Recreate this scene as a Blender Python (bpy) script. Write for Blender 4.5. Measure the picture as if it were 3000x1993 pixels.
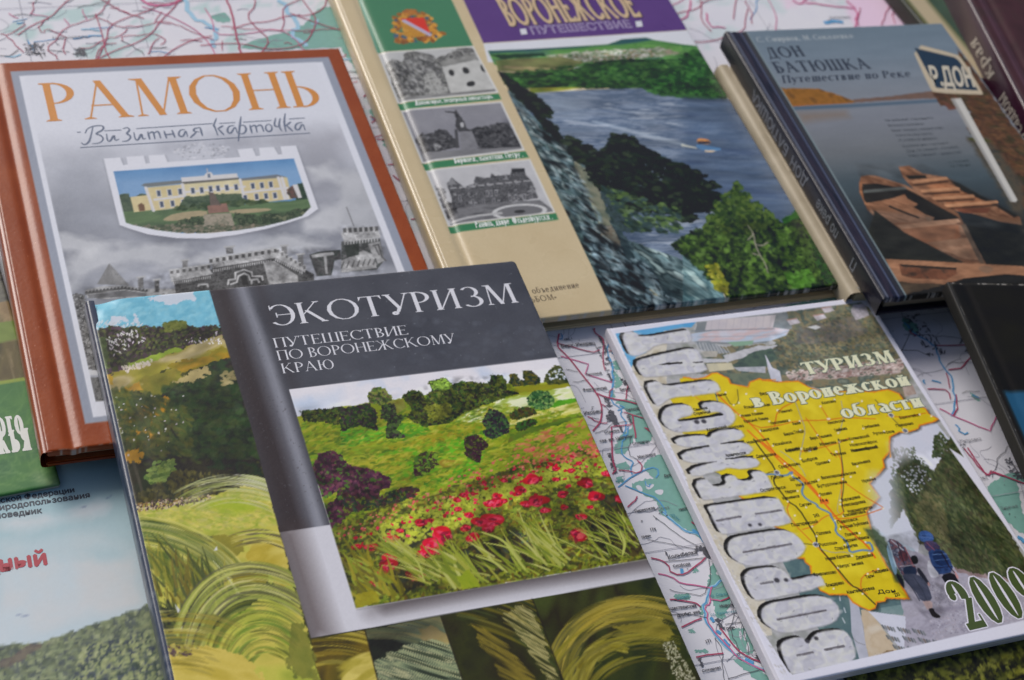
import bpy, math, random
import numpy as np
from mathutils import Vector, Matrix
from mathutils.geometry import delaunay_2d_cdt as cdt

# ---------------------------------------------------------------- camera, sky, sun, exposure
sc = bpy.context.scene
for o in list(bpy.data.objects):
    bpy.data.objects.remove(o)
col = sc.collection

CAM_H = 0.58                      # metres above the map
FPX, PITCH, ROLL, AZ = 4963.0, 0.7951, 0.2559, 0.5022

def cam_basis():
    fw = np.array([0, math.cos(PITCH), -math.sin(PITCH)])
    r = np.array([1.0, 0, 0])
    u = np.cross(r, fw)
    c, s = math.cos(ROLL), math.sin(ROLL)
    r, u = c * r + s * u, -s * r + c * u
    c, s = math.cos(-AZ), math.sin(-AZ)
    M = np.array([[c, -s, 0], [s, c, 0], [0, 0, 1]])
    return M @ r, M @ u, M @ fw
CR, CU, CF = cam_basis()
CO = np.array([0, 0, CAM_H])

cd = bpy.data.cameras.new('camera')
cam = bpy.data.objects.new('camera', cd)
col.objects.link(cam)
cam.matrix_world = Matrix(((CR[0], CU[0], -CF[0], 0), (CR[1], CU[1], -CF[1], 0), (CR[2], CU[2], -CF[2], CAM_H), (0, 0, 0, 1)))
cd.sensor_width = 36.0
cd.lens = FPX / 3000 * 36.0
cd.clip_start, cd.clip_end = 0.02, 50.0
cd.dof.use_dof = True
cd.dof.focus_distance = 0.71
cd.dof.aperture_fstop = 13.0
sc.camera = cam

SUN_EL, SUN_AZ = math.radians(38), math.radians(-22)     # azimuth from +Y towards +X
world = bpy.data.worlds.new('World')
sc.world = world
world.use_nodes = True
wn = world.node_tree.nodes
sky = wn.new('ShaderNodeTexSky')
sky.sky_type = 'NISHITA'
sky.sun_disc = False
sky.sun_elevation = SUN_EL
sky.sun_rotation = SUN_AZ
sky.air_density, sky.dust_density, sky.ozone_density = 1.0, 4.0, 1.0
wn['Background'].inputs['Strength'].default_value = 0.085
world.node_tree.links.new(sky.outputs['Color'], wn['Background'].inputs['Color'])

sd = bpy.data.lights.new('sun', 'SUN')
sd.energy = 2.0
sd.angle = math.radians(30)
sd.color = (1.0, 0.985, 0.965)
sun = bpy.data.objects.new('sun', sd)
col.objects.link(sun)
sdir = Vector((math.sin(SUN_AZ) * math.cos(SUN_EL), math.cos(SUN_AZ) * math.cos(SUN_EL), math.sin(SUN_EL)))
sun.rotation_euler = sdir.to_track_quat('Z', 'Y').to_euler()

sc.view_settings.view_transform = 'Standard'
sc.view_settings.look = 'None'
sc.view_settings.exposure = 0.0
sc.view_settings.gamma = 1.0
sc.render.engine = 'CYCLES'
sc.cycles.use_denoising = True
sc.cycles.max_bounces = 5

rng = np.random.default_rng(7)
random.seed(7)

# ---------------------------------------------------------------- places measured on the photograph
TILE = {c: (1000 * (i % 3), (0, 660, 1313)[i // 3], 2.306) for i, c in enumerate('abcdefghi')}
TILE['F'] = (0, 0, 2360 / 3000.0)      # the whole photograph
TILE['P'] = (0, 0, 1.0)
TILE.update(j=(1780, 1000, 3.136), k=(2000, 1450, 2.888), l=(1880, 1500, 3.18), m=(1600, 960, 3.563), n=(2500, 1750, 4.722), o=(1950, 0, 1.5675), q=(2600, 0, 3.135), r=(2600, 750, 2.4125), s=(0, 600, 1.845), u=(0, 0, 4.612))

def tpx(t, pts):
    if not isinstance(t, tuple):
        t = TILE[t]
    p = np.asarray(pts, float)
    return p / t[2] + np.array([t[0], t[1]])

class Frame:
    """A book's own axes: x to the right from the top left corner of its cover, y up the page, z up; z = 0 at its underside."""
    def __init__(s, tr, w, rot, ztop, thk, tilt=0.0, roll=0.0):
        ex = np.array([math.cos(rot), math.sin(rot), 0.0])
        ey = np.array([-math.sin(rot), math.cos(rot), 0.0])
        P = s.hit(tr, np.array([0, 0, 1.0]), ztop)
        ey = ey * math.cos(tilt) + np.array([0, 0, math.sin(tilt)])
        ex = ex * math.cos(roll) - np.array([0, 0, math.sin(roll)])
        n = np.cross(ex, ey); n /= np.linalg.norm(n); ey = np.cross(n, ex)
        s.ex, s.ey, s.n, s.thk = ex, ey, n, thk
        s.top = P - ex * w
        s.o = s.top - n * thk
        s.M = Matrix([[ex[i], ey[i], n[i], s.o[i]] for i in range(3)] + [[0, 0, 0, 1]])
    @staticmethod
    def hit(px, n, d):
        px = np.asarray(px, float)
        D = CF + ((px[..., 0] - 1500) / FPX)[..., None] * CR - ((px[..., 1] - 996.5) / FPX)[..., None] * CU
        t = (d - CO @ n) / (D @ n)
        return CO + D * t[..., None]
    def shift(s, up):
        s.top = s.top + s.ey * up; s.o = s.top - s.n * s.thk
        s.M = Matrix([[s.ex[i], s.ey[i], s.n[i], s.o[i]] for i in range(3)] + [[0, 0, 0, 1]])
        return s
    def loc(s, px):
        """photograph px -> millimetres on the cover"""
        W = s.hit(px, s.n, s.top @ s.n) - s.top
        return np.stack([W @ s.ex, W @ s.ey], -1) * 1000
    def L(s, t, pts):
        return s.loc(tpx(t, pts))

# ---------------------------------------------------------------- painting prints into colour attributes
_tab = rng.random((256, 256)).astype(np.float32)
def vnoise(x, y, seed=0):
    xi = np.floor(x).astype(np.int32); yi = np.floor(y).astype(np.int32)
    fx = (x - xi).astype(np.float32); fy = (y - yi).astype(np.float32)
    fx = fx * fx * (3 - 2 * fx); fy = fy * fy * (3 - 2 * fy)
    a = (xi + seed * 37) & 255; b = (yi + seed * 91) & 255
    a1 = (a + 1) & 255; b1 = (b + 1) & 255
    return (_tab[a, b] * (1 - fx) + _tab[a1, b] * fx) * (1 - fy) + (_tab[a, b1] * (1 - fx) + _tab[a1, b1] * fx) * fy
def fbm(x, y, seed=0, oc=3):
    r = 0; am = 1.0; t = 0
    for k in range(oc):
        r = r + am * vnoise(x * 2 ** k + 13.7 * k, y * 2 ** k + 5.1 * k, seed + k); t += am; am *= 0.55
    return r / t
def sdf_poly(X, Y, P):
    d = np.full(X.shape, 1e9, np.float32); ins = np.zeros(X.shape, bool)
    n = len(P)
    for i in range(n):
        ax, ay = P[i]; bx, by = P[(i + 1) % n]
        ex, ey = bx - ax, by - ay
        l2 = ex * ex + ey * ey
        if l2 < 1e-12: continue
        t = np.clip(((X - ax) * ex + (Y - ay) * ey) / l2, 0, 1)
        dd = (X - ax - t * ex) ** 2 + (Y - ay - t * ey) ** 2
        np.minimum(d, dd, out=d)
        if ay != by:
            c = ((Y >= ay) != (Y >= by)) & (X < ax + (Y - ay) * ex / (by - ay))
            ins ^= c
    d = np.sqrt(d)
    return np.where(ins, -d, d)
def sdf_line(X, Y, P, W):
    d = np.full(X.shape, 1e9, np.float32)
    for i in range(len(P) - 1):
        ax, ay = P[i]; bx, by = P[i + 1]
        ex, ey = bx - ax, by - ay
        l2 = max(ex * ex + ey * ey, 1e-9)
        t = np.clip(((X - ax) * ex + (Y - ay) * ey) / l2, 0, 1)
        dd = np.sqrt((X - ax - t * ex) ** 2 + (Y - ay - t * ey) ** 2) - (W[i] * (1 - t) + W[i + 1] * t) * 0.5
        np.minimum(d, dd, out=d)
    return d
def smooth(P, k=2, closed=False):
    P = np.asarray(P, float)
    for _ in range(k):
        Q = np.roll(P, -1, 0) if closed else P[1:]
        A = P if closed else P[:-1]
        R = np.empty((len(A) * 2, 2)); R[0::2] = A * .75 + Q * .25; R[1::2] = A * .25 + Q * .75
        if not closed: R = np.vstack([P[:1], R, P[-1:]])
        P = R
    return P
def resample(P, n):
    P = np.asarray(P, float)
    s = np.r_[0, np.cumsum(np.hypot(*np.diff(P, axis=0).T))]
    q = np.linspace(0, s[-1], n)
    return np.stack([np.interp(q, s, P[:, 0]), np.interp(q, s, P[:, 1])], -1)

class Canvas:
    """Print on a cover: a fine grid of points in millimetres, each with its own ink colour (0..255)."""
    def __init__(s, fr, x0, x1, y0, y1, dx, dy, base):
        s.fr = fr
        s.nx = int(round((x1 - x0) / dx)) + 1; s.ny = int(round((y1 - y0) / dy)) + 1
        s.xs = np.linspace(x0, x1, s.nx); s.ys = np.linspace(y0, y1, s.ny)
        s.dx = s.xs[1] - s.xs[0]; s.dy = s.ys[1] - s.ys[0]
        s.X, s.Y = [a.astype(np.float32) for a in np.meshgrid(s.xs, s.ys)]
        s.C = np.empty(s.X.shape + (3,), np.float32); s.C[:] = base
        s.aa = 0.5 * (dx + dy)
    def win(s, P, m):
        x0, y0 = P.min(0) - m; x1, y1 = P.max(0) + m
        i0 = max(0, int((x0 - s.xs[0]) / s.dx)); i1 = min(s.nx, int((x1 - s.xs[0]) / s.dx) + 2)
        j0 = max(0, int((y0 - s.ys[0]) / s.dy)); j1 = min(s.ny, int((y1 - s.ys[0]) / s.dy) + 2)
        return None if i0 >= i1 or j0 >= j1 else (slice(j0, j1), slice(i0, i1))
    def ink(s, w, c, ns=3.0, ang=0.0, st=1.0, seed=0, con=1.6, post=0, oc=3):
        """a flat colour, or a palette laid along a noise of size ns mm, stretched st times along ang degrees"""
        if not isinstance(c, list): return np.asarray(c, np.float32)
        X, Y = s.X[w], s.Y[w]
        ca, sa = math.cos(math.radians(ang)), math.sin(math.radians(ang))
        u = (X * ca + Y * sa) / (ns * st); v = (-X * sa + Y * ca) / ns
        n = np.clip((fbm(u + 50, v + 50, seed, oc) - .5) * con + .5, 0, .9999)
        k = n * (len(c) - 1)
        i = k.astype(int); f = (k - i)[..., None]
        if post: f = np.clip((f - .5) * post + .5, 0, 1)
        c = np.asarray(c, np.float32)
        return c[i] * (1 - f) + c[np.minimum(i + 1, len(c) - 1)] * f
    def lay(s, w, a, c):
        a = a[..., None]
        s.C[w] = s.C[w] * (1 - a) + c * a
    def fill(s, t, pts, c, soft=0, rough=0, rs=3.0, alpha=1.0, seed=0, sm=0, rst=1.0, rang=0, **k):
        P = s.fr.L(t, pts) if t else np.asarray(pts, float)
        if sm: P = smooth(P, sm, True)
        w = s.win(P, soft + rough + 1)
        if w is None: return
        X, Y = s.X[w], s.Y[w]
        d = sdf_poly(X, Y, P)
        if rough:
            ca, sa = math.cos(math.radians(rang)), math.sin(math.radians(rang))
            d = d + (fbm((X * ca + Y * sa) / (rs * rst) + 9, (-X * sa + Y * ca) / rs + 9, seed + 5, 4) - .5) * 2 * rough
        a = np.clip(.5 - d / max(soft, s.aa), 0, 1) * alpha
        s.lay(w, a, s.ink(w, c, seed=seed, **k))
    def line(s, t, pts, wd, c, alpha=1.0, soft=0, sm=1, rough=0, rs=1.5, seed=0, **k):
        P = s.fr.L(t, pts) if t else np.asarray(pts, float)
        if np.ndim(wd) == 0: wd = [wd, wd]
        if sm: P = smooth(P, sm)
        W = np.interp(np.linspace(0, 1, len(P)), np.linspace(0, 1, len(wd)), wd)
        w = s.win(P, max(wd) + soft + 1)
        if w is None: return
        d = sdf_line(s.X[w], s.Y[w], P, W)
        if rough: d = d + (fbm(s.X[w] / rs, s.Y[w] / rs, seed + 5, 3) - .5) * 2 * rough
        a = np.clip(.5 - d / max(soft, s.aa), 0, 1) * alpha
        s.lay(w, a, s.ink(w, c, seed=seed, **k))
    def clip(s, t, pts, soft=0):
        s.saved = s.C.copy(); s.cl = (s.fr.L(t, pts) if t else np.asarray(pts, float), soft)
    def unclip(s):
        P, soft = s.cl
        a = np.clip(.5 - sdf_poly(s.X, s.Y, P) / max(soft, s.aa), 0, 1)[..., None]
        s.C = s.saved * (1 - a) + s.C * a; s.saved = None
    def tone(s, t, pts, amp=.2, ns=8, ang=0, st=1, soft=3, seed=0, sat=1.0, gain=1.0, oc=3, ridge=0):
        """broad light and dark within a printed picture; sat and gain pull its colours"""
        P = s.fr.L(t, pts) if t else np.asarray(pts, float)
        w = s.win(P, soft + 1)
        if w is None: return
        X, Y = s.X[w], s.Y[w]
        ca, sa = math.cos(math.radians(ang)), math.sin(math.radians(ang))
        n = fbm((X * ca + Y * sa) / (ns * st) + 31, (-X * sa + Y * ca) / ns + 17, seed, oc)
        if ridge: n = 1 - np.abs(2 * n - 1) * ridge
        m = gain * (1 + np.clip((n - (.5 if not ridge else .68)) * 2.4, -1, 1) * amp)[..., None]
        a = np.clip(.5 - sdf_poly(X, Y, P) / max(soft, s.aa), 0, 1)[..., None]
        C = s.C[w]; g = C.mean(-1, keepdims=True)
        s.C[w] = C * (1 - a) + (g + (C - g) * sat) * m * a
    def wear(s, W, H, c=(186, 184, 182), r=1.1, seed=0):
        """rubbed rim and bumped corners of the board (millimetres)"""
        X, Y = s.X, s.Y
        d = np.minimum(np.minimum(X, W - X), np.minimum(-Y, H + Y))
        dc = np.minimum(np.hypot(np.minimum(X, W - X), -Y), np.hypot(np.minimum(X, W - X), H + Y))
        n = fbm(X / 2.2, Y / 2.2, seed + 40, 4)
        a = np.clip((n - .52) * 7, 0, 1) * np.clip(1 - d / r, 0, 1) * .75 + np.clip((n - .42) * 6, 0, 1) * np.clip(1 - dc / 3.2, 0, 1) * .5
        a = np.clip(a, 0, .8)[..., None]
        s.C = s.C * (1 - a) + np.array(c, np.float32) * a
    def mask_pts(s, t, pts, n, seed=0):
        P = s.fr.L(t, pts) if t else np.asarray(pts, float)
        g = np.random.default_rng(seed); lo, hi = P.min(0), P.max(0); out = np.zeros((0, 2))
        while len(out) < n:
            q = g.random((n * 3, 2)) * (hi - lo) + lo
            out = np.vstack([out, q[sdf_poly(q[:, 0], q[:, 1], P) < 0]])
            if len(out) == 0 and hi[0] - lo[0] < .01: break
        return out[:n], g
    def dabs(s, t, pts, n, cols, size=1.0, asp=2.0, ang=0.0, jit=40, alpha=.85, seed=0, hard=1.6, shade=12):
        n, size = int(n * 1.8), size * .76
        Q, g = s.mask_pts(t, pts, n, seed)
        cols = np.asarray(cols, np.float32)
        for (x, y) in Q:
            r = size * (.6 + .8 * g.random()); a = math.radians(ang + (g.random() - .5) * 2 * jit)
            R = r * asp
            i0 = max(0, int((x - R - s.xs[0]) / s.dx)); i1 = min(s.nx, int((x + R - s.xs[0]) / s.dx) + 2)
            j0 = max(0, int((y - R - s.ys[0]) / s.dy)); j1 = min(s.ny, int((y + R - s.ys[0]) / s.dy) + 2)
            if i0 >= i1 or j0 >= j1: continue
            c = cols[g.integers(len(cols))] + (g.random() - .5) * 2 * shade
            ca, sa = math.cos(a), math.sin(a)
            X = s.X[j0:j1, i0:i1] - x; Y = s.Y[j0:j1, i0:i1] - y
            d = ((X * ca + Y * sa) / R) ** 2 + ((-X * sa + Y * ca) / r) ** 2
            m = (np.clip((1 - d) * hard, 0, 1) * alpha)[..., None]
            s.C[j0:j1, i0:i1] = s.C[j0:j1, i0:i1] * (1 - m) + c * m
    def blades(s, t, pts, n, cols, length=8, w=.8, ang=90, jit=25, bend=.3, alpha=.9, seed=0, shade=10):
        Q, g = s.mask_pts(t, pts, n, seed)
        cols = np.asarray(cols, np.float32)
        for (x, y) in Q:
            a = math.radians(ang + (g.random() - .5) * 2 * jit); l = length * (.5 + g.random()); b = (g.random() - .5) * 2 * bend * l
            k = np.linspace(0, 1, 5)
            px = x + math.cos(a) * l * k - math.sin(a) * b * k * k; py = y + math.sin(a) * l * k + math.cos(a) * b * k * k
            s.line(None, np.stack([px, py], -1), [w, w * .8, w * .15], cols[g.integers(len(cols))] + (g.random() - .5) * 2 * shade, alpha=alpha, sm=0)
    def arcs(s, t, cpx, r0, r1, a0, a1, n, cols, w=.5, alpha=.7, seed=0, sq=1.0, shade=14, leng=.5):
        """dry brush strokes swept round a centre (mm radii, degrees)"""
        c = s.fr.L(t, [cpx])[0] if t else np.asarray(cpx, float)
        g = np.random.default_rng(seed); cols = np.asarray(cols, np.float32)
        for _ in range(n):
            r = r0 + (r1 - r0) * g.random(); m = a0 + (a1 - a0) * g.random(); h = (a1 - a0) * leng * (.3 + .7 * g.random()) / 2
            th = np.radians(np.linspace(max(a0, m - h), min(a1, m + h), 8))
            rr = r * (1 + .04 * (g.random() - .5) * (th - th[0]))
            ww = w * (.4 + 1.2 * g.random())
            s.line(None, np.stack([c[0] + rr * np.cos(th), c[1] + rr * np.sin(th) * sq], -1), [ww * .3, ww, ww, ww * .2], cols[g.integers(len(cols))] + (g.random() - .5) * 2 * shade, alpha=alpha * (.6 + .4 * g.random()), sm=0)
    def grain(s, amp=4, ns=.8, seed=3, w=None):
        w = w or (slice(None), slice(None))
        s.C[w] += ((fbm(s.X[w] / ns, s.Y[w] / ns, seed, 2) - .5) * 2 * amp)[..., None]
    def linear(s, gain):
        c = np.clip(s.C, 0, 255) / 255.0
        c = np.where(c <= .04045, c / 12.92, ((c + .055) / 1.055) ** 2.4)
        return np.clip(c * gain - .012, 0.003, 0.88)

GAIN = 1.13
def lin(c, gain=None):
    c = np.asarray(c, float) / 255.0
    c = np.where(c <= .04045, c / 12.92, ((c + .055) / 1.055) ** 2.4) * (GAIN if gain is None else gain) - .010
    return tuple(np.clip(c, .003, .88)) + (1.0,)

# ---------------------------------------------------------------- materials
def nmat(name):
    m = bpy.data.materials.new(name); m.use_nodes = True
    nt = m.node_tree
    return m, nt, nt.nodes['Principled BSDF']
def add(nt, kind, **kw):
    n = nt.nodes.new(kind)
    for k, v in kw.items(): setattr(n, k, v)
    return n
def print_mat(name, rough=.32, coat=0.0, bump=.04, scale=900.0, var=.02, spec=.36, coatr=.12):
    """printed stock: ink from the colour attribute, a little fibre relief and handling wear in the gloss"""
    m, nt, b = nmat(name); L = nt.links
    at = add(nt, 'ShaderNodeAttribute'); at.attribute_name = 'ink'
    tc = add(nt, 'ShaderNodeTexCoord')
    n1 = add(nt, 'ShaderNodeTexNoise'); n1.inputs['Scale'].default_value = scale; n1.inputs['Detail'].default_value = 2
    n2 = add(nt, 'ShaderNodeTexNoise'); n2.inputs['Scale'].default_value = 24; n2.inputs['Detail'].default_value = 4
    L.new(tc.outputs['Object'], n1.inputs['Vector']); L.new(tc.outputs['Object'], n2.inputs['Vector'])
    mr = add(nt, 'ShaderNodeMapRange'); mr.inputs['To Min'].default_value = rough - .02; mr.inputs['To Max'].default_value = rough + .05
    mr.inputs['From Min'].default_value = .3; mr.inputs['From Max'].default_value = .7
    L.new(n2.outputs['Fac'], mr.inputs['Value']); L.new(mr.outputs['Result'], b.inputs['Roughness'])
    hs = add(nt, 'ShaderNodeHueSaturation')
    mv = add(nt, 'ShaderNodeMapRange'); mv.inputs['To Min'].default_value = 1 - var; mv.inputs['To Max'].default_value = 1 + var
    L.new(n1.outputs['Fac'], mv.inputs['Value']); L.new(mv.outputs['Result'], hs.inputs['Value'])
    L.new(at.outputs['Color'], hs.inputs['Color']); L.new(hs.outputs['Color'], b.inputs['Base Color'])
    bp = add(nt, 'ShaderNodeBump'); bp.inputs['Strength'].default_value = bump; bp.inputs['Distance'].default_value = .0004
    L.new(n1.outputs['Fac'], bp.inputs['Height']); L.new(bp.outputs['Normal'], b.inputs['Normal'])
    b.inputs['Specular IOR Level'].default_value = spec
    b.inputs['Coat Weight'].default_value = coat; b.inputs['Coat Roughness'].default_value = coatr
    return m
def ink_mat(name, c, rough=.35, coat=0.0, gain=None, var=.08):
    m, nt, b = nmat(name); L = nt.links
    n = add(nt, 'ShaderNodeTexNoise'); n.inputs['Scale'].default_value = 350; n.inputs['Detail'].default_value = 3
    tc = add(nt, 'ShaderNodeTexCoord'); L.new(tc.outputs['Object'], n.inputs['Vector'])
    hs = add(nt, 'ShaderNodeHueSaturation'); hs.inputs['Color'].default_value = lin(c, gain)
    mv = add(nt, 'ShaderNodeMapRange'); mv.inputs['To Min'].default_value = 1 - var; mv.inputs['To Max'].default_value = 1 + var
    L.new(n.outputs['Fac'], mv.inputs['Value']); L.new(mv.outputs['Result'], hs.inputs['Value']); L.new(hs.outputs['Color'], b.inputs['Base Color'])
    b.inputs['Roughness'].default_value = rough; b.inputs['Coat Weight'].default_value = coat; b.inputs['Coat Roughness'].default_value = .12
    return m
def page_mat(name, c, lines=2600.0):
    """edges of many leaves: thin uneven layers along local z"""
    m, nt, b = nmat(name); L = nt.links
    tc = add(nt, 'ShaderNodeTexCoord'); mp = add(nt, 'ShaderNodeMapping')
    mp.inputs['Scale'].default_value = (14, 14, lines)
    n = add(nt, 'ShaderNodeTexNoise'); n.inputs['Scale'].default_value = 1; n.inputs['Detail'].default_value = 3
    L.new(tc.outputs['Object'], mp.inputs['Vector']); L.new(mp.outputs['Vector'], n.inputs['Vector'])
    cr = add(nt, 'ShaderNodeValToRGB')
    a = np.array(lin(c)); cr.color_ramp.elements[0].position = .3; cr.color_ramp.elements[0].color = tuple(a[:3] * .55) + (1,)
    cr.color_ramp.elements[1].position = .65; cr.color_ramp.elements[1].color = tuple(a)
    L.new(n.outputs['Fac'], cr.inputs['Fac']); L.new(cr.outputs['Color'], b.inputs['Base Color'])
    bp = add(nt, 'ShaderNodeBump'); bp.inputs['Strength'].default_value = .4; bp.inputs['Distance'].default_value = .0003
    L.new(n.outputs['Fac'], bp.inputs['Height']); L.new(bp.outputs['Normal'], b.inputs['Normal'])
    b.inputs['Roughness'].default_value = .8
    return m

# ---------------------------------------------------------------- objects and meshes
def thing(name, label, cat, M, group=None):
    o = bpy.data.objects.new(name, None); col.objects.link(o)
    o.empty_display_size = .02
    o.matrix_world = M
    o['label'] = label; o['category'] = cat
    if group: o['group'] = group
    return o
def link(name, me, mat, parent=None, kind=None, label=None):
    o = bpy.data.objects.new(name, me); col.objects.link(o)
    if mat: me.materials.append(mat)
    if parent is not None: o.parent = parent
    if kind: o['kind'] = kind
    if label: o['label'] = label
    return o
def mesh_np(name, V, F, smooth=True, ink=None):
    """V (n,3), F (m,4) or list of faces"""
    me = bpy.data.meshes.new(name)
    if isinstance(F, np.ndarray):
        k = F.shape[1]
        me.vertices.add(len(V)); me.vertices.foreach_set('co', np.ascontiguousarray(V, np.float32).ravel())
        me.loops.add(F.size); me.loops.foreach_set('vertex_index', np.ascontiguousarray(F, np.int32).ravel())
        me.polygons.add(len(F)); me.polygons.foreach_set('loop_start', np.arange(0, F.size, k, dtype=np.int32))
        me.polygons.foreach_set('loop_total', np.full(len(F), k, np.int32))
        me.update(calc_edges=True)
    else:
        me.from_pydata([tuple(v) for v in V], [], F)
    if smooth: me.polygons.foreach_set('use_smooth', np.ones(len(me.polygons), bool))
    if ink is not None:
        ca = me.color_attributes.new('ink', 'FLOAT_COLOR', 'POINT')
        q = np.ones((len(V), 4), np.float32); q[:, :3] = ink.reshape(-1, 3)
        ca.data.foreach_set('color', q.ravel())
    return me
def grid_faces(ny, nx):
    i = np.arange(nx - 1)[None, :] + np.arange(ny - 1)[:, None] * nx
    return np.stack([i, i + 1, i + 1 + nx, i + nx], -1).reshape(-1, 4)
def grid_mesh(name, X, Y, Z, ink, skirt=None):
    """X, Y, Z in metres over a grid; skirt = board thickness carried down round the rim"""
    if skirt:
        def pad(A): return np.pad(A, 1, mode='edge')
        X, Y = pad(X), pad(Y); Zp = pad(Z).copy()
        for sl in ((0, slice(None)), (-1, slice(None)), (slice(None), 0), (slice(None), -1)): Zp[sl] -= skirt
        Z = Zp; ink = np.pad(ink, ((1, 1), (1, 1), (0, 0)), mode='edge')
    V = np.stack([X, Y, Z], -1).reshape(-1, 3)
    return mesh_np(name, V, grid_faces(*X.shape), True, ink)
def box(name, x0, x1, y0, y1, z0, z1, mat, parent, bev=.0003):
    import bmesh
    bm = bmesh.new(); bmesh.ops.create_cube(bm, size=1)
    for v in bm.verts:
        v.co.x = x0 + (v.co.x + .5) * (x1 - x0); v.co.y = y0 + (v.co.y + .5) * (y1 - y0); v.co.z = z0 + (v.co.z + .5) * (z1 - z0)
    if bev: bmesh.ops.bevel(bm, geom=list(bm.edges), offset=bev, segments=2, affect='EDGES')
    me = bpy.data.meshes.new(name); bm.to_mesh(me); bm.free()
    return link(name, me, mat, parent)

class Book:
    """front cover carrying the print, back cover, spine, page block"""
    def __init__(s, name, label, fr, W, H, board=.0022, corner=.0015, groove=None, spine='hard', edge_round=.0009, warp=.0, cat='book'):
        s.fr, s.W, s.H, s.board = fr, W, H, board
        s.root = thing(name, label, cat, Matrix(fr.M))
        s.corner, s.groove, s.er, s.warp = corner, groove, edge_round, warp
        s.dent = None
    def zsurf(s, x, y):
        """height of the cover's face above the underside, metres (x right, y up from top left corner)"""
        z = np.full(np.shape(x), s.fr.thk, np.float64)
        if s.groove:
            c, wd, dp = s.groove
            z = z - dp * np.exp(-((x - c) / wd) ** 2)
        d = np.minimum(np.minimum(x, s.W - x), np.minimum(-y, s.H + y))
        r = s.er
        k = np.clip(1 - d / r, 0, 1)
        z = z - r * .55 * (1 - np.sqrt(np.maximum(1 - k * k, 0)))
        if s.warp: z = z + s.warp * np.sin(x / s.W * 5.1 + 1) * np.sin(y / s.H * 3.7)
        if s.dent is not None: z = z + s.dent(x, y)
        return z
    def cover(s, cv, mat, gain=None, name='front_cover', label=None):
        if s.board > .001: cv.wear(s.W * 1000, s.H * 1000, seed=int(s.W * 1e4) % 17)
        X, Y = cv.X.astype(float) / 1000, cv.Y.astype(float) / 1000
        # round the corners: points beyond the corner arc are pulled onto it
        r = s.corner
        cx = np.clip(X, r, s.W - r); cy = np.clip(Y, -s.H + r, -r)
        dx, dy = X - cx, Y - cy; m = np.maximum(np.abs(dx), np.abs(dy)); l = np.hypot(dx, dy) + 1e-12
        X = cx + dx * m / l; Y = cy + dy * m / l
        Z = s.zsurf(X, Y)
        me = grid_mesh(name, X, Y, Z, cv.linear(GAIN if gain is None else gain), s.board)
        return link(name, me, mat, s.root, label=label)
    def body(s, board_mat, page, inset=.003, spine_mat=None, bulge=.0018, hard=True, spine_ink=None, name='spine'):
        T = s.fr.thk
        if hard:
            box('back_cover', 0.0, s.W, -s.H, 0, 0, s.board, board_mat, s.root, .0006)
            box('page_block', .004, s.W - inset, -s.H + inset, -inset, s.board + .00005, T - s.board - .00005, page, s.root, .0002)
        else:
            box('page_block', .0002, s.W - .0004, -s.H + .0003, -.0003, 0, T - s.board, page, s.root, .0001)
        # spine: a curved strip from the face of the front cover down to the back
        n = 14; a = np.linspace(math.pi / 2, -math.pi / 2, n)
        ny = 160 if spine_ink else 24
        ys = np.linspace(0, -s.H, ny)
        q = 3.2
        px = -bulge * np.abs(np.cos(a)) ** (2 / q); pz = T / 2 + (T / 2 - .0001) * np.sign(np.sin(a)) * np.abs(np.sin(a)) ** (2 / q)
        px = np.r_[.0022, px, .0022]; pz = np.r_[T - .0003, pz, .0002]
        X = np.repeat(px[None], ny, 0) + .00012; Z = np.repeat(pz[None], ny, 0)
        Yg = np.repeat(ys[:, None], len(px), 1)
        ink = np.zeros(X.shape + (3,)); ink[:] = .5
        if spine_ink is not None: ink = spine_ink(Yg, Z)
        me = grid_mesh(name, X, Yg, Z, ink)
        o = link(name, me, spine_mat or board_mat, s.root)
        return o

# ---------------------------------------------------------------- flat shapes printed on a sheet (lettering, road lines): polygons joined by a triangulation
def flat_mesh(name, polys, zf, parent, mat, dz=.00006, eps=1e-5, kind=None, label=None, fr=None):
    """polys in mm on the sheet; one thin layer of ink following the surface zf (metres)"""
    V, F = [], []
    for P in polys:
        P = np.asarray(P, float); q = np.roll(P, -1, 0)
        if (P[:, 0] * q[:, 1] - q[:, 0] * P[:, 1]).sum() < 0: P = P[::-1]
        b = len(V)
        for p in P: V.append(Vector((float(p[0]), float(p[1]))))
        F.append(list(range(b, b + len(P))))
    if not F: return None
    r = cdt(V, [], F, 1, eps)
    v = np.array([[p.x, p.y] for p in r[0]]) / 1000
    z = zf(v[:, 0], v[:, 1]) + dz
    W = np.column_stack([v, z])
    tri = [f for f, og in zip(r[2], r[5]) if len(og)]
    me = bpy.data.meshes.new(name); me.from_pydata([tuple(p) for p in W], [], tri)
    for p in me.polygons[:1]:
        pass
    nrm = np.zeros(len(me.polygons) * 3); me.polygons.foreach_get('normal', nrm)
    if len(nrm) and nrm.reshape(-1, 3)[:, 2].mean() < 0: me.flip_normals()
    return link(name, me, mat, parent, kind, label)
def ribbon(P, w):
    """outline polygons of a polyline of width w (mm, or one per point)"""
    P = np.asarray(P, float); W = np.full(len(P), w, float) if np.ndim(w) == 0 else np.interp(np.linspace(0, 1, len(P)), np.linspace(0, 1, len(w)), w)
    d = np.diff(P, axis=0); l = np.hypot(d[:, 0], d[:, 1]); k = np.r_[True, l > 1e-6]
    P, W = P[k], W[k]
    if len(P) < 2: return []
    t = np.gradient(P, axis=0); t /= np.hypot(t[:, 0], t[:, 1])[:, None] + 1e-9
    n = np.stack([-t[:, 1], t[:, 0]], -1) * W[:, None] / 2
    A, B = P + n, P - n
    return [np.array([A[i], A[i + 1], B[i + 1], B[i]]) for i in range(len(P) - 1)]
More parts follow.
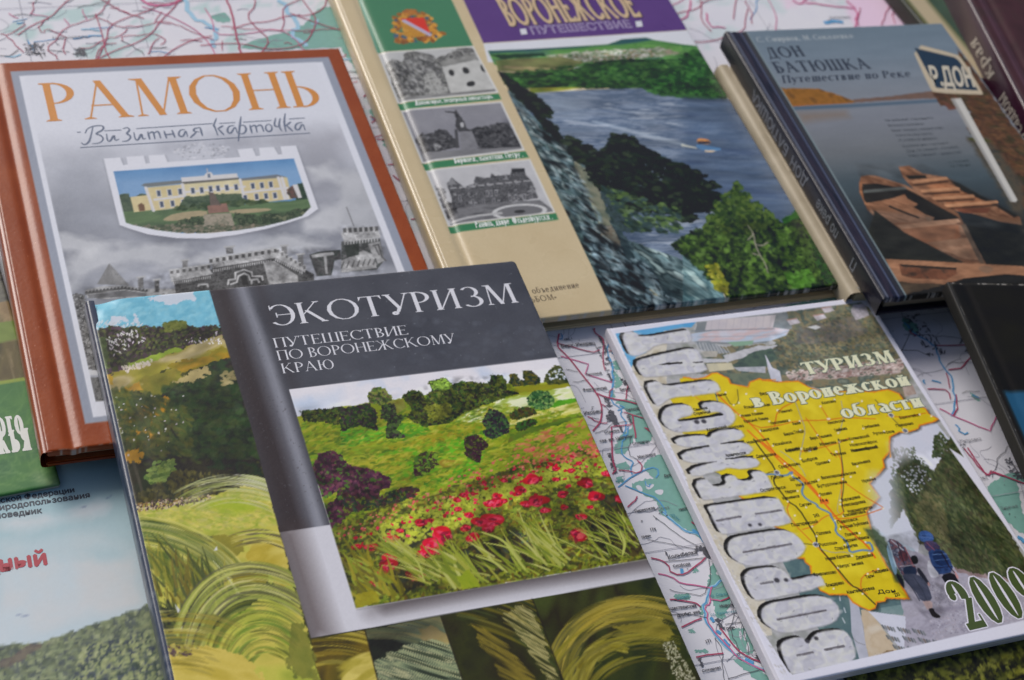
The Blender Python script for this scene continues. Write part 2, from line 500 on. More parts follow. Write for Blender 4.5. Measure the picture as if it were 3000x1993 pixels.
def ribbon_mesh(name, ribs, zf, parent, mat, dz=.00006, kind=None):
    """ribs: list of (points mm, width mm) laid as strips without triangulation, each a hair above the last"""
    V, F = [], []; k = 0
    for P, w in ribs:
        P = np.asarray(P, float); W = np.full(len(P), w, float) if np.ndim(w) == 0 else np.interp(np.linspace(0, 1, len(P)), np.linspace(0, 1, len(w)), w)
        d = np.diff(P, axis=0); kp = np.r_[True, np.hypot(d[:, 0], d[:, 1]) > 1e-6]; P, W = P[kp], W[kp]
        if len(P) < 2: continue
        t = np.gradient(P, axis=0); t /= np.hypot(t[:, 0], t[:, 1])[:, None] + 1e-9
        n = np.stack([-t[:, 1], t[:, 0]], -1) * W[:, None] / 2
        A, B = (P + n) / 1000, (P - n) / 1000
        b = len(V); e = dz + (k % 40) * 1e-6; k += 1
        za, zb = zf(A[:, 0], A[:, 1]) + e, zf(B[:, 0], B[:, 1]) + e
        for i in range(len(P)): V.append((A[i, 0], A[i, 1], za[i])); V.append((B[i, 0], B[i, 1], zb[i]))
        for i in range(len(P) - 1): F.append((b + 2 * i, b + 2 * i + 1, b + 2 * i + 3, b + 2 * i + 2))
    if not F: return None
    me = bpy.data.meshes.new(name); me.from_pydata(V, [], F)
    nrm = np.zeros(len(me.polygons) * 3); me.polygons.foreach_get('normal', nrm)
    return link(name, me, mat, parent, kind)

# sans lettering from Blender's own font
_tc = {}
def sans(body, size=1.0, res=2, bold=0.0, shear=0.0, space=1.0):
    """-> verts (n,2), faces, width; cap height about .7 size"""
    key = (body, res, bold, shear, space)
    if key not in _tc:
        c = bpy.data.curves.new('lettering', 'FONT'); c.body = body; c.size = 1; c.resolution_u = res; c.offset = bold; c.shear = shear; c.space_character = space
        o = bpy.data.objects.new('lettering', c); col.objects.link(o)
        dg = bpy.context.evaluated_depsgraph_get(); dg.update()
        me = bpy.data.meshes.new_from_object(o.evaluated_get(dg))
        v = np.zeros(len(me.vertices) * 3); me.vertices.foreach_get('co', v); v = v.reshape(-1, 3)[:, :2]
        f = [tuple(p.vertices) for p in me.polygons]
        bpy.data.objects.remove(o); bpy.data.curves.remove(c); bpy.data.meshes.remove(me)
        v = v - np.array([v[:, 0].min(), 0]) if len(v) else v
        _tc[key] = (v, f, v[:, 0].max() if len(v) else 0)
    v, f, w = _tc[key]
    return v * size, f, w * size
def place_sans(items, name, zf, parent, mat, dz=.0001, kind=None, grow=0.0):
    """items: (verts mm on sheet, faces); grow lays slightly shifted copies to make the letters bolder"""
    V, F = [], []; b = 0; Z = []
    for k, d in enumerate(((0, 0),) if not grow else ((0, 0), (grow, 0), (-grow, 0), (0, grow), (0, -grow))):
        for v, f in items:
            V.append(v + np.array(d)); Z.append(np.full(len(v), k * 2e-6)); F += [tuple(i + b for i in q) for q in f]; b += len(v)
    if not F: return None
    V = np.vstack(V) / 1000; dz = dz + np.concatenate(Z)
    me = bpy.data.meshes.new(name); me.from_pydata([tuple(p) for p in np.column_stack([V, zf(V[:, 0], V[:, 1]) + dz])], [], F)
    return link(name, me, mat, parent, kind)
def sans_on(fr, body, t, p0, p1, h=None, hx=None, **k):
    """a word whose baseline runs from tile point p0 to p1; height h in mm of capitals (else by its natural proportion)"""
    v, f, w = sans(body, 1.0, **k)
    A, B = fr.L(t, [p0, p1]); d = B - A; l = np.hypot(*d); e = d / l; n = np.array([-e[1], e[0]])
    sx = l / max(w, 1e-6); sy = sx if h is None else h / .7
    return (A + v[:, :1] * sx * e + v[:, 1:] * sy * n, f)
# ---------------------------------------------------------------- a serif alphabet drawn stroke by stroke (capital height 1)
class Serif:
    def __init__(s, T=.13, t=.04, sf=.07, sh=.035, xh=.68, cond=1.0, arcn=14):
        s.T, s.t, s.sf, s.sh, s.xh, s.cond, s.n = T, t, sf, sh, xh, cond, arcn
    def rect(s, x0, y0, x1, y1): return [(x0, y0), (x1, y0), (x1, y1), (x0, y1)]
    def stem(s, x, y0, y1, w=None, a=1, b=1):
        """upright; x = left edge; serifs at foot (a) and head (b)"""
        w = s.T if w is None else w; o = [s.rect(x, y0, x + w, y1)]
        if a: o.append(s.foot(x - s.sf, x + w + s.sf, y0, 1, x, x + w))
        if b: o.append(s.foot(x - s.sf if b == 1 else x - s.sf, x + w + (s.sf if b == 1 else 0), y1, -1, x, x + w))
        return o
    def foot(s, x0, x1, y, d, c0, c1):
        return [(x0, y), (x1, y), (x1, y + d * s.sh * .5), (c1, y + d * s.sh * 1.7), (c0, y + d * s.sh * 1.7), (x0, y + d * s.sh * .5)]
    def diag(s, x0, y0, x1, y1, w):
        return [(x0, y0), (x0 + w, y0), (x1 + w, y1), (x1, y1)]
    def arc(s, cx, cy, rx, ry, a0, a1, T=None, t=None):
        T = s.T if T is None else T; t = s.t if t is None else t
        A = np.radians(np.linspace(a0, a1, s.n + 1))
        O = [(cx + rx * math.cos(a), cy + ry * math.sin(a)) for a in A]
        I = [(cx + max(rx - T, .005) * math.cos(a), cy + max(ry - t, .005) * math.sin(a)) for a in A]
        return [[O[i], O[i + 1], I[i + 1], I[i]] for i in range(s.n)]
    def bar(s, x0, x1, y): return [s.rect(x0, y - s.t / 2, x1, y + s.t / 2)]
    def glyph(s, c):
        T, t, f = s.T, s.t, s.sf
        S, D, A = s.stem, s.diag, s.arc
        h = s.xh if c.islower() else 1.0
        U = c.upper(); low = c.islower()
        k = .8 if low else 1.0
        def hbar(x0, x1, y): return [s.rect(x0, y, x1, y + t)]
        if low and c == 'а':
            return A(.24, .17 * 1.1, .2, .19, 90, 270) + A(.24, h - .19, .19, .19, 0, 140) + S(.30, 0, h - .16, T, 0, 0) + hbar(.24, .38, .34) + hbar(.24, .34, 0) + [s.rect(.3 + T, 0, .3 + T + f, t * 1.2)], .3 + T + f
        if low and c == 'б':
            return A(.27, h / 2, .27, h / 2, 0, 360) + [D(.02, h * .5, .1, .92, T * .8)] + [[(.1, .88), (.45, 1.0), (.5, 1.04), (.12, .98)]] , .54
        if low and c == 'у':
            return [D(0 + .02, h, .17, .05, T), D(.42, h, .12, -.25, t), s.foot(-.04, .2, h, -1, .03, .12), s.foot(.33, .52, h, -1, .41, .45)] + A(.1, -.22, .07, .07, 0, 360, .06, .06), .5
        if low and c == 'р':
            return S(.06, -.28, h, T, 1, 2) + A(.06 + T * .7, h / 2, .38, h / 2, -90, 90), .56
        if low and c == 'е':
            return A(.24, h / 2, .24, h / 2, 0, 315) + hbar(.05, .46, h * .48) + [s.rect(.46 - T * .0, h * .48, .48, h * .52)], .5
        if U == 'Р':
            return S(.08, 0, h) + A(.08 + T, h - .28 * k, .36 * k, .28 * k, -90, 90) + hbar(.08 - f, .1 + T, h - t), .1 + T + .36 * k
        if U == 'А':
            return [D(.08, 0, .34, 1, t), D(.34 - T * .45, 1, .66 - T * .3, 0, T)] + hbar(.16, .55, .33) + [s.foot(0, .2, 0, 1, .08, .12), s.foot(.66 - T * .3 - f, .66 + T * .7 + f, 0, 1, .66 - T * .3, .66 + T * .7)], .66 + T * .7 + f
        if U == 'М':
            w = .86 * k
            return [D(.08, 0, .14, h, t), D(.12, h, w * .5 - T * .4, 0, T), D(w * .5 - t * .2, 0, w - T - .03, h, t), D(w - T, 0, w - T - .03, h, T)] + [s.foot(.02, .2, 0, 1, .08, .12), s.foot(w - T - f, w + f, 0, 1, w - T, w), s.foot(.02, .15 + T * .5, h, -1, .12, .14), s.foot(w - T - .05, w + f, h, -1, w - T, w)], w + f
        if U == 'О':
            r = (.44 if not low else .28)
            return A(r, h / 2, r, h / 2 + .01, 0, 360), 2 * r
        if U == 'Н':
            w = .68 if not low else .5
            return S(.07, 0, h) + S(w - T, 0, h) + hbar(.1, w - T / 2, h * .5), w + .05
        if U in 'ПТ' and U == 'П' or (U == 'П'):
            w = .68 if not low else .5
            return S(.07, 0, h) + S(w - T, 0, h) + hbar(.03, w + .03, h - t), w + .05
        if U == 'И' or U == 'Й':
            w = .7 if not low else .52
            o = S(.07, 0, h) + S(w - T, 0, h) + [D(.07 + T * .6, 0.0, w - T * .8, h, t * 1.3)]
            if U == 'Й': o += A(w / 2 + .03, h + .2, .15, .13, 200, 340, .04, .07)
            return o, w + .05
        if U == 'Ш' or U == 'Щ':
            w = .98 if not low else .74
            return S(.07, 0, h) + S(w / 2 - T / 2 + .03, 0, h) + S(w - T, 0, h) + hbar(.07, w, 0), w + .05
        if U == 'Т':
            w = .64 if not low else .48
            return S(w / 2 - T / 2, 0, h, T, 1, 0) + hbar(.01, w - .01, h - t) + [[(.01, h), (.01 + t, h), (.01 + t * 1.8, h - .05), (.0, h - .2 * k)], [(w - .01, h), (w - .01 - t, h), (w - .01 - t * 1.8, h - .05), (w, h - .2 * k)]], w + .02
        if U == 'Г':
            w = .56 if not low else .42
            return S(.07, 0, h) + hbar(.05, w, h - t) + [[(w - t, h), (w, h), (w + .01, h - .2 * k), (w - t * 1.8, h - .05)]], w + .02
        if U == 'Е':
            w = .56 if not low else .46
            return S(.07, 0, h) + hbar(.05, w, h - t) + hbar(.05, w, 0) + hbar(.07, w * .78, h * .5) + [[(w - t, h), (w, h), (w + .0, h - .17), (w - t * 1.6, h - .05)], [(w - t, 0), (w + .01, 0), (w + .02, .19), (w - t * 1.6, .05)], s.rect(w * .78 - t * .8, h * .5 - .06, w * .78, h * .5 + .09)], w + .03
        if U == 'С':
            r = .4 if not low else .25
            return A(r, h / 2, r, h / 2 + .01, 42, 318) + [s.rect(r * 1.66, h * .76, r * 1.75, h * .97), s.rect(r * 1.66, h * .05, r * 1.75, h * .2)], r * 1.8
        if U == 'Э':
            r = .38
            return A(r, h / 2, r, h / 2 + .01, -138, 138) + hbar(r * .7, r * 1.9, h * .49) + [s.rect(r * .3, h * .76, r * .3 + t * .8, h * .99), s.rect(r * .7 - t * .5, h * .4, r * .7 + t * .5, h * .62)], r * 2
        if U == 'К':
            w = .68 if not low else .52
            return S(.07, 0, h) + [D(.07 + T * .8, h * .42, w - .12, h, t * 1.2), D(w * .34, h * .60, w - T * .4, 0, T)] + [s.foot(w - .2, w + .0, h, -1, w - .12, w - .07), s.foot(w - T * .4 - f * .6, w + T * .6 + f, 0, 1, w - T * .4, w + T * .6)], w + T * .6 + f * .7
        if U == 'Ж':
            w = .98 if not low else .72; m = w / 2
            return S(m - T / 2, 0, h) + [D(m, h * .46, w - .13, h, t * 1.1), D(m + T * .2, h * .58, w - T * .5, 0, T * .9), D(m - t, h * .46, .09, h, t * 1.1), D(m - T * 1.1, h * .58, .02 , 0, T * .9)] + [s.foot(w - .22, w, h, -1, w - .13, w - .09), s.foot(.02, .2, h, -1, .09, .13), s.foot(w - T * .5 - f * .5, w + T * .4 + f * .6, 0, 1, w - T * .5, w + T * .4), s.foot(-f * .6, T + f, 0, 1, .02, T)], w + .1
        if U == 'У':
            return [D(.04, 1, .3, .28, T), D(.62, 1, .3, .1, t * 1.1), s.foot(-.02, .04 + T + f, 1, -1, .04, .04 + T), s.foot(.52, .74, 1, -1, .62, .67)] + [[(.3, .3), (.42, .3), (.3, .06), (.2, .0)]] + A(.2, .05, .1, .09, 0, 360, .08, .08), .68
        if U == 'З':
            r = .27 * (1 if not low else .72); hh = h
            return A(.03 + r, hh * .745, r, hh * .265, -88, 145) + A(.03 + r * 1.05, hh * .27, r * 1.15, hh * .28, -145, 88), .06 + r * 2.2
        if U == 'В':
            r = .3 * (1 if not low else .72)
            return S(.08, 0, h, T, 0, 0) + A(.08 + T * .9, h * .755, r, h * .255, -90, 90) + A(.08 + T * .9, h * .265, r * 1.18, h * .275, -90, 90) + hbar(.08 - f, .1 + T, h - t) + hbar(.08 - f, .1 + T, 0), .1 + T + r * 1.16
        if U in 'ЬЪ':
            r = .34 if not low else .26
            x = .08 if U == 'Ь' else .22
            o = S(x, 0, h, T, 0, 1) + A(x + T * .9, h * .28, r, h * .29, -90, 90) + hbar(x - f, x + .04 + T, 0)
            if U == 'Ъ': o += hbar(0, x, h - t) + [s.rect(0, h - .16, t * .8, h)]
            return o, x + T + r
        if U == 'Ы':
            return S(.07, 0, h, T, 0, 1) + A(.07 + T * .9, h * .28, .24, h * .29, -90, 90) + hbar(.0, .1 + T, 0) + S(.07 + T + .34, 0, h), .07 + 2 * T + .42
        if U == 'Ю':
            r = .34 if not low else .23; x = .07 + T + .14
            return S(.07, 0, h) + hbar(.07 + T * .8, x + T, h * .5) + A(x + r, h / 2, r, h / 2 + .01, 0, 360), x + 2 * r
        if U == 'Я':
            w = .62 if not low else .46
            return S(w - T, 0, h) + A(w - T * .9, h * .72, w * .52, h * .28, 90, 270) + [D(.04, 0, w * .45, h * .46, T * .7)] + [s.foot(-.02, .16, 0, 1, .04, .04 + T * .7)], w + .06
        if U == 'Д' or U == 'Л':
            w = .68 if not low else .52
            o = [D(.1, t, w * .42, h, t * 1.2)] + S(w - T - .05, t, h, T, 0, 1) + [s.rect(w * .42, h - t, w - .05, h)]
            if U == 'Д': o += [s.rect(0.02, 0, w + .03, t * 1.3), s.rect(.02, -.14, .02 + t, .02), s.rect(w + .03 - t, -.14, w + .03, .02)]
            else: o += [s.foot(w - T - .05 - f, w - .05 + f, 0, 1, w - T - .05, w - .05), s.foot(-.02, .16, 0, 1, .09, .13)]
            return o, w + .05
        if U == 'Б':
            return S(.08, 0, h, T, 0, 0) + hbar(.02, .52, h - t) + [s.rect(.5, h - .18, .52, h)] + A(.08 + T * .9, h * .3, .36, h * .31, -90, 90) + hbar(.02, .1 + T, 0), .1 + T + .36
        if U == 'Ч':
            w = .6 if not low else .46
            return S(w - T, 0, h) + S(.06, h * .55, h) + A(w * .5 + .02, h * .62, w * .42, h * .22, 180, 300), w + .05
        if c in '«»':
            return [D(.12, .2, .0, .35, t * 1.4), D(.0, .35, .12, .5, t * 1.4), D(.26, .2, .14, .35, t * 1.4), D(.14, .35, .26, .5, t * 1.4)], .3
        if c == '.': return [s.rect(.02, 0, .02 + T, T)], T + .06
        if c == ',': return [s.rect(.02, -.1, .02 + T, T)], T + .06
        if c == '-': return [s.rect(.02, .3, .25, .3 + t * 1.5)], .3
        if c == '2':
            return A(.25, .73, .24, .27, -30, 175) + [D(.02, .0, .38, .6, T * .8)] + [s.rect(.02, 0, .5, .13)] + [s.rect(.46, 0, .5, .26)] + A(.09, .7, .08, .08, 0, 360, .075, .075), .54
        if c == '0': return A(.24, .5, .24, .5, 0, 360), .48
        if c == '9': return A(.25, .68, .24, .32, 0, 360) + A(.25, .5, .24, .5, -120, 30) + A(.1, .2, .08, .08, 0, 360, .075, .075), .5
        return [], .3
    def text(s, body, gap=.06):
        out = []; x = 0
        for c in body:
            if c == ' ': x += .3; continue
            g, w = s.glyph(c)
            for p in g: out.append(np.array([((q[0]) * s.cond + x, q[1]) for q in p]))
            x += w * s.cond + gap
        return out, x - gap
def serif_on(fr, font, body, t, p0, p1, h=None, gap=.06, shear=0.0):
    """polygons in mm with the baseline from tile point p0 to p1; h capital height in mm"""
    P, w = font.text(body, gap)
    A, B = fr.L(t, [p0, p1]); d = B - A; l = np.hypot(*d); e = d / l; n = np.array([-e[1], e[0]])
    sx = l / w; sy = h if h else sx
    return [A + (p[:, :1] + shear * p[:, 1:]) * sx * e + p[:, 1:] * sy * n for p in P]
def thicken(polys, r, k=8):
    """grow shapes by r mm: the union of shifted copies"""
    out = []
    for i in range(k):
        a = 6.2832 * i / k
        out += [p + np.array([math.cos(a), math.sin(a)]) * r for p in polys]
    return out
# ---------------------------------------------------------------- where each book lies
def rot_of(p_top, p_bot, z):
    a, b = Frame.hit(p_top, np.array([0, 0, 1.0]), z), Frame.hit(p_bot, np.array([0, 0, 1.0]), z)
    d = a - b
    return math.atan2(-d[0], d[1])
VH = .288
FR = Frame((993, 140), .1905, .008, .016, .010, roll=math.radians(1.1))     # brown hardback
FV = Frame((2466, 834), .2016, .0, .010, .010).shift(VH)                    # purple album, found from its lower right corner
FD = Frame((2759, 67), .144, -.0225, .027, .0125)
FT = Frame((2542, 868), .1463, .007, .0075, .0055)
FE = Frame((1509, 762), .2, .004, .0285, .011, math.radians(.15), math.radians(.7))
FM = Frame((1500, 996.5), 0.0, 0.0, 0.0, 0.0)                               # the map sheet
RH, DH, TH, EH = .254, .215, .203, .285
FB = Frame((2121, 189), 0, rot_of((2110, 210), (2479, 848), .0143), .0143, .0140)      # beige book under the river book
FG = Frame((178, 1419), .15, rot_of((27, 882), (178, 1419), .0055), .0055, .0025).shift(.21)   # green booklet, from its lower right corner
FN = Frame((560, 1330), .21, .0, .0030, .0025)                              # pale booklet
FN.shift(.05)
FK = Frame((2778, 826), 0, rot_of((2778, 830), (2990, 1310), .036), .036, .008)        # black book
FY = Frame((2842, 0), 0, rot_of((2842, 0), (3000, 303), .031), .031, .0305).shift(.06) # maroon book
FC = Frame((2648, 0), 0, rot_of((2648, 0), (2705, 69), .012), .012, .0115).shift(.12)  # cream book
FS = Frame((2380, 1800), 0, .02, .0020, .0017)                              # mottled booklet under the brochure
# ---------------------------------------------------------------- ecotourism hardback (front centre)
def paint_eco():
    cv = Canvas(FE, 0, 200, -285, 0, .40, .51, (72, 74, 82))
    W = (206, 205, 212)
    # charcoal field and its printed fold of light
    cv.fill('P', [(560, 800), (1700, 700), (1800, 1200), (560, 1600)], [(66, 68, 76), (74, 76, 84), (80, 82, 90)], ns=18, alpha=1)
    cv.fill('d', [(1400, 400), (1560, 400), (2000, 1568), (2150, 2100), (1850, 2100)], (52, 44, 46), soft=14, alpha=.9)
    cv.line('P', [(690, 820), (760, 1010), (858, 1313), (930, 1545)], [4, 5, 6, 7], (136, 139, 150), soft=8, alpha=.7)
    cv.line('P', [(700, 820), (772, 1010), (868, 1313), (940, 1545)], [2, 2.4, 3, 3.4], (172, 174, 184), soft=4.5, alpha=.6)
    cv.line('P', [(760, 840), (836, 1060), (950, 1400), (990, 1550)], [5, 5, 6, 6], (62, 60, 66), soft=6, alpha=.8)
    # scuffs on the laminate
    cv.dabs('e', [(200, 600), (1400, 700), (1450, 860), (0, 1040)], 60, [(92, 96, 106), (84, 88, 98)], 2.2, 1.6, 20, 60, alpha=.28, hard=1.0)
    cv.dabs('e', [(200, 300), (1300, 300), (1450, 860), (0, 1040)], 40, [(130, 134, 140)], .35, 1.5, 0, 90, alpha=.5)
    # white field
    cv.fill('P', [(819, 1560), (967, 1538), (930, 1420), (1700, 1300), (2300, 1560), (1928, 1690), (911, 1870)], W)
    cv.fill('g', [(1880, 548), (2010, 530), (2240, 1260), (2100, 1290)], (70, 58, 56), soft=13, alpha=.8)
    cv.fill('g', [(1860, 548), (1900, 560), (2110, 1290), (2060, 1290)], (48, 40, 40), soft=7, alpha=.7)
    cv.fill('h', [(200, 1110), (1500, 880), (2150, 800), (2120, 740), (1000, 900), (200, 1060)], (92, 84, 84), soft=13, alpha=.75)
    # ---- poppy field
    sky_p = [(1930, 1108), (2306, 1063)]
    PF = [(846, 1141), (1000, 1122), (1640, 1046), (1720, 1090), (1906, 1636), (1960, 1628), (1043, 1783)]
    def F(pts, c, **k): cv.fill('e', pts, c, **k)
    cv.clip('P', [(846, 1141), (1000, 1122), (1640, 1046), (1820, 1400), (1908, 1636), (1043, 1783)])
    cv.fill('P', PF, [(196, 206, 224), (222, 220, 226), (228, 224, 228)], ns=9)
    cv.fill('d', [(1955, 1200), (2306, 1110), (2306, 1230), (1990, 1290)], (190, 205, 225), soft=6, alpha=.5)
    # base greens
    cv.fill('P', [(868, 1222), (1000, 1192), (1150, 1172), (1290, 1150), (1450, 1128), (1640, 1118), (1900, 1500), (1906, 1636), (1043, 1783)],
            [(104, 124, 30), (128, 142, 34), (150, 156, 44), (112, 140, 34)], ns=6, ang=8, st=3, rough=1.0, post=2)
    # pale meadow bands on the right
    F([(780, 1330), (860, 1260), (1100, 1180), (1500, 1095), (1580, 1090), (1620, 1200), (1300, 1210), (1000, 1330), (780, 1350)], [(196, 204, 150), (214, 218, 180), (160, 178, 80), (186, 190, 120)], ns=3, ang=10, st=4, rough=1.6, rs=3, post=2.2)
    F([(1170, 1090), (1540, 1060), (1560, 1092), (1180, 1135)], [(126, 128, 28), (150, 144, 40)], ns=3, rough=.6, st=3, ang=8)
    F([(1040, 1350), (1350, 1240), (1640, 1170), (1660, 1250), (1300, 1330), (1060, 1380)], [(190, 186, 90), (206, 202, 130), (142, 152, 40)], ns=3, ang=10, st=4, rough=1.6, post=2)
    F([(1230, 1250), (1540, 1170), (1600, 1160), (1600, 1190), (1330, 1260)], [(86, 150, 30), (60, 120, 30)], ns=3, rough=1.2, st=3)
    # bright green slopes
    F([(0, 1390), (160, 1350), (310, 1370), (300, 1440), (120, 1480), (0, 1500)], [(78, 150, 34), (98, 170, 40), (60, 116, 30)], ns=4, rough=1.6, ang=10, st=2)
    F([(400, 1340), (560, 1330), (620, 1420), (450, 1470), (330, 1460)], [(84, 150, 34), (64, 120, 30)], ns=4, rough=1.6)
    F([(300, 1490), (560, 1420), (820, 1330), (960, 1330), (940, 1400), (640, 1480), (360, 1568)], [(150, 130, 34), (130, 140, 30), (166, 150, 50)], ns=3, rough=1.2, st=3, ang=14)
    cv.fill('e', [(620, 1480), (960, 1370), (1000, 1500), (860, 1700), (560, 1800), (520, 1600)], [(76, 140, 26), (98, 170, 34), (66, 110, 26), (120, 160, 40)], ns=6, rough=2, st=2, ang=12)
    cv.fill('h', [(100, 60), (520, -20), (620, 60), (900, 10), (820, 130), (540, 240), (220, 200), (0, 90)], [(120, 136, 30), (160, 158, 46), (92, 150, 30), (140, 120, 40)], ns=5, st=2.5, ang=10, rough=2, post=2)
    cv.fill('g', [(2080, 40), (2306, 0), (2306, 110), (2110, 140)], [(96, 160, 40), (150, 160, 40)], ns=4, rough=1)
    cv.dabs('P', [(880, 1240), (1300, 1170), (1640, 1200), (1830, 1450), (1300, 1560), (950, 1530)], 2600, [(96, 124, 26), (150, 160, 40), (112, 150, 30), (70, 100, 26), (166, 160, 60), (132, 128, 30)], .75, 2.6, 10, 30, alpha=.55, seed=3)
    # far tree line
    tc = [(30, 44, 22), (52, 62, 26), (76, 84, 26), (40, 34, 34), (58, 84, 34), (90, 96, 40)]
    def trees(t, pts, n, size=.8, cols=tc, seed=1):
        cv.fill(t, pts, [cols[0], cols[1], cols[3 % len(cols)]], ns=3, rough=1.8, rs=2.2, seed=seed)
        cv.dabs(t, pts, n, cols, size, 1.5, 50, 90, alpha=.8, seed=seed, hard=2.5, shade=10)
    trees('d', [(2030, 1260), (2306, 1230), (2306, 1340), (2050, 1320)], 120)
    trees('e', [(0, 1240), (180, 1210), (230, 1260), (240, 1380), (120, 1350), (0, 1390)], 340, seed=4, cols=[(50, 40, 44), (40, 70, 30), (74, 96, 34), (60, 46, 56), (34, 50, 28)])
    trees('e', [(180, 1150), (220, 1100), (280, 1100), (340, 1170), (330, 1200), (270, 1210), (200, 1200)], 160, .8, [(60, 86, 40), (90, 120, 50), (110, 100, 70), (56, 64, 40), (130, 140, 60)], seed=5)
    F([(300, 1200), (420, 1170), (440, 1230), (360, 1290), (290, 1240)], [(130, 136, 60), (116, 110, 40)], ns=3, rough=1)
    trees('e', [(280, 1220), (350, 1210), (370, 1290), (430, 1290), (360, 1380), (430, 1430), (300, 1440), (320, 1330), (270, 1300)], 260, .8, [(54, 40, 50), (48, 60, 36), (34, 40, 30), (70, 96, 44)], seed=6)
    trees('e', [(410, 1160), (480, 1115), (540, 1130), (560, 1180), (620, 1110), (590, 1060), (700, 1035), (745, 1075), (800, 1060), (900, 1060), (1000, 1080), (1020, 1020), (1080, 1015), (1110, 1060), (1110, 1120), (1200, 1130), (1000, 1200), (830, 1260), (740, 1330), (560, 1360), (450, 1300), (480, 1230)], 1500, .75, seed=7)
    cv.dabs('e', [(590, 1060), (700, 1035), (745, 1075), (720, 1110), (620, 1110)], 90, [(130, 160, 60), (100, 130, 50)], .6, 1.4, 0, 90, seed=8)
    cv.dabs('e', [(560, 1220), (740, 1200), (740, 1290), (600, 1330)], 140, [(112, 116, 40), (86, 90, 30)], .7, 1.4, 0, 90, seed=9)
    trees('e', [(1140, 1010), (1175, 1010), (1200, 1060), (1240, 1050), (1230, 990), (1280, 985), (1340, 1035), (1340, 1070), (1180, 1085), (1140, 1070)], 190, .7, [(74, 76, 30), (40, 56, 30), (96, 88, 30), (36, 44, 50)], seed=10)
    trees('e', [(1375, 1050), (1400, 990), (1450, 950), (1500, 960), (1540, 1040), (1540, 1058), (1400, 1075)], 170, .7, [(44, 56, 34), (70, 76, 40), (90, 90, 40)], seed=11)
    cv.dabs('e', [(1390, 1000), (1520, 960), (1530, 1040), (1400, 1050)], 26, [(200, 206, 222)], .6, 1.2, 0, 90, alpha=.8, seed=12)
    trees('e', [(1260, 1170), (1320, 1120), (1400, 1130), (1440, 1190), (1400, 1235), (1310, 1240), (1270, 1210)], 240, .8, [(44, 84, 44), (70, 110, 60), (36, 56, 34), (120, 150, 80)], seed=13)
    trees('e', [(970, 1290), (1010, 1250), (1060, 1260), (1100, 1290), (1135, 1340), (1120, 1400), (1020, 1440), (960, 1410), (990, 1370), (960, 1340)], 280, .8, [(36, 60, 40), (50, 36, 50), (66, 100, 50), (40, 30, 40)], seed=14)
    trees('e', [(1140, 1280), (1210, 1235), (1290, 1240), (1320, 1270), (1200, 1310), (1150, 1310)], 140, .7, [(56, 44, 34), (80, 76, 30), (46, 70, 34)], seed=15)
    trees('e', [(1190, 1340), (1290, 1310), (1320, 1330), (1270, 1380), (1180, 1390)], 110, .7, [(48, 44, 34), (50, 90, 34)], seed=16)
    cv.fill('e', [(1140, 1420), (1300, 1360), (1560, 1290), (1640, 1290), (1300, 1400), (1120, 1480)], [(60, 84, 28), (86, 110, 34), (100, 90, 34)], ns=3, st=3, ang=12, rough=1.5)
    trees('e', [(830, 1450), (900, 1420), (950, 1440), (990, 1490), (940, 1530), (930, 1600), (850, 1560)], 220, .8, [(64, 34, 50), (50, 30, 40), (80, 90, 34), (44, 50, 30)], seed=17)
    trees('h', [(500, 70), (560, 30), (640, 35), (650, 110), (590, 150), (530, 200), (490, 200)], 240, .8, [(60, 30, 44), (70, 110, 34), (50, 44, 34), (110, 140, 40)], seed=18)
    pu = [(84, 40, 62), (66, 34, 54), (100, 56, 70), (50, 36, 40), (70, 110, 40), (58, 30, 50)]
    trees('h', [(-220, 200), (-140, 40), (-60, 20), (60, 130), (160, 140), (250, 170), (330, 210), (320, 260), (260, 270), (240, 320), (80, 340), (0, 250), (-100, 330), (-170, 300)], 900, 1.0, pu, seed=19)
    trees('h', [(0, 260), (80, 330), (260, 330), (420, 270), (520, 280), (480, 330), (330, 380), (200, 410), (60, 430), (-20, 500), (-60, 400)], 420, .9, [(64, 44, 40), (44, 50, 46), (40, 60, 40), (76, 40, 50), (96, 110, 34)], seed=20)
    trees('g', [(2140, 160), (2200, 80), (2306, 40), (2306, 260), (2180, 290)], 260, .9, pu, seed=21)
    trees('g', [(2200, 400), (2306, 330), (2306, 500), (2240, 540)], 180, .9, pu, seed=22)
    # foreground undergrowth
    low = [(-120, 560), (300, 400), (800, 260), (1300, 90), (1720, 0), (1960, 380), (2090, 745), (1000, 930), (100, 1085)]
    cv.fill('h', low, [(96, 104, 30), (120, 126, 36), (70, 74, 34), (140, 140, 46), (84, 66, 34)], ns=5, ang=20, st=2, rough=4, rs=6, post=1.6, seed=4)
    cv.fill('h', [(640, 760), (900, 660), (1200, 560), (1500, 640), (1300, 740), (1000, 860), (820, 900)], [(60, 50, 38), (70, 76, 40), (50, 60, 44)], ns=5, rough=3, seed=6)
    cv.fill('h', [(1540, 560), (1800, 420), (1980, 560), (2060, 720), (1800, 760), (1650, 700)], [(72, 62, 34), (90, 80, 36), (60, 60, 30)], ns=5, rough=3, seed=7)
    cv.fill('h', [(1140, 580), (1290, 540), (1320, 640), (1200, 680), (1120, 640)], (64, 84, 76), soft=3, rough=2)
    cv.dabs('h', low, 2600, [(140, 150, 40), (110, 130, 40), (86, 92, 34), (160, 166, 60), (70, 60, 34), (120, 96, 36), (60, 70, 36)], .9, 2.0, 30, 70, alpha=.65, seed=5, shade=14)
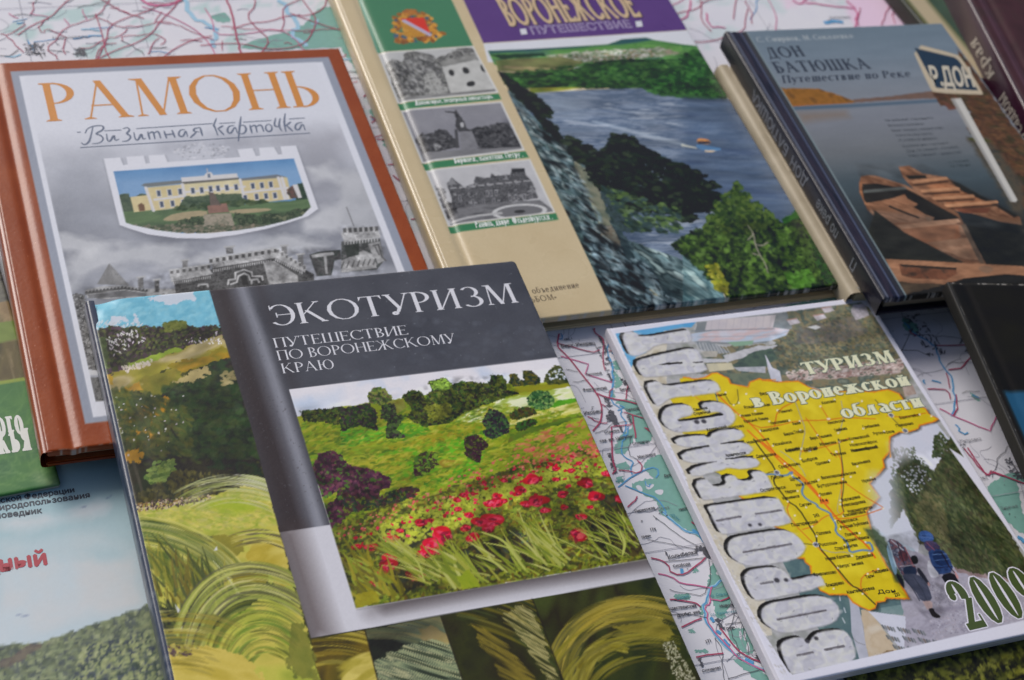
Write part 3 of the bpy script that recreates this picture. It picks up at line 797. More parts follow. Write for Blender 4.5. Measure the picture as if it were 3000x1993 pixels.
    for q, n in (([(640, 760), (900, 660), (1200, 600), (1300, 760), (1000, 860), (820, 900)], 260), ([(1640, 560), (1800, 440), (1960, 560), (2040, 700), (1800, 740)], 200), ([(300, 560), (560, 480), (640, 600), (400, 700)], 110), ([(240, 900), (420, 840), (560, 900), (420, 980)], 90), ([(1740, 330), (1900, 330), (1950, 460), (1800, 440)], 90)):
        cv.dabs('h', q, n, [(58, 48, 36), (70, 62, 36), (50, 58, 44), (84, 74, 36), (44, 46, 32)], 1.3, 1.8, 60, 60, alpha=.7, seed=n)
    cv.dabs('h', [(260, 520), (760, 330), (1240, 200), (1760, 0), (1800, 160), (1300, 300), (700, 560), (300, 700)], 700, [(170, 176, 60), (150, 160, 50)], .9, 1.6, 0, 90, alpha=.7, seed=15)
    cv.tone('P', [(870, 1190), (1640, 1080), (1900, 1500), (1700, 1500), (950, 1560)], .22, 9, 12, 3, seed=9)
    cv.tone('h', [(-220, 200), (-60, 20), (330, 210), (520, 300), (60, 430), (-100, 500)], .45, 5, 0, 1, seed=6)
    cv.tone('e', [(410, 1160), (700, 1035), (1110, 1015), (1200, 1130), (740, 1330), (450, 1300)], .5, 4.5, 0, 1, seed=7)
    # reds, from far pink haze to near poppies
    pk = [(206, 110, 96), (214, 124, 108), (196, 90, 84), (220, 84, 96), (190, 60, 76)]
    cv.dabs('e', [(1160, 1490), (1400, 1380), (1640, 1310), (1760, 1568), (1200, 1640)], 70, [(190, 110, 80), (206, 120, 90), (180, 90, 70)], .9, 2.4, 15, 20, alpha=.7, seed=30)
    cv.dabs('h', [(500, 310), (900, 130), (1300, -10), (1740, -60), (1800, 40), (1400, 130), (900, 300), (560, 420), (-60, 640), (-20, 560)], 110, pk, .7, 1.5, 20, 40, alpha=.8, seed=31)
    cv.dabs('h', [(0, 640), (360, 480), (900, 230), (1500, 20), (1750, 0), (1800, 200), (1300, 330), (700, 520), (300, 640), (20, 700)], 60, [(190, 20, 54), (170, 16, 44), (206, 44, 74)], .85, 1.4, 10, 50, alpha=.95, seed=32, hard=3)
    R0, R1, R2 = (184, 12, 38), (136, 6, 30), (214, 46, 74)
    def poppy(t, x, y, r, seed=0):
        c = FE.L(t, [(x, y)])[0]; g = np.random.default_rng(seed + int(x))
        for k in range(5):
            a = g.random() * 6.28; rr = r * (.35 + .3 * g.random())
            p = [c + np.array([math.cos(b), math.sin(b) * .75]) * r * (.62 + .25 * g.random()) + np.array([math.cos(a), math.sin(a) * .6]) * rr * .8 for b in np.linspace(0, 6.28, 9)[:-1]]
            cv.fill(None, p, [R1, R0, R2][min(2, k)] if k < 3 else (R0 if k == 3 else R2), sm=2, alpha=.95 if k < 4 else .3)
        cv.dabs(None, [c + np.array(q) * r * .5 for q in ((-1, -1), (1, -1), (1, .4), (-1, .4))], 4, [(96, 8, 40), (240, 90, 110)], r * .22, 2.5, 20, 60, alpha=.6, seed=seed)
    for x, y, r in [(1285, 215, 4.6), (1215, 280, 3.2), (1190, 310, 2.4), (1330, 355, 4.8), (1240, 385, 3), (1380, 420, 2.6), (1720, 325, 4.4), (1650, 235, 4.2), (1790, 170, 3), (1880, 345, 3.6),
                    (1620, 465, 3), (1595, 585, 5.2), (1020, 490, 6), (930, 500, 4), (865, 455, 2.6), (990, 545, 3), (700, 585, 6), (600, 655, 5.6), (560, 710, 3.6), (640, 700, 3.4), (885, 605, 3.6), (835, 540, 2.8),
                    (540, 505, 3), (600, 485, 1.8), (345, 615, 3), (200, 670, 3), (310, 750, 4.6), (320, 790, 4.2), (350, 710, 2.4), (280, 835, 2.6), (500, 850, 5), (210, 915, 3), (100, 785, 3), (170, 770, 1.8),
                    (785, 415, 2), (785, 350, 2.2), (825, 320, 2.2), (1040, 370, 4), (1000, 375, 3), (1095, 360, 2.2), (1045, 325, 2.4), (1500, 315, 3), (1505, 400, 2), (1560, 155, 2.4), (1445, 140, 2.2), (1610, 105, 2), (1450, 215, 2), (885, 310, 1.6), (930, 205, 1.6), (960, 235, 1.6), (1100, 220, 2), (1680, 400, 1.6), (395, 560, 1.8), (100, 670, 2.4)]:
        poppy('h', x, y, r * .86, int(y))
    cv.dabs('h', [(1600, 575), (1630, 575), (1630, 610), (1600, 610)], 3, [(224, 90, 90)], 1.4, 1.2, 0, 30, seed=3)
    cv.tone('h', low, .38, 9, 35, 1.6, seed=3, gain=.96)
    # grass blades over the flowers
    gl = [(146, 156, 52), (124, 138, 46), (162, 164, 66), (100, 114, 38), (176, 178, 96)]
    cv.blades('h', [(760, 960), (700, 800), (820, 740), (960, 900)], 60, gl, 13, 1.6, 118, 22, .25, seed=40)
    cv.blades('h', [(300, 680), (420, 640), (720, 860), (600, 960)], 60, gl, 12, 1.0, 130, 18, .2, seed=41)
    cv.blades('h', [(980, 920), (920, 720), (1300, 700), (1600, 790), (1500, 840)], 45, gl, 11, 1.1, 125, 25, .3, seed=42)
    cv.blades('h', [(1300, 620), (1400, 600), (1560, 760), (1540, 800), (1340, 790)], 60, gl, 14, 1.2, 112, 16, .2, seed=43)
    cv.blades('h', [(1640, 600), (1960, 470), (2050, 720), (1800, 780)], 50, gl, 11, .8, 120, 32, .3, seed=44)
    cv.blades('h', [(30, 800), (200, 760), (500, 1000), (110, 1060)], 60, [(120, 116, 34), (150, 140, 40), (96, 90, 34), (140, 150, 50)], 11, 1.5, 110, 30, .3, seed=45)
    for P_, w_ in (([(950, 570), (1100, 620), (1180, 740), (1240, 820)], 1.4), ([(910, 730), (1040, 770), (1120, 840)], 1.2), ([(1290, 540), (1480, 620), (1640, 690)], .6), ([(1720, 480), (1850, 540), (1900, 640)], .7),
                   ([(960, 640), (1090, 660), (1260, 720)], .8), ([(420, 690), (520, 760), (560, 900)], .9), ([(1880, 560), (1920, 640), (1900, 720)], 1.4), ([(1650, 610), (1800, 640), (1940, 720)], .7)):
        cv.line('h', P_, [w_ * .4, w_, w_ * .5], (176, 182, 90), sm=2)
    cv.fill('h', [(90, 985), (240, 960), (260, 1045), (105, 1085)], [(150, 140, 30), (170, 160, 40)], ns=3, rough=1, st=2, ang=90, alpha=.8)
    cv.fill('h', [(780, 870), (860, 820), (940, 935), (820, 958)], [(150, 160, 40), (130, 150, 34)], ns=3, st=3, ang=110, rough=1)
    cv.unclip()
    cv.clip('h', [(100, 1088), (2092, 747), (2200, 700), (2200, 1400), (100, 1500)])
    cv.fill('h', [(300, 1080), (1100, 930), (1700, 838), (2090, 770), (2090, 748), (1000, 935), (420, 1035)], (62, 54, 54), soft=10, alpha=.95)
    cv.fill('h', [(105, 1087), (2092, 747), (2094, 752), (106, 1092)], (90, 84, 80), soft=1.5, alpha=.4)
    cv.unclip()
    # lower row of four dark brushwork tiles
    strip = [(911, 1870), (1928, 1690), (2900, 3200), (1400, 3400)]
    cv.fill('P', strip, [(40, 40, 26), (52, 52, 30), (34, 36, 30)], ns=12)
    cv.clip('h', [(-215, 1290), (160, 1230), (245, 1568), (330, 1900), (712, 3300), (250, 3300), (-60, 2000)])
    cv.fill('h', [(-215, 1290), (160, 1230), (760, 3400), (200, 3400)], [(58, 50, 26), (110, 92, 30), (80, 74, 30)], ns=8, ang=60, st=2)
    cv.fill('h', [(-215, 1290), (60, 1240), (60, 1340), (-180, 1400)], (44, 38, 28), soft=10, alpha=.8)
    cv.arcs('h', (-40, 1900), 26, 62, 40, 130, 110, [(178, 160, 60), (150, 128, 40), (120, 110, 40), (200, 186, 100)], 1.2, .8, seed=50)
    cv.dabs('h', [(50, 1440), (220, 1400), (240, 1560), (40, 1560)], 34, [(196, 180, 90), (170, 156, 60)], 2.6, 3, 10, 18, alpha=.85, seed=51)
    cv.unclip(); cv.clip('h', [(162, 1230), (670, 1135), (820, 1568), (1000, 2100), (1410, 3300), (712, 3300), (330, 1900)])
    cv.fill('h', [(162, 1230), (670, 1135), (1500, 3400), (700, 3400)], [(40, 52, 46), (36, 36, 34), (56, 70, 50)], ns=10)
    cv.arcs('h', (300, 2050), 48, 72, 40, 110, 210, [(166, 166, 110), (140, 150, 104), (186, 176, 116), (120, 140, 116), (90, 104, 80)], 1.5, .75, seed=52)
    cv.arcs('h', (300, 2050), 68, 76, 50, 80, 30, [(186, 166, 110)], 2.0, .8, seed=53)
    cv.fill('h', [(520, 1220), (620, 1195), (720, 1260), (730, 1340), (560, 1330)], [(176, 156, 104), (160, 146, 90)], ns=3, rough=1.6, soft=1, seed=9)
    cv.fill('h', [(165, 1240), (660, 1140), (690, 1190), (420, 1300), (230, 1440), (200, 1350)], (34, 34, 30), soft=16, alpha=.85)
    cv.fill('h', [(215, 1450), (330, 1370), (470, 1320), (640, 1300), (740, 1330), (830, 1568), (1000, 2200), (500, 2300), (230, 1568)], [(52, 60, 48), (120, 134, 104), (166, 172, 128), (96, 108, 86), (186, 184, 140), (70, 80, 60)], ns=1.5, ang=-32, st=14, rough=2.4, rs=2, rst=8, rang=-32, con=2.2, alpha=.92, oc=3, seed=21)
    cv.unclip(); cv.clip('h', [(672, 1135), (1290, 1018), (1500, 1568), (1640, 1960), (2130, 3300), (1410, 3300), (1000, 2100), (820, 1568)])
    cv.fill('h', [(672, 1135), (1290, 1018), (1480, 1568), (2200, 3400), (1400, 3400)], [(46, 42, 26), (54, 56, 28), (40, 40, 26)], ns=12)
    cv.arcs('h', (700, 2150), 100, 112, 30, 66, 90, [(170, 156, 100), (140, 130, 80), (110, 104, 60), (84, 90, 50)], 1.1, .8, seed=54)
    cv.arcs('h', (700, 2100), 60, 96, 20, 70, 130, [(150, 136, 50), (120, 110, 40), (90, 84, 34), (66, 76, 40)], 1.0, .7, seed=55)
    cv.arcs('h', (760, 2150), 84, 104, 18, 52, 80, [(160, 146, 60), (130, 120, 50)], .8, .75, seed=56)
    cv.fill('h', [(1180, 1200), (1290, 1120), (1420, 1480), (1300, 1420)], (66, 78, 40), soft=8, alpha=.7)
    cv.fill('h', [(1085, 1140), (1150, 1090), (1220, 1070), (1300, 1130), (1400, 1380), (1480, 1568), (1640, 2000), (1500, 1900), (1380, 1568), (1240, 1340)], [(60, 62, 34), (150, 142, 88), (178, 168, 112), (80, 84, 46), (166, 154, 90)], ns=1.2, ang=-48, st=14, rough=2.6, rs=2, rst=8, rang=-48, con=2.3, alpha=.9, seed=22)
    cv.fill('h', [(880, 1190), (1000, 1230), (1180, 1400), (1330, 1600), (1500, 2000), (1200, 1800), (1060, 1500), (940, 1320)], [(48, 44, 28), (110, 98, 40), (150, 132, 50), (66, 60, 32)], ns=1.2, ang=-46, st=14, rough=2.6, rs=2, rst=8, rang=-46, con=2.2, alpha=.8, seed=23)
    cv.unclip(); cv.clip('h', [(1292, 1018), (2400, 820), (3600, 3300), (2130, 3300), (1640, 1960), (1500, 1568)])
    cv.fill('h', [(1292, 1018), (2140, 870), (3700, 3400), (2100, 3400)], [(40, 46, 26), (56, 62, 30), (46, 42, 28), (66, 74, 36)], ns=14, st=2, ang=60)
    cv.arcs('h', (2130, 1640), 33, 44, 55, 176, 150, [(150, 136, 54), (176, 156, 64), (120, 112, 44), (70, 70, 36)], 1.2, .8, seed=57)
    cv.arcs('h', (2150, 1700), 28, 34, 60, 160, 50, [(156, 146, 60), (130, 120, 50)], 1.6, .8, seed=58)
    cv.arcs('h', (1900, 1580), 14, 20, 60, 150, 40, [(150, 140, 50), (120, 110, 40)], 1.2, .7, seed=59)
    cv.arcs('h', (2200, 1900), 30, 52, 60, 150, 90, [(140, 132, 46), (110, 104, 40), (90, 84, 36)], 1.0, .7, seed=60)
    cv.fill('h', [(1820, 1210), (2160, 1150), (2250, 1260), (2180, 1290), (1900, 1240)], [(150, 138, 54), (120, 110, 40)], ns=2, st=4, ang=10, rough=1.4, alpha=.85)
    cv.dabs('h', [(2160, 1310), (2240, 1310), (2400, 1568), (2260, 1568)], 240, [(150, 150, 120), (180, 176, 150), (70, 70, 40), (60, 60, 30)], .55, 1.3, 0, 90, alpha=.9, seed=61)
    cv.unclip()
    for a, b in (((160, 1230), (245, 1568)), ((670, 1135), (820, 1568)), ((1290, 1020), (1500, 1568))):
        cv.line('h', [a, b], .5, (36, 30, 26), alpha=.6, sm=0)
    # ---- left panel painting
    cv.clip('P', [(100, 700), (580, 740), (611, 843), (733, 1241), (817, 1551), (911, 1870), (960, 2040), (1200, 2900), (200, 2900)])
    def D(pts, c, **k): cv.fill('d', pts, c, **k)
    LP = [(560, 380), (1410, 422), (1690, 1340), (1690 + 70, 1568), (560, 1568)]
    cv.fill('P', [(200, 800), (611, 843), (733, 1241), (815, 1551), (911, 1870), (950, 2100), (300, 2500)], (60, 62, 30))
    D([(560, 380), (1410, 422), (1500, 720), (560, 740)], [(98, 170, 196), (118, 186, 208), (132, 192, 208)], ns=10, rough=0)
    cv.dabs('d', [(600, 560), (1400, 470), (1480, 680), (640, 700)], 500, [(104, 176, 200), (120, 188, 210), (138, 196, 212)], 1.6, 1.8, 40, 50, alpha=.4, seed=70)
    for P_ in ([(960, 490), (1080, 470), (1150, 450), (1300, 445), (1320, 520), (1240, 500), (1160, 540), (1060, 510), (960, 500)], [(740, 670), (760, 620), (850, 610), (880, 660), (820, 650), (750, 690)], [(905, 610), (935, 605), (935, 670), (915, 650)]):
        D(P_, (206, 208, 218), rough=1.8, rs=1.6, alpha=.9, rst=2, rang=50)
    cv.dabs('d', [(640, 660), (700, 640), (960, 660), (960, 690), (650, 700)], 40, [(200, 206, 212)], .5, 2.5, 60, 30, alpha=.8, seed=71)
    D([(560, 720), (700, 690), (900, 680), (1100, 690), (1180, 655), (1250, 650), (1300, 690), (1490, 680), (1520, 740), (1560, 900), (600, 1040)], [(44, 34, 36), (66, 52, 56), (58, 64, 34), (80, 60, 74), (50, 54, 30)], ns=4, rough=2, rs=2, post=2, seed=2)
    cv.dabs('d', [(640, 720), (1000, 690), (1490, 690), (1500, 760), (1000, 850), (700, 980)], 900, [(44, 40, 36), (70, 54, 62), (84, 92, 44), (50, 60, 36), (30, 26, 28)], .9, 1.6, 60, 60, alpha=.8, seed=72)
    cv.dabs('d', [(640, 790), (700, 760), (720, 900), (700, 980), (660, 960)], 150, [(96, 116, 60), (74, 90, 50)], 1.0, 2.0, 60, 60, alpha=.8, seed=73)
    cv.dabs('d', [(1100, 660), (1250, 645), (1260, 700), (1120, 720)], 60, [(110, 116, 50), (90, 100, 40)], 1, 1.5, 0, 80, seed=74)
    D([(850, 960), (1200, 850), (1500, 740), (1560, 880), (1200, 930), (980, 1080), (720, 1150), (720, 1020)], [(150, 136, 90), (166, 152, 110), (140, 130, 50), (128, 124, 44)], ns=6, rough=3, ang=22, st=2.5, rs=3, seed=3)
    D([(860, 930), (1180, 830), (1240, 840), (1000, 930), (870, 960)], (130, 150, 50), rough=1.2)
    D([(1150, 950), (1540, 820), (1600, 1000), (1400, 950), (1200, 1010)], [(150, 116, 26), (120, 110, 30), (166, 130, 40)], ns=4, rough=3, ang=15, st=2)
    D([(950, 1050), (1200, 960), (1250, 1150), (1000, 1250), (930, 1150)], [(110, 110, 40), (130, 120, 46)], ns=4, rough=3)
    D([(1200, 1060), (1400, 930), (1560, 900), (1690, 1340), (1900, 2100), (1000, 2100), (760, 1568), (720, 1150), (900, 1110), (1060, 1160)], [(30, 34, 28), (46, 52, 30), (36, 56, 34), (40, 34, 34), (58, 66, 34)], ns=8, rough=3, rs=4, seed=5, con=1.9)
    cv.dabs('d', [(1100, 1100), (1560, 960), (1760, 1568), (1300, 1568)], 700, [(40, 66, 36), (52, 76, 38), (30, 36, 30), (38, 48, 34), (60, 70, 36)], 1.8, 1.7, 20, 70, alpha=.45, seed=75)
    D([(1160, 1060), (1280, 1000), (1400, 950), (1420, 1000), (1300, 1060), (1190, 1070)], [(166, 150, 100), (150, 136, 90)], ns=2, rough=2, rs=1.6)
    cv.dabs('d', [(1500, 1000), (1590, 980), (1600, 1060), (1500, 1080)], 16, [(160, 146, 100)], 1.2, 1.4, 0, 50, seed=76)
    D([(720, 1010), (780, 1000), (770, 1080), (730, 1080)], [(176, 140, 40), (160, 130, 40)], ns=3, rough=2)
    D([(720, 1150), (940, 1060), (950, 1110), (840, 1160), (740, 1160)], [(170, 130, 40), (180, 140, 50)], ns=3, rough=2)
    D([(770, 1270), (900, 1200), (1130, 1180), (1160, 1220), (1060, 1300), (900, 1340), (790, 1300)], [(190, 138, 34), (170, 120, 30), (206, 156, 44)], ns=4, rough=3.4, rs=3, rang=20, rst=2, seed=8)
    D([(950, 1400), (1060, 1370), (1070, 1440), (980, 1470)], [(170, 120, 34), (150, 110, 40)], ns=3, rough=2.5, rs=2)
    D([(810, 1360), (880, 1340), (900, 1420), (820, 1400)], [(176, 126, 34)], ns=3, rough=2.5, rs=2) if 0 else None
    cv.dabs('d', [(760, 1260), (1100, 1300), (1080, 1480), (860, 1560), (800, 1500)], 120, [(176, 124, 34), (150, 110, 36), (120, 110, 40)], .9, 2, 60, 50, alpha=.85, seed=77)
    cv.dabs('d', [(700, 1100), (1000, 1130), (1300, 1250), (1300, 1560), (820, 1560)], 380, [(70, 84, 40), (50, 64, 36), (90, 90, 40)], 1.3, 2.2, 110, 50, alpha=.6, seed=78)
    cv.fill('g', [(820, 40), (900, 10), (960, 30), (950, 90), (890, 110), (840, 80)], [(196, 146, 40), (180, 130, 34)], ns=3, rough=1.8, rs=2)
    wh = [(214, 206, 210), (190, 176, 190), (222, 222, 216)]
    cv.dabs('d', [(720, 760), (900, 700), (1000, 760), (760, 900)], 34, wh, .45, 3, 110, 40, alpha=.9, seed=79)
    cv.dabs('d', [(820, 960), (1040, 900), (1000, 950), (850, 990)], 40, [(196, 184, 170)], .55, 2.2, 110, 30, alpha=.9, seed=80)
    cv.dabs('d', [(1240, 760), (1460, 700), (1500, 800), (1260, 800)], 20, wh, .4, 2, 100, 40, alpha=.9, seed=81)
    cv.dabs('d', [(700, 1150), (1300, 1150), (1200, 1560), (820, 1560)], 22, wh, .45, 1.6, 70, 60, alpha=.8, seed=82)
    def G(pts, c, **k): cv.fill('g', pts, c, **k)
    G([(780, 110), (1300, 100), (1800, 200), (1810, 290), (1400, 330), (1100, 380), (880, 390)], [(34, 32, 28), (46, 44, 32), (40, 50, 34)], ns=7, rough=2, seed=11)
    for P_ in ([(830, 60), (880, 220), (930, 390)], [(900, 90), (950, 250), (980, 380)]): cv.line('g', P_, 1.2, (74, 70, 58), alpha=.8)
    cv.dabs('g', [(980, 190), (1050, 90), (1180, 80), (1180, 140), (1100, 230), (1010, 240)], 75, [(130, 150, 70), (104, 130, 60), (84, 110, 50)], 1.0, 1.5, 20, 60, alpha=.9, seed=83, hard=3)
    cv.dabs('g', [(1200, 150), (1800, 200), (1800, 260), (1300, 320), (900, 380), (900, 330)], 260, [(60, 60, 36), (80, 74, 36), (50, 50, 34), (96, 90, 44)], .9, 1.8, 80, 40, alpha=.6, seed=84)
    cv.tone('d', [(600, 700), (1500, 700), (1900, 2000), (800, 1700)], .35, 9, 30, 1.5, seed=5)
    # golden grass
    G([(900, 400), (1150, 390), (1400, 330), (1560, 270), (1810, 255), (1950, 800), (2160, 1568), (2800, 3400), (1300, 3400), (1000, 1000), (880, 480)],
      [(166, 166, 64), (198, 184, 84), (186, 186, 76), (156, 164, 60), (208, 192, 98)], ns=11, ang=155, st=2, rough=1.6, seed=12)
    cv.dabs('g', [(900, 390), (1400, 330), (1800, 260), (1860, 520), (1300, 560), (960, 560)], 900, [(200, 190, 84), (176, 180, 76), (210, 196, 100), (150, 166, 56), (180, 176, 96)], 1.0, 2.2, 160, 40, alpha=.5, seed=85)
    G([(1400, 370), (1600, 340), (1800, 410), (1600, 440), (1430, 410)], (156, 176, 40), soft=3, rough=2, alpha=.8)
    cv.dabs('g', [(900, 380), (1150, 340), (1420, 320), (1420, 350), (1100, 410), (920, 430)], 150, [(200, 180, 150), (60, 50, 50), (150, 120, 70), (90, 70, 70)], .6, 1.4, 70, 60, alpha=.9, seed=86)
    cv.arcs('g', (1600, 620), 27, 33, 40, 118, 60, [(206, 204, 190), (190, 196, 150), (60, 60, 50), (176, 186, 110)], .7, .85, seed=87, sq=1.0)
    cv.arcs('g', (1600, 700), 24, 38, 30, 120, 90, [(186, 190, 110), (150, 160, 80), (200, 200, 150)], .7, .6, seed=88)
    G([(1380, 620), (1440, 590), (1650, 590), (1650, 700), (1560, 770), (1450, 730)], [(130, 126, 50), (150, 140, 50)], ns=4, rough=2)
    cv.dabs('g', [(1260, 560), (1420, 600), (1400, 640), (1280, 600)], 24, [(110, 110, 60), (70, 80, 50)], 1, 3, 160, 15, alpha=.6, seed=89)
    cv.arcs('g', (900, 1150), 22, 48, 10, 88, 260, [(212, 204, 124), (190, 186, 92), (156, 156, 62), (112, 122, 48), (70, 84, 42)], .8, .65, seed=90, leng=.7)
    G([(980, 700), (1080, 690), (1220, 760), (1330, 900), (1260, 1000), (1130, 880), (1000, 800)], [(90, 116, 40), (70, 96, 40), (120, 130, 44)], ns=4, st=3, ang=140, rough=2, alpha=.85)
    cv.arcs('g', (900, 1150), 36, 46, 20, 92, 110, [(96, 120, 50), (60, 80, 40), (150, 150, 70), (170, 170, 100)], .7, .75, seed=91, leng=.6)
    G([(1430, 980), (1600, 930), (1850, 900), (1900, 980), (1700, 1040), (1500, 1180), (1330, 1300), (1250, 1320), (1080, 1200), (1060, 1040), (1200, 1100), (1300, 1160)], [(50, 58, 34), (66, 74, 34), (40, 48, 36)], ns=7, st=2, ang=120, rough=3, seed=13)
    cv.blades('g', [(1040, 1080), (1280, 1150), (1560, 1060), (1500, 1180), (1300, 1340), (1080, 1240)], 90, [(44, 52, 32), (60, 68, 34), (84, 92, 40), (34, 40, 30)], 11, 1.2, 100, 20, .25, seed=192)
    cv.blades('g', [(1060, 760), (1300, 800), (1560, 1000), (1500, 1100), (1350, 1120), (1050, 980)], 150, [(130, 130, 44), (96, 106, 40), (160, 150, 60), (70, 80, 40), (110, 100, 34)], 13, 1.1, 100, 18, .2, seed=92)
    G([(1560, 790), (1790, 790), (1830, 900), (1700, 950), (1560, 960)], [(150, 136, 44), (136, 124, 40), (120, 116, 40)], ns=5, st=3, ang=100, rough=2)
    G([(1700, 640), (1900, 620), (1980, 920), (1860, 930), (1800, 790), (1660, 760)], [(196, 176, 70), (180, 160, 56), (206, 190, 96)], ns=6, ang=20, st=2, rough=2)
    cv.arcs('g', (1760, 900), 18, 25, 40, 110, 60, [(200, 190, 110), (170, 160, 70), (90, 84, 60)], .7, .8, seed=93)
    cv.line('g', [(1440, 760), (1530, 860), (1610, 975)], [.3, .6, 1.2], (206, 206, 150))
    for P_ in ([(1590, 965), (1640, 985), (1600, 988)], [(1445, 690), (1465, 660), (1470, 690)], [(1180, 1050), (1250, 1130), (1200, 1110)], [(1200, 1140), (1240, 1160), (1235, 1240), (1210, 1235)], [(1860, 940), (1900, 985), (1870, 960)]):
        G(P_, (210, 212, 206))
    G([(1205, 1150), (1240, 1165), (1238, 1205), (1215, 1190)], (36, 40, 30))
    cv.arcs('g', (1850, 1650), 26, 37, 45, 170, 230, [(186, 186, 96), (160, 170, 76), (126, 134, 62), (84, 84, 60), (204, 200, 130)], .75, .8, seed=94, sq=1.6)
    G([(1300, 1330), (1360, 1200), (1440, 1120), (1480, 1140), (1400, 1250), (1350, 1340)], [(130, 130, 50), (90, 100, 44)], ns=3, st=3, ang=60, rough=2, alpha=.8)
    cv.arcs('g', (1850, 1650), 10, 26, 40, 150, 110, [(150, 150, 60), (110, 116, 44), (80, 90, 40), (96, 130, 40)], 1.0, .7, seed=95, sq=1.6)
    G([(1960, 1180), (2060, 1200), (2110, 1330), (2160, 1568), (1960, 1568)], [(96, 104, 44), (120, 120, 50), (76, 90, 40)], ns=7, st=2, ang=100, rough=3, alpha=.8)
    G([(1060, 1200), (1280, 1330), (1100, 1350)], [(110, 116, 70), (80, 90, 50)], ns=5, rough=2)
    G([(1110, 1350), (1290, 1340), (1500, 1350), (1700, 1450), (1790, 1568), (2000, 2100), (1250, 2100)], [(196, 176, 76), (206, 186, 90), (180, 160, 56)], ns=7, st=3, ang=150, rough=2.6, rs=3, seed=14)
    cv.arcs('g', (1200, 1900), 25, 51, 50, 130, 90, [(210, 196, 110), (170, 150, 50), (150, 136, 60), (130, 120, 50)], .9, .6, seed=96)
    cv.dabs('g', [(1120, 1340), (1290, 1330), (1280, 1400), (1130, 1400)], 40, [(80, 60, 70), (150, 140, 60), (180, 170, 90)], .8, 2, 150, 30, alpha=.8, seed=97)
    cv.unclip()
    cv.dabs('P', [(620, 860), (740, 830), (950, 1500), (840, 1540)], 120, [(90, 92, 98), (70, 66, 70)], .4, 1.5, 60, 90, alpha=.4, seed=98)
    cv.grain(3, .7)
    return cv
def build_eco():
    bk = Book('hardback_book', 'ecotourism hardback with charcoal cover and poppy field painting, in front of the others', FE, .2, EH, board=.0024, corner=.0035, edge_round=.0014, groove=(.0085, .0028, .00010), warp=.00012)
    bk.dent = lambda x, y: -.0022 * np.exp(-((x - .004) / .006) ** 2 - (y / .004) ** 2) - .0010 * np.exp(-((x - .001) / .003) ** 2 - ((y + .006) / .006) ** 2)
    cv = paint_eco()
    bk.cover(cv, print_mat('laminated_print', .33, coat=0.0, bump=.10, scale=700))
    c = lin((60, 62, 66)); pal = [np.array(lin(q)[:3]) for q in ((44, 54, 78), (70, 78, 92), (30, 32, 40), (110, 118, 126))]
    def ink(Y, Z):
        n = fbm(Y * 400, Z * 900, 3, 3)[..., None]; m = (fbm(Y * 1500, Z * 600, 5, 2)[..., None] > .68) * 1.0
        return (pal[0] * (1 - n) + pal[1] * n) * (1 - m * .5) + pal[3] * m * .5
    bk.body(ink_mat('charcoal_board', (60, 60, 66)), page_mat('page_edges', (214, 206, 186)), spine_mat=print_mat('spine_print', .3, coat=.2), spine_ink=ink)
    zf = bk.zsurf
    F1 = Serif(T=.115, t=.035, sf=.055, sh=.03)
    ttl = serif_on(FE, F1, 'ЭКОТУРИЗМ', 'F', (622, 753), (1196, 697), h=12.6, gap=.05)
    m = ink_mat('pale_ink', (214, 214, 220), .3, coat=.2)
    flat_mesh('title_lettering', ttl, zf, bk.root, m, kind='stuff')
    F2 = Serif(T=.10, t=.035, sf=.05, sh=.03)
    sub = []
    for body, a, b in (('ПУТЕШЕСТВИЕ', (633, 802), (942, 771)), ('ПО ВОРОНЕЖСКОМУ', (641, 831), (1052, 790)), ('КРАЮ', (651, 861), (772, 850))):
        sub += serif_on(FE, F2, body, 'F', a, b, h=5.6, gap=.05)
    flat_mesh('subtitle_lettering', sub, zf, bk.root, m, kind='stuff')
# ---------------------------------------------------------------- tourism brochure with the yellow region map (front right)
YEL = {'j': None}
def yellow_outline():
    a = tpx('j', [(560, 520), (620, 515), (690, 480), (670, 345), (700, 330), (740, 335), (800, 350), (900, 332), (960, 295), (1010, 290), (1060, 320), (1110, 340), (1130, 390), (1290, 422), (1310, 375), (1400, 345), (1430, 362), (1540, 356)])
    b = tpx('f', [(540, 1045), (640, 1062), (780, 1055), (850, 1095), (960, 1130), (1140, 1122), (1290, 1128), (1380, 1110), (1460, 1140), (1490, 1180), (1640, 1240), (1660, 1275), (1725, 1310), (1690, 1330), (1600, 1352), (1590, 1375), (1510, 1402), (1460, 1398), (1400, 1430), (1395, 1500), (1405, 1568)])
    c = tpx('i', [(1400, 20), (1350, 80), (1362, 130), (1310, 190), (1260, 240), (1330, 330), (1240, 430), (1270, 540), (1300, 650), (1380, 800), (1470, 920), (1530, 1018), (1430, 1015), (1375, 1012), (1362, 1035), (1310, 1040), (1300, 1080), (1260, 1095), (1210, 1075), (1150, 1040), (1110, 990), (990, 988), (930, 960), (905, 915), (870, 850), (865, 800), (830, 770), (820, 742), (775, 742), (740, 700), (700, 560), (612, 522), (560, 430), (385, 325), (300, 200), (180, 140), (120, 20)])
    d = tpx('j', [(1000, 1000), (900, 850), (690, 850), (640, 700), (620, 600)])
    return np.vstack([a, b, c, d])
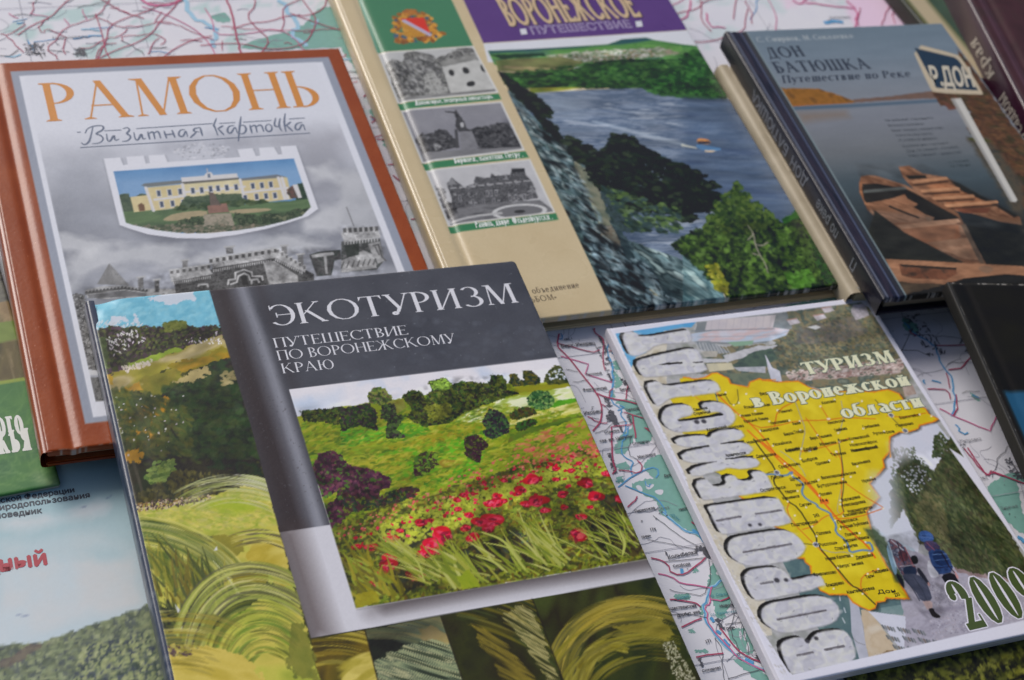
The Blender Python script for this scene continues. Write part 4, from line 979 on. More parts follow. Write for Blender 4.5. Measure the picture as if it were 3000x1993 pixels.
def paint_brochure():
    cv = Canvas(FT, 0, 146.3, -203, 0, .36, .44, (214, 214, 226))
    W = (214, 214, 226)
    IN = np.vstack([tpx('e', [(1852, 733)]), tpx('f', [(0, 664), (600, 596), (1205, 521), (1262, 560), (1560, 1040), (1900, 1568)]), tpx('i', [(1800, 0), (2306, 700)]), [(3060, 1800)], tpx('i', [(2306, 1163), (740, 1532)]), tpx('k', [(900, 1500), (700, 1195), (420, 690), (280, 420), (90, 40)]), tpx('j', [(700, 1200), (420, 640), (110, 20)])])
    cv.clip('P', IN)
    cv.fill('P', IN, [(150, 152, 150), (176, 176, 178), (136, 140, 130)], ns=7)
    # beige verge on the left, blue sky wedge
    cv.fill('P', np.vstack([tpx('e', [(1800, 700), (2200, 700), (2200, 1100)]), tpx('j', [(700, 800), (900, 1300)]), tpx('k', [(400, 400), (700, 900), (760, 1190), (600, 1200), (200, 500), (60, 0)])]), [(196, 188, 168), (206, 200, 186), (180, 170, 146)], ns=5, rough=.4)
    cv.fill('e', [(1840, 715), (2306, 655), (2306, 690), (2180, 715), (2080, 800), (2060, 860), (1990, 890), (1958, 965), (1900, 850)], [(92, 160, 206), (104, 170, 212)], ns=8)
    cv.fill('f', [(0, 690), (0, 660), (90, 655), (60, 690)], (86, 156, 204))
    def Fp(p, c, **k): cv.fill('f', p, c, **k)
    # wooded hillside
    Fp([(380, 640), (1210, 500), (1540, 960), (1500, 1180), (600, 1060), (100, 1000), (200, 820), (640, 800)], [(96, 104, 92), (120, 122, 100), (136, 124, 96), (84, 96, 88), (128, 134, 120)], ns=4, rough=1.5, seed=2)
    cv.dabs('f', [(640, 760), (1180, 560), (1500, 900), (800, 1000), (620, 960)], 900, [(96, 104, 84), (130, 124, 92), (80, 92, 84), (146, 130, 96), (112, 118, 100), (90, 88, 78)], 1.1, 1.3, 0, 90, alpha=.7, seed=1)
    cv.dabs('f', [(760, 700), (1160, 620), (1250, 720), (1000, 800), (760, 800)], 200, [(110, 104, 100), (96, 100, 96), (126, 116, 100)], 1.4, 1.3, 0, 90, alpha=.6, seed=2)
    Fp([(100, 660), (700, 590), (740, 700), (560, 800), (200, 800), (60, 780)], [(116, 124, 128), (136, 140, 140)], ns=4, rough=1)
    # stadium
    Fp([(165, 650), (200, 640), (630, 606), (610, 690), (230, 706), (150, 712)], [(198, 190, 190), (186, 180, 186)], ns=6)
    for i in range(9): cv.line('f', [(200 + i * 50, 642 - i * 4), (190 + i * 50, 708 - i * 3)], .25, (170, 164, 172), alpha=.7, sm=0)
    Fp([(30, 735), (300, 700), (600, 690), (722, 705), (700, 745), (600, 780), (420, 800), (250, 790), (60, 785)], [(186, 186, 200), (176, 190, 206), (200, 176, 176), (196, 196, 206)], ns=4, st=3, ang=5, seed=3)
    cv.line('f', [(60, 715), (300, 708), (620, 700)], .7, (126, 132, 140), alpha=.8)
    cv.line('f', [(100, 755), (350, 752), (640, 745), (715, 715)], .5, (150, 156, 170), alpha=.7)
    Fp([(300, 790), (480, 780), (470, 806), (350, 820)], (134, 166, 142))
    Fp([(80, 785), (180, 780), (320, 860), (220, 870), (120, 840)], [(120, 128, 134), (150, 154, 156)], ns=3)
    for i in range(10): cv.line('f', [(90 + i * 22, 790 + i * 3), (110 + i * 24, 855 + i * 2)], .35, (200, 200, 206), sm=0, alpha=.8)
    Fp([(120, 850), (240, 850), (230, 890), (150, 890)], [(186, 180, 170), (160, 158, 150)], ns=2)
    Fp([(270, 880), (520, 812), (640, 812), (600, 840), (400, 900), (300, 930)], [(176, 176, 180), (196, 196, 200)], ns=2.5, rough=.8)
    Fp([(330, 945), (470, 860), (600, 830), (640, 900), (560, 960), (420, 1000)], [(74, 90, 84), (86, 104, 90), (66, 80, 78)], ns=4, rough=.8)
    Fp([(160, 935), (330, 930), (350, 975), (180, 990)], [(204, 196, 166), (190, 184, 160)], ns=3)
    Fp([(340, 960), (560, 955), (560, 1000), (380, 985)], [(190, 190, 196), (160, 164, 170)], ns=2)
    Fp([(100, 900), (320, 905), (300, 925), (100, 930)], [(196, 196, 200), (180, 182, 188)], ns=2)
    Fp([(270, 1000), (600, 1000), (600, 1060), (420, 1090), (320, 1090), (290, 1030)], [(90, 104, 92), (116, 124, 104)], ns=3, rough=1)
    Fp([(560, 880), (575, 905), (600, 960), (655, 985), (672, 1060), (600, 1050), (575, 970)], [(206, 206, 216), (190, 192, 204)], ns=2)
    cv.line('f', [(558, 880), (598, 965)], [.4, 1.2], (206, 206, 216))
    for q in ((930, 560), (880, 610), (700, 640), (1150, 600)):
        x, y = q
        Fp([(x, y), (x + 70, y - 12), (x + 95, y + 18), (x + 30, y + 34)], [(204, 200, 206), (180, 172, 176)], ns=2, rough=.6)
        cv.line('f', [(x + 5, y + 2), (x + 70, y - 10)], .8, (176, 130, 116), alpha=.7)
    Fp([(1150, 540), (1230, 530), (1260, 610), (1170, 640), (1140, 590)], [(186, 180, 190), (150, 146, 150)], ns=2, rough=.8)
    Fp([(840, 690), (900, 676), (935, 690), (900, 706)], (206, 206, 206))
    Fp([(690, 1000), (1000, 960), (1480, 900), (1500, 960), (1460, 1000), (1000, 1040), (730, 1050)], [(150, 120, 112), (176, 156, 150), (196, 180, 170), (130, 110, 104)], ns=2.2, st=3, ang=6, rough=.7)
    cv.dabs('f', [(680, 990), (1480, 900), (1500, 1000), (700, 1060)], 160, [(200, 190, 186), (130, 104, 98), (96, 104, 92)], .6, 2, 10, 20, seed=6)
    Fp([(1480, 1080), (1550, 1070), (1580, 1140), (1500, 1160)], [(186, 170, 160), (150, 130, 120)], ns=2)
    # lower left: grey water, road, square
    def I(p, c, **k): cv.fill('i', p, c, **k)
    I([(640, 700), (860, 700), (1150, 1000), (1560, 1020), (1520, 1100), (1290, 1150), (1250, 1440), (1100, 1440), (900, 1200)], [(96, 120, 120), (84, 108, 112), (110, 134, 130)], ns=6, seed=5)
    I([(1120, 1010), (1160, 1050), (1300, 1300), (1440, 1380), (1200, 1440)], [(176, 172, 170), (150, 150, 150)], ns=6)
    I([(1130, 1020), (1190, 1060), (1260, 1440), (1200, 1450), (1140, 1240)], [(186, 188, 200), (170, 172, 184)], ns=5)
    I([(1200, 1090), (1270, 1100), (1480, 1400), (1260, 1435)], [(200, 184, 160), (190, 172, 146), (206, 196, 180)], ns=6, rough=.6)
    cv.line('i', [(1130, 1250), (1170, 1310), (1230, 1330)], .3, (96, 90, 90), alpha=.6)
    I([(1300, 1390), (1420, 1360), (1440, 1395), (1310, 1420)], [(150, 120, 84), (120, 100, 74)], ns=1.5, rough=1.5)
    for p in ([(1090, 1080), (1100, 1110)], [(1080, 1150), (1095, 1180)], [(1060, 1000), (1064, 1030)]): cv.line('i', p, .6, (204, 210, 216), alpha=.8)
    I([(1250, 1100), (1600, 1150), (1760, 1340), (1500, 1395), (1340, 1190)], [(196, 198, 212), (206, 208, 220)], ns=6)
    I([(1340, 1080), (1520, 1050), (1560, 1100), (1480, 1130), (1340, 1110)], [(110, 136, 136), (130, 150, 150)], ns=3)
    # sky behind the trees, road
    cv.fill('P', np.vstack([tpx('f', [(1400, 1440), (1700, 1320), (1900, 1568)]), tpx('i', [(1880, 0), (1600, 640), (1560, 900), (1400, 900), (1200, 300)])]), [(206, 206, 218), (198, 202, 216)], ns=10)
    I([(1240, 560), (1330, 560), (1440, 620), (1560, 680), (1600, 740), (1500, 760), (1330, 640)], [(176, 200, 216), (190, 206, 220)], ns=5)
    road = [(1360, 660), (1560, 700), (1700, 740), (1850, 810), (2220, 850), (2306, 950), (2600, 1300), (1500, 1420), (1500, 1150), (1440, 900)]
    I(road, [(150, 146, 160), (170, 166, 180), (160, 156, 168), (178, 176, 188)], ns=3.5, st=2, ang=15, rough=1, seed=9, oc=4)
    cv.dabs('i', [(1600, 900), (2200, 860), (2306, 1150), (1700, 1300)], 500, [(186, 184, 196), (140, 136, 150), (170, 160, 168)], .45, 1.6, 0, 60, alpha=.6, seed=9)
    cv.line('i', [(1620, 1110), (1800, 1090), (1960, 1060)], [2, 3, 1], (130, 124, 140), alpha=.5, soft=2)
    I([(1840, 800), (2000, 810), (2200, 880), (2230, 910), (2000, 870), (1860, 840)], [(120, 96, 96), (150, 130, 130)], ns=2, rough=1)
    # trees
    tg = [(66, 78, 48), (50, 60, 40), (84, 92, 60), (58, 72, 44), (74, 70, 50)]
    I([(1400, 560), (1400, 240), (1440, 190), (1470, 100), (1500, 30), (1540, 90), (1560, 60), (1620, 120), (1700, 160), (1780, 30), (1800, -120), (1850, -60), (1890, 0), (2306, 750), (2600, 1200), (2240, 890), (1850, 815), (1800, 760), (1740, 660), (1600, 640), (1500, 400)], [tg[0], tg[1], tg[4], (90, 96, 60)], ns=6, ang=110, st=2, rough=2, rs=2.5, seed=4)
    cv.dabs('i', [(1420, 260), (1500, 60), (1700, 170), (1880, 0), (2306, 760), (2220, 880), (1860, 810), (1600, 640)], 1500, tg + [(100, 106, 64)], .9, 2.4, 100, 30, alpha=.6, seed=10)
    cv.dabs('f', [(1690, 1568), (1700, 1430), (1740, 1400), (1830, 1480), (1900, 1568)], 160, tg, .8, 1.8, 100, 60, alpha=.85, seed=11)
    cv.dabs('i', [(1420, 0), (1560, 0), (1660, 130), (1700, 170), (1480, 200), (1410, 260)], 130, tg, .7, 2, 80, 60, alpha=.7, seed=12)
    cv.dabs('i', [(1560, 420), (1650, 300), (1760, 330), (1800, 640), (1640, 560)], 220, [(96, 96, 60), (74, 80, 50), (110, 104, 70)], .9, 2.2, 100, 30, alpha=.6, seed=13)
    cv.dabs('i', [(1470, 180), (1560, 100), (1700, 200), (1560, 330)], 36, [(190, 194, 206)], .7, 1.3, 0, 90, alpha=.8, seed=14)
    cv.tone('i', [(1400, 60), (1900, 0), (2306, 760), (2600, 1200), (1800, 800)], .35, 9, 105, 2.2, seed=4, sat=.9)
    cv.tone('f', [(600, 560), (1210, 520), (1500, 960), (600, 1060)], .25, 7, 10, 1.5, seed=5)
    I([(1250, 560), (1280, 540), (1360, 600), (1400, 700), (1480, 860), (1500, 940), (1440, 900), (1370, 760), (1300, 640)], [(60, 76, 50), (80, 96, 70), (50, 60, 44)], ns=3, rough=1.5)
    # yellow region with its dark fall-off and orange rim
    Y = yellow_outline(); m = FT.loc(Y)
    cv.fill(None, m + np.array([.9, -1.1]), (50, 46, 34), soft=1.6, rough=.6, rs=2, alpha=.75)
    cv.fill(None, m, [(212, 188, 34), (218, 196, 36), (206, 182, 32), (222, 202, 48)], ns=14, rough=.6, rs=2)
    cv.line(None, np.vstack([m[:-60] if 0 else m[4:-8]]), .8, (226, 132, 34), sm=0, rough=.3, alpha=.9)
    # its eastern side melts into the hikers' photograph
    cv.fill('i', [(1300, 190), (1420, 200), (1500, 700), (1420, 780), (1330, 640), (1290, 520), (1310, 400), (1280, 280)], (200, 204, 214), soft=11, alpha=.95)
    cv.fill('f', [(1400, 1480), (1520, 1420), (1540, 1568), (1420, 1640)], (206, 206, 216), soft=6, alpha=.7)
    I([(1225, 545), (1290, 540), (1360, 600), (1400, 700), (1480, 860), (1500, 940), (1440, 900), (1370, 760), (1300, 650)], [(60, 76, 50), (80, 96, 70), (50, 60, 44)], ns=3, rough=1.2, soft=2, alpha=.9)
    for c_, w_, P_ in (
        ((226, 96, 30), .9, [(540, -40), (720, 120), (860, 240), (1000, 430), (1160, 590), (1240, 650), (1300, 740)]),
        ((226, 110, 40), .9, [(440, -120), (600, 30), (700, 130), (810, 210), (1000, 420)]),
        ((214, 100, 30), .5, [(1040, 20), (1080, 100), (1070, 280), (1080, 400), (1090, 440), (1000, 470)]),
        ((214, 100, 30), .5, [(1090, 230), (1200, 310), (1350, 400)]), ((214, 100, 30), .5, [(1030, 480), (1180, 470), (1350, 410)]),
        ((214, 110, 40), .5, [(720, 370), (700, 420), (760, 520), (860, 620), (1000, 760), (1110, 920), (1200, 950)]),
        ((214, 110, 40), .5, [(1320, 820), (1210, 860), (1200, 950), (1250, 990)]), ((214, 110, 40), .5, [(810, 550), (880, 530), (960, 460), (1020, 450)]),
        ((60, 60, 70), .45, [(1050, -60), (1080, 100), (1090, 250), (1070, 380), (1090, 430)]),
        ((40, 40, 34), .7, [(480, -60), (560, 50), (620, 130), (630, 180), (610, 230), (660, 290), (710, 360), (780, 400), (860, 530), (905, 600), (905, 650), (1050, 820), (1140, 930), (1190, 950), (1300, 1055)]),
        ((60, 60, 50), .4, [(640, 160), (590, 160), (560, 180)]), ((60, 60, 50), .4, [(820, 645), (900, 655)]),
        ((86, 130, 190), 1.0, [(565, 178), (620, 175), (700, 190), (740, 155), (735, 190), (790, 220), (820, 250), (800, 300), (840, 350), (910, 380), (910, 400), (1000, 440), (1000, 460), (1040, 520), (1030, 570), (1100, 620), (1120, 660), (1130, 710), (1200, 690), (1240, 690), (1290, 700), (1270, 640), (1240, 640)]),
        ((150, 160, 186), .35, [(660, 20), (720, 60), (800, 130), (830, 190)]), ((150, 160, 186), .35, [(930, 680), (1020, 710), (1090, 700), (1140, 720)]), ((170, 160, 150), .35, [(1070, 280), (1040, 420), (1060, 440)])):
        cv.line('i', P_, w_, c_, alpha=.9)
    for c_, w_, P_ in (
        ((226, 110, 30), .8, [(230, 1130), (280, 1190), (390, 1290), (480, 1360), (560, 1450), (640, 1568)]), ((206, 90, 30), .5, [(380, 1280), (500, 1370), (620, 1360), (780, 1320), (960, 1320), (1100, 1300), (1300, 1310)]),
        ((206, 90, 30), .5, [(620, 1360), (640, 1250), (780, 1180), (860, 1150)]), ((206, 90, 30), .45, [(830, 1300), (900, 1400), (980, 1520), (1040, 1568)]), ((206, 90, 30), .45, [(800, 1530), (950, 1500), (1060, 1470), (1120, 1440)]),
        ((206, 90, 30), .45, [(1380, 1290), (1500, 1300), (1640, 1270)]), ((206, 90, 30), .4, [(930, 1220), (980, 1300), (990, 1330)]), ((60, 60, 60), .4, [(1300, 1180), (1390, 1280), (1500, 1390)]),
        ((90, 130, 180), .5, [(220, 1130), (240, 1200), (260, 1230)]), ((150, 150, 170), .35, [(760, 1190), (800, 1300), (830, 1380), (810, 1480), (790, 1568)]), ((150, 150, 170), .35, [(1070, 1190), (1090, 1290), (1060, 1400)]),
        ((226, 130, 50), .4, [(60, 1130), (110, 1180), (140, 1190)]), ((60, 60, 50), .35, [(370, 1110), (380, 1200), (330, 1220), (290, 1150)])):
        cv.line('f', P_, w_, c_, alpha=.9)
    I([(925, 345), (985, 345), (990, 378), (930, 378)], (232, 120, 40))
    dots_i = [(795, 72), (690, 105), (550, 70), (855, 20), (1040, 28), (990, 85), (740, 185), (918, 215), (1080, 210), (1135, 195), (1180, 125), (777, 290), (835, 400), (710, 360), (758, 455), (925, 322), (875, 530), (905, 595), (1065, 355), (1065, 380), (1085, 460), (1030, 490), (1065, 548), (1195, 575), (1235, 635), (1095, 655), (1145, 728), (1260, 712), (1250, 850), (1320, 818), (1020, 950), (1215, 985), (1050, 810), (1270, 200), (1260, 290), (1260, 430), (1355, 410)]
    for q in dots_i: cv.fill('i', [(q[0] - 7, q[1] - 6), (q[0] + 7, q[1] - 6), (q[0] + 7, q[1] + 6), (q[0] - 7, q[1] + 6)], (226, 220, 200), sm=1)
    for q in [(70, 1150), (290, 1130), (390, 1285), (380, 1200), (345, 1215), (490, 1255), (640, 1250), (585, 1325), (525, 1390), (720, 1320), (790, 1325), (980, 1310), (1025, 1180), (930, 1225), (795, 1385), (910, 1420), (1050, 1405), (610, 1490), (800, 1510), (860, 1525), (1060, 1465), (1145, 1465), (1035, 1530), (990, 1310), (1220, 1375), (1360, 1395), (1600, 1280), (1680, 1290), (1210, 1190), (430, 1140)]:
        cv.fill('f', [(q[0] - 7, q[1] - 6), (q[0] + 7, q[1] - 6), (q[0] + 7, q[1] + 6), (q[0] - 7, q[1] + 6)], (226, 220, 200), sm=1)
    for t, q in (('i', (637, 165)), ('i', (900, 652)), ('f', (1407, 1285)), ('f', (1503, 1390))):
        c = FT.L(t, [q])[0]
        for r_, k_ in ((1.5, (226, 226, 220)), (1.1, (40, 44, 70)), (.75, (226, 226, 230)), (.5, (30, 30, 50))): cv.fill(None, [c + r_ * np.array([math.cos(a), math.sin(a)]) for a in np.linspace(0, 6.28, 13)[:-1]], k_)
    # two walkers seen from behind
    I([(1375, 660), (1400, 650), (1440, 760), (1450, 850), (1430, 860), (1390, 740)], (126, 156, 176), sm=1)
    I([(1380, 610), (1440, 620), (1490, 660), (1530, 720), (1570, 790), (1590, 850), (1540, 880), (1480, 860), (1450, 800), (1400, 700)], [(96, 92, 110), (130, 90, 96), (70, 74, 96), (150, 150, 166)], ns=1.6, sm=1, seed=3, oc=2)
    I([(1450, 690), (1510, 690), (1530, 760), (1470, 770)], [(56, 50, 60), (120, 60, 66)], ns=1.2, sm=1)
    I([(1490, 800), (1560, 790), (1590, 850), (1530, 875), (1490, 850)], (46, 56, 80), sm=1)
    I([(1540, 730), (1580, 725), (1595, 770), (1570, 790), (1545, 770)], (26, 26, 30), sm=1)
    I([(1440, 840), (1480, 870), (1500, 930), (1490, 950), (1450, 880)], (36, 38, 44), sm=1)
    I([(1590, 800), (1630, 850), (1672, 920), (1660, 930), (1610, 870), (1580, 830)], (50, 50, 60), sm=1)
    I([(1480, 850), (1590, 850), (1640, 900), (1670, 960), (1690, 1030), (1610, 1040), (1570, 960), (1500, 900)], [(84, 88, 106), (70, 74, 92)], ns=2, sm=1)
    I([(1625, 1035), (1685, 1030), (1690, 1085), (1665, 1090)], (196, 170, 166), sm=1)
    I([(1660, 1085), (1695, 1080), (1705, 1110), (1745, 1135), (1735, 1150), (1690, 1145), (1670, 1110)], (44, 40, 40), sm=1)
    I([(1655, 900), (1672, 920), (1668, 935), (1655, 925)], (196, 150, 146), sm=1)
    I([(1590, 590), (1600, 565), (1640, 556), (1680, 575), (1700, 610), (1690, 630), (1640, 640), (1600, 625)], [(60, 90, 150), (76, 110, 170), (50, 70, 120)], ns=1.5, sm=1)
    I([(1620, 630), (1700, 625), (1750, 680), (1700, 700), (1650, 700)], [(70, 84, 130), (90, 70, 96), (50, 60, 100)], ns=1.2, sm=1)
    I([(1655, 690), (1750, 680), (1800, 740), (1835, 830), (1740, 860), (1700, 830), (1670, 750)], [(44, 66, 116), (58, 84, 136), (36, 50, 90)], ns=1.8, sm=1, seed=5)
    I([(1690, 700), (1745, 695), (1790, 760), (1800, 790), (1730, 800), (1690, 750)], (34, 52, 92), sm=1)
    I([(1660, 750), (1690, 800), (1740, 860), (1700, 880), (1670, 870), (1650, 800)], (206, 206, 216), sm=1)
    I([(1740, 860), (1830, 835), (1870, 910), (1890, 970), (1820, 975), (1780, 920)], (36, 34, 40), sm=1)
    I([(1830, 820), (1860, 860), (1868, 885), (1850, 880)], (190, 140, 140), sm=1)
    for p, w_, c_ in (([(1390, 640), (1440, 800)], .7, (176, 200, 214)), ([(1410, 625), (1490, 690)], .6, (190, 190, 200)), ([(1450, 640), (1500, 790)], .5, (40, 40, 50)), ([(1500, 670), (1560, 800)], .5, (170, 90, 96)), ([(1470, 800), (1580, 790)], .5, (170, 170, 180)),
                      ([(1500, 880), (1560, 960), (1600, 1030)], .5, (56, 60, 76)), ([(1560, 870), (1620, 960), (1650, 1030)], .5, (60, 64, 80)), ([(1630, 1040), (1655, 1085)], 1.0, (196, 170, 166)), ([(1610, 600), (1690, 610)], .5, (100, 130, 190)), ([(1650, 640), (1700, 690)], .6, (150, 90, 110)),
                      ([(1690, 720), (1780, 715)], .5, (110, 140, 190)), ([(1700, 760), (1800, 750)], .4, (90, 120, 170)), ([(1710, 810), (1820, 800)], .5, (26, 36, 70)), ([(1745, 700), (1800, 800), (1835, 840)], .6, (40, 30, 40))):
        cv.line('i', p, w_, c_, sm=0, alpha=.9)
    cv.tone('i', [(1365, 600), (1590, 550), (1710, 560), (1880, 960), (1750, 1160), (1650, 1150), (1440, 950)], .18, 3, 110, 1.5, soft=1.5, seed=3, gain=.86)
    # block of flats with rows of windows
    for (x, y) in ((1345, 1195), (1450, 1210), (1550, 1220), (1375, 1265), (1485, 1270), (1590, 1280), (1420, 1330), (1520, 1340), (1690, 1295)):
        for k in range(5):
            cv.line('i', [(x + k * 18 + 4, y + 4 + k * 4), (x + k * 18 + 16, y + 22 + k * 5)], .9, [(90, 96, 100), (120, 124, 126), (110, 100, 90)][k % 3], sm=0, alpha=.85)
        cv.line('i', [(x, y), (x + 40, y + 44)], .5, (110, 114, 120), sm=0, alpha=.7)
    # big battered letters up the left side
    L = {
     'В': ('k', [(815, 1260), (850, 1225), (920, 1205), (1000, 1195), (1030, 1245), (1060, 1240), (1090, 1190), (1140, 1155), (1330, 1130), (1400, 1180), (1444, 1290), (1450, 1390), (1330, 1440), (940, 1512), (895, 1500), (825, 1340)]),
     'О': ('k', [(650, 1000), (670, 945), (740, 905), (900, 880), (1100, 845), (1220, 860), (1300, 920), (1320, 1000), (1280, 1070), (1150, 1110), (880, 1165), (780, 1150), (700, 1100), (660, 1050)]),
     'Р': ('k', [(508, 700), (520, 655), (580, 620), (760, 600), (840, 625), (900, 700), (925, 716), (1130, 670), (1170, 690), (1200, 775), (640, 888), (590, 880), (530, 780)]),
     'О2': ('k', [(365, 440), (385, 380), (440, 345), (620, 315), (800, 290), (900, 300), (990, 370), (1030, 440), (1000, 500), (940, 540), (620, 600), (500, 585), (420, 540), (380, 490)]),
     'Н': ('k', [(190, 95), (230, 85), (500, 45), (790, 10), (835, 80), (850, 130), (900, 190), (905, 240), (600, 285), (340, 330), (300, 310), (260, 230), (230, 160)]),
     'Е': ('j', [(780, 1285), (900, 1253), (925, 1290), (970, 1330), (1085, 1305), (1055, 1243), (1140, 1213), (1200, 1278), (1335, 1265), (1295, 1192), (1410, 1185), (1460, 1230), (1515, 1365), (1200, 1410), (890, 1452), (855, 1445)]),
     'Ж': ('j', [(590, 885), (860, 850), (925, 885), (960, 822), (1200, 790), (1262, 882), (1040, 932), (1265, 915), (1345, 1015), (1110, 1066), (1340, 1055), (1405, 1132), (1240, 1172), (1080, 1150), (1060, 1170), (775, 1246), (728, 1168), (990, 1095), (985, 1100), (695, 1112), (648, 1016), (925, 965), (640, 962)]),
     'С': ('j', [(482, 690), (505, 620), (570, 583), (740, 568), (790, 660), (640, 703), (640, 738), (1062, 670), (1020, 642), (880, 642), (840, 560), (1000, 545), (1110, 590), (1172, 690), (1120, 775), (900, 805), (700, 828), (600, 822), (530, 785), (490, 730)]),
     'Т': ('j', [(328, 385), (450, 355), (512, 408), (740, 378), (955, 350), (1010, 390), (1030, 462), (780, 490), (560, 512), (470, 585), (430, 582)]),
     'А': ('j', [(235, 185), (330, 150), (560, 95), (790, 50), (840, 105), (870, 190), (920, 272), (620, 300), (350, 325), (300, 312)]),
     'Т2': ('e', [(1880, 722), (1975, 712), (2010, 757), (2306, 706), (2345, 705), (2360, 780), (2306, 790), (2120, 800), (2060, 850), (1985, 882), (1930, 868)])}
    for k, (t, P_) in L.items():
        m = FT.L(t, P_); sm = 1
        cv.fill(None, m + np.array([-1.0, .8]), (34, 32, 30), sm=sm, rough=.2, rs=1.0, seed=len(k))
        cv.fill(None, m + np.array([-.6, .5]), (34, 32, 30), sm=sm, rough=.35, rs=1.0)
        cv.fill(None, m + np.array([.6, -.8]), (120, 118, 124), sm=sm, soft=1.4, alpha=.6)
        cv.fill(None, m + np.array([.45, -.45]), [(190, 190, 198), (200, 200, 208), (206, 206, 204), (184, 184, 194), (196, 196, 204)], ns=4, sm=sm, rough=.22, rs=1.4, seed=ord(k[0]) % 50, soft=.9, oc=2, con=1.3)
        cv.dabs(None, m + np.array([.4, -.4]), 26, [(212, 212, 220), (172, 172, 182), (200, 200, 192)], 1.6, 2.6, 8, 30, alpha=.3, seed=len(P_), hard=1.0)
        cv.dabs(None, m + np.array([.4, -.4]), 3, [(130, 130, 138)], .5, 2.6, 8, 60, alpha=.5, seed=len(P_) + 3, hard=1.2)
    for t, P_ in (('k', [(970, 1360), (1100, 1333)]), ('k', [(1205, 1312), (1362, 1280)]), ('k', [(805, 1055), (1210, 978)]), ('k', [(662, 752), (758, 735)]), ('k', [(518, 486), (915, 415)]), ('k', [(290, 218), (490, 182)]), ('k', [(622, 160), (835, 130)])):
        cv.line(t, P_, 1.1, [(96, 92, 96), (130, 128, 134)], sm=0, ns=2, rough=.25)
    for t, P_ in (('j', [(480, 215), (560, 205), (680, 197)]), ('j', [(645, 722), (780, 712), (1050, 672)]), ('j', [(770, 984), (925, 960)]), ('j', [(1040, 940), (1250, 915)]), ('j', [(1090, 1080), (1330, 1055)]), ('j', [(790, 195), (870, 190)])):
        cv.line(t, P_, [.5, 1.3, 1.0], (36, 34, 32), sm=0, rough=.3)
    for t, q, r_ in (('k', (797, 722), 1.3), ('k', (875, 720), 1.0), ('k', (570, 255), .9), ('k', (655, 250), .9), ('k', (1130, 1215), 1.0), ('j', (820, 740), 1.3), ('j', (885, 735), 1.3), ('k', (1055, 1240), 1.0)):
        c = FT.L(t, [q])[0]; cv.fill(None, [c + r_ * np.array([math.cos(a), math.sin(a)]) for a in np.linspace(0, 6.28, 9)[:-1]], (70, 68, 74), soft=.8)
    cv.unclip()
    # scuffed white fold along the spine
    cv.dabs('P', [(1790, 975), (1805, 975), (2310, 1985), (2290, 1990)], 90, [(190, 188, 190), (224, 224, 232), (170, 166, 160)], .5, 2.5, 118, 20, alpha=.5, seed=21)
    cv.grain(2.5, .6)
    return cv
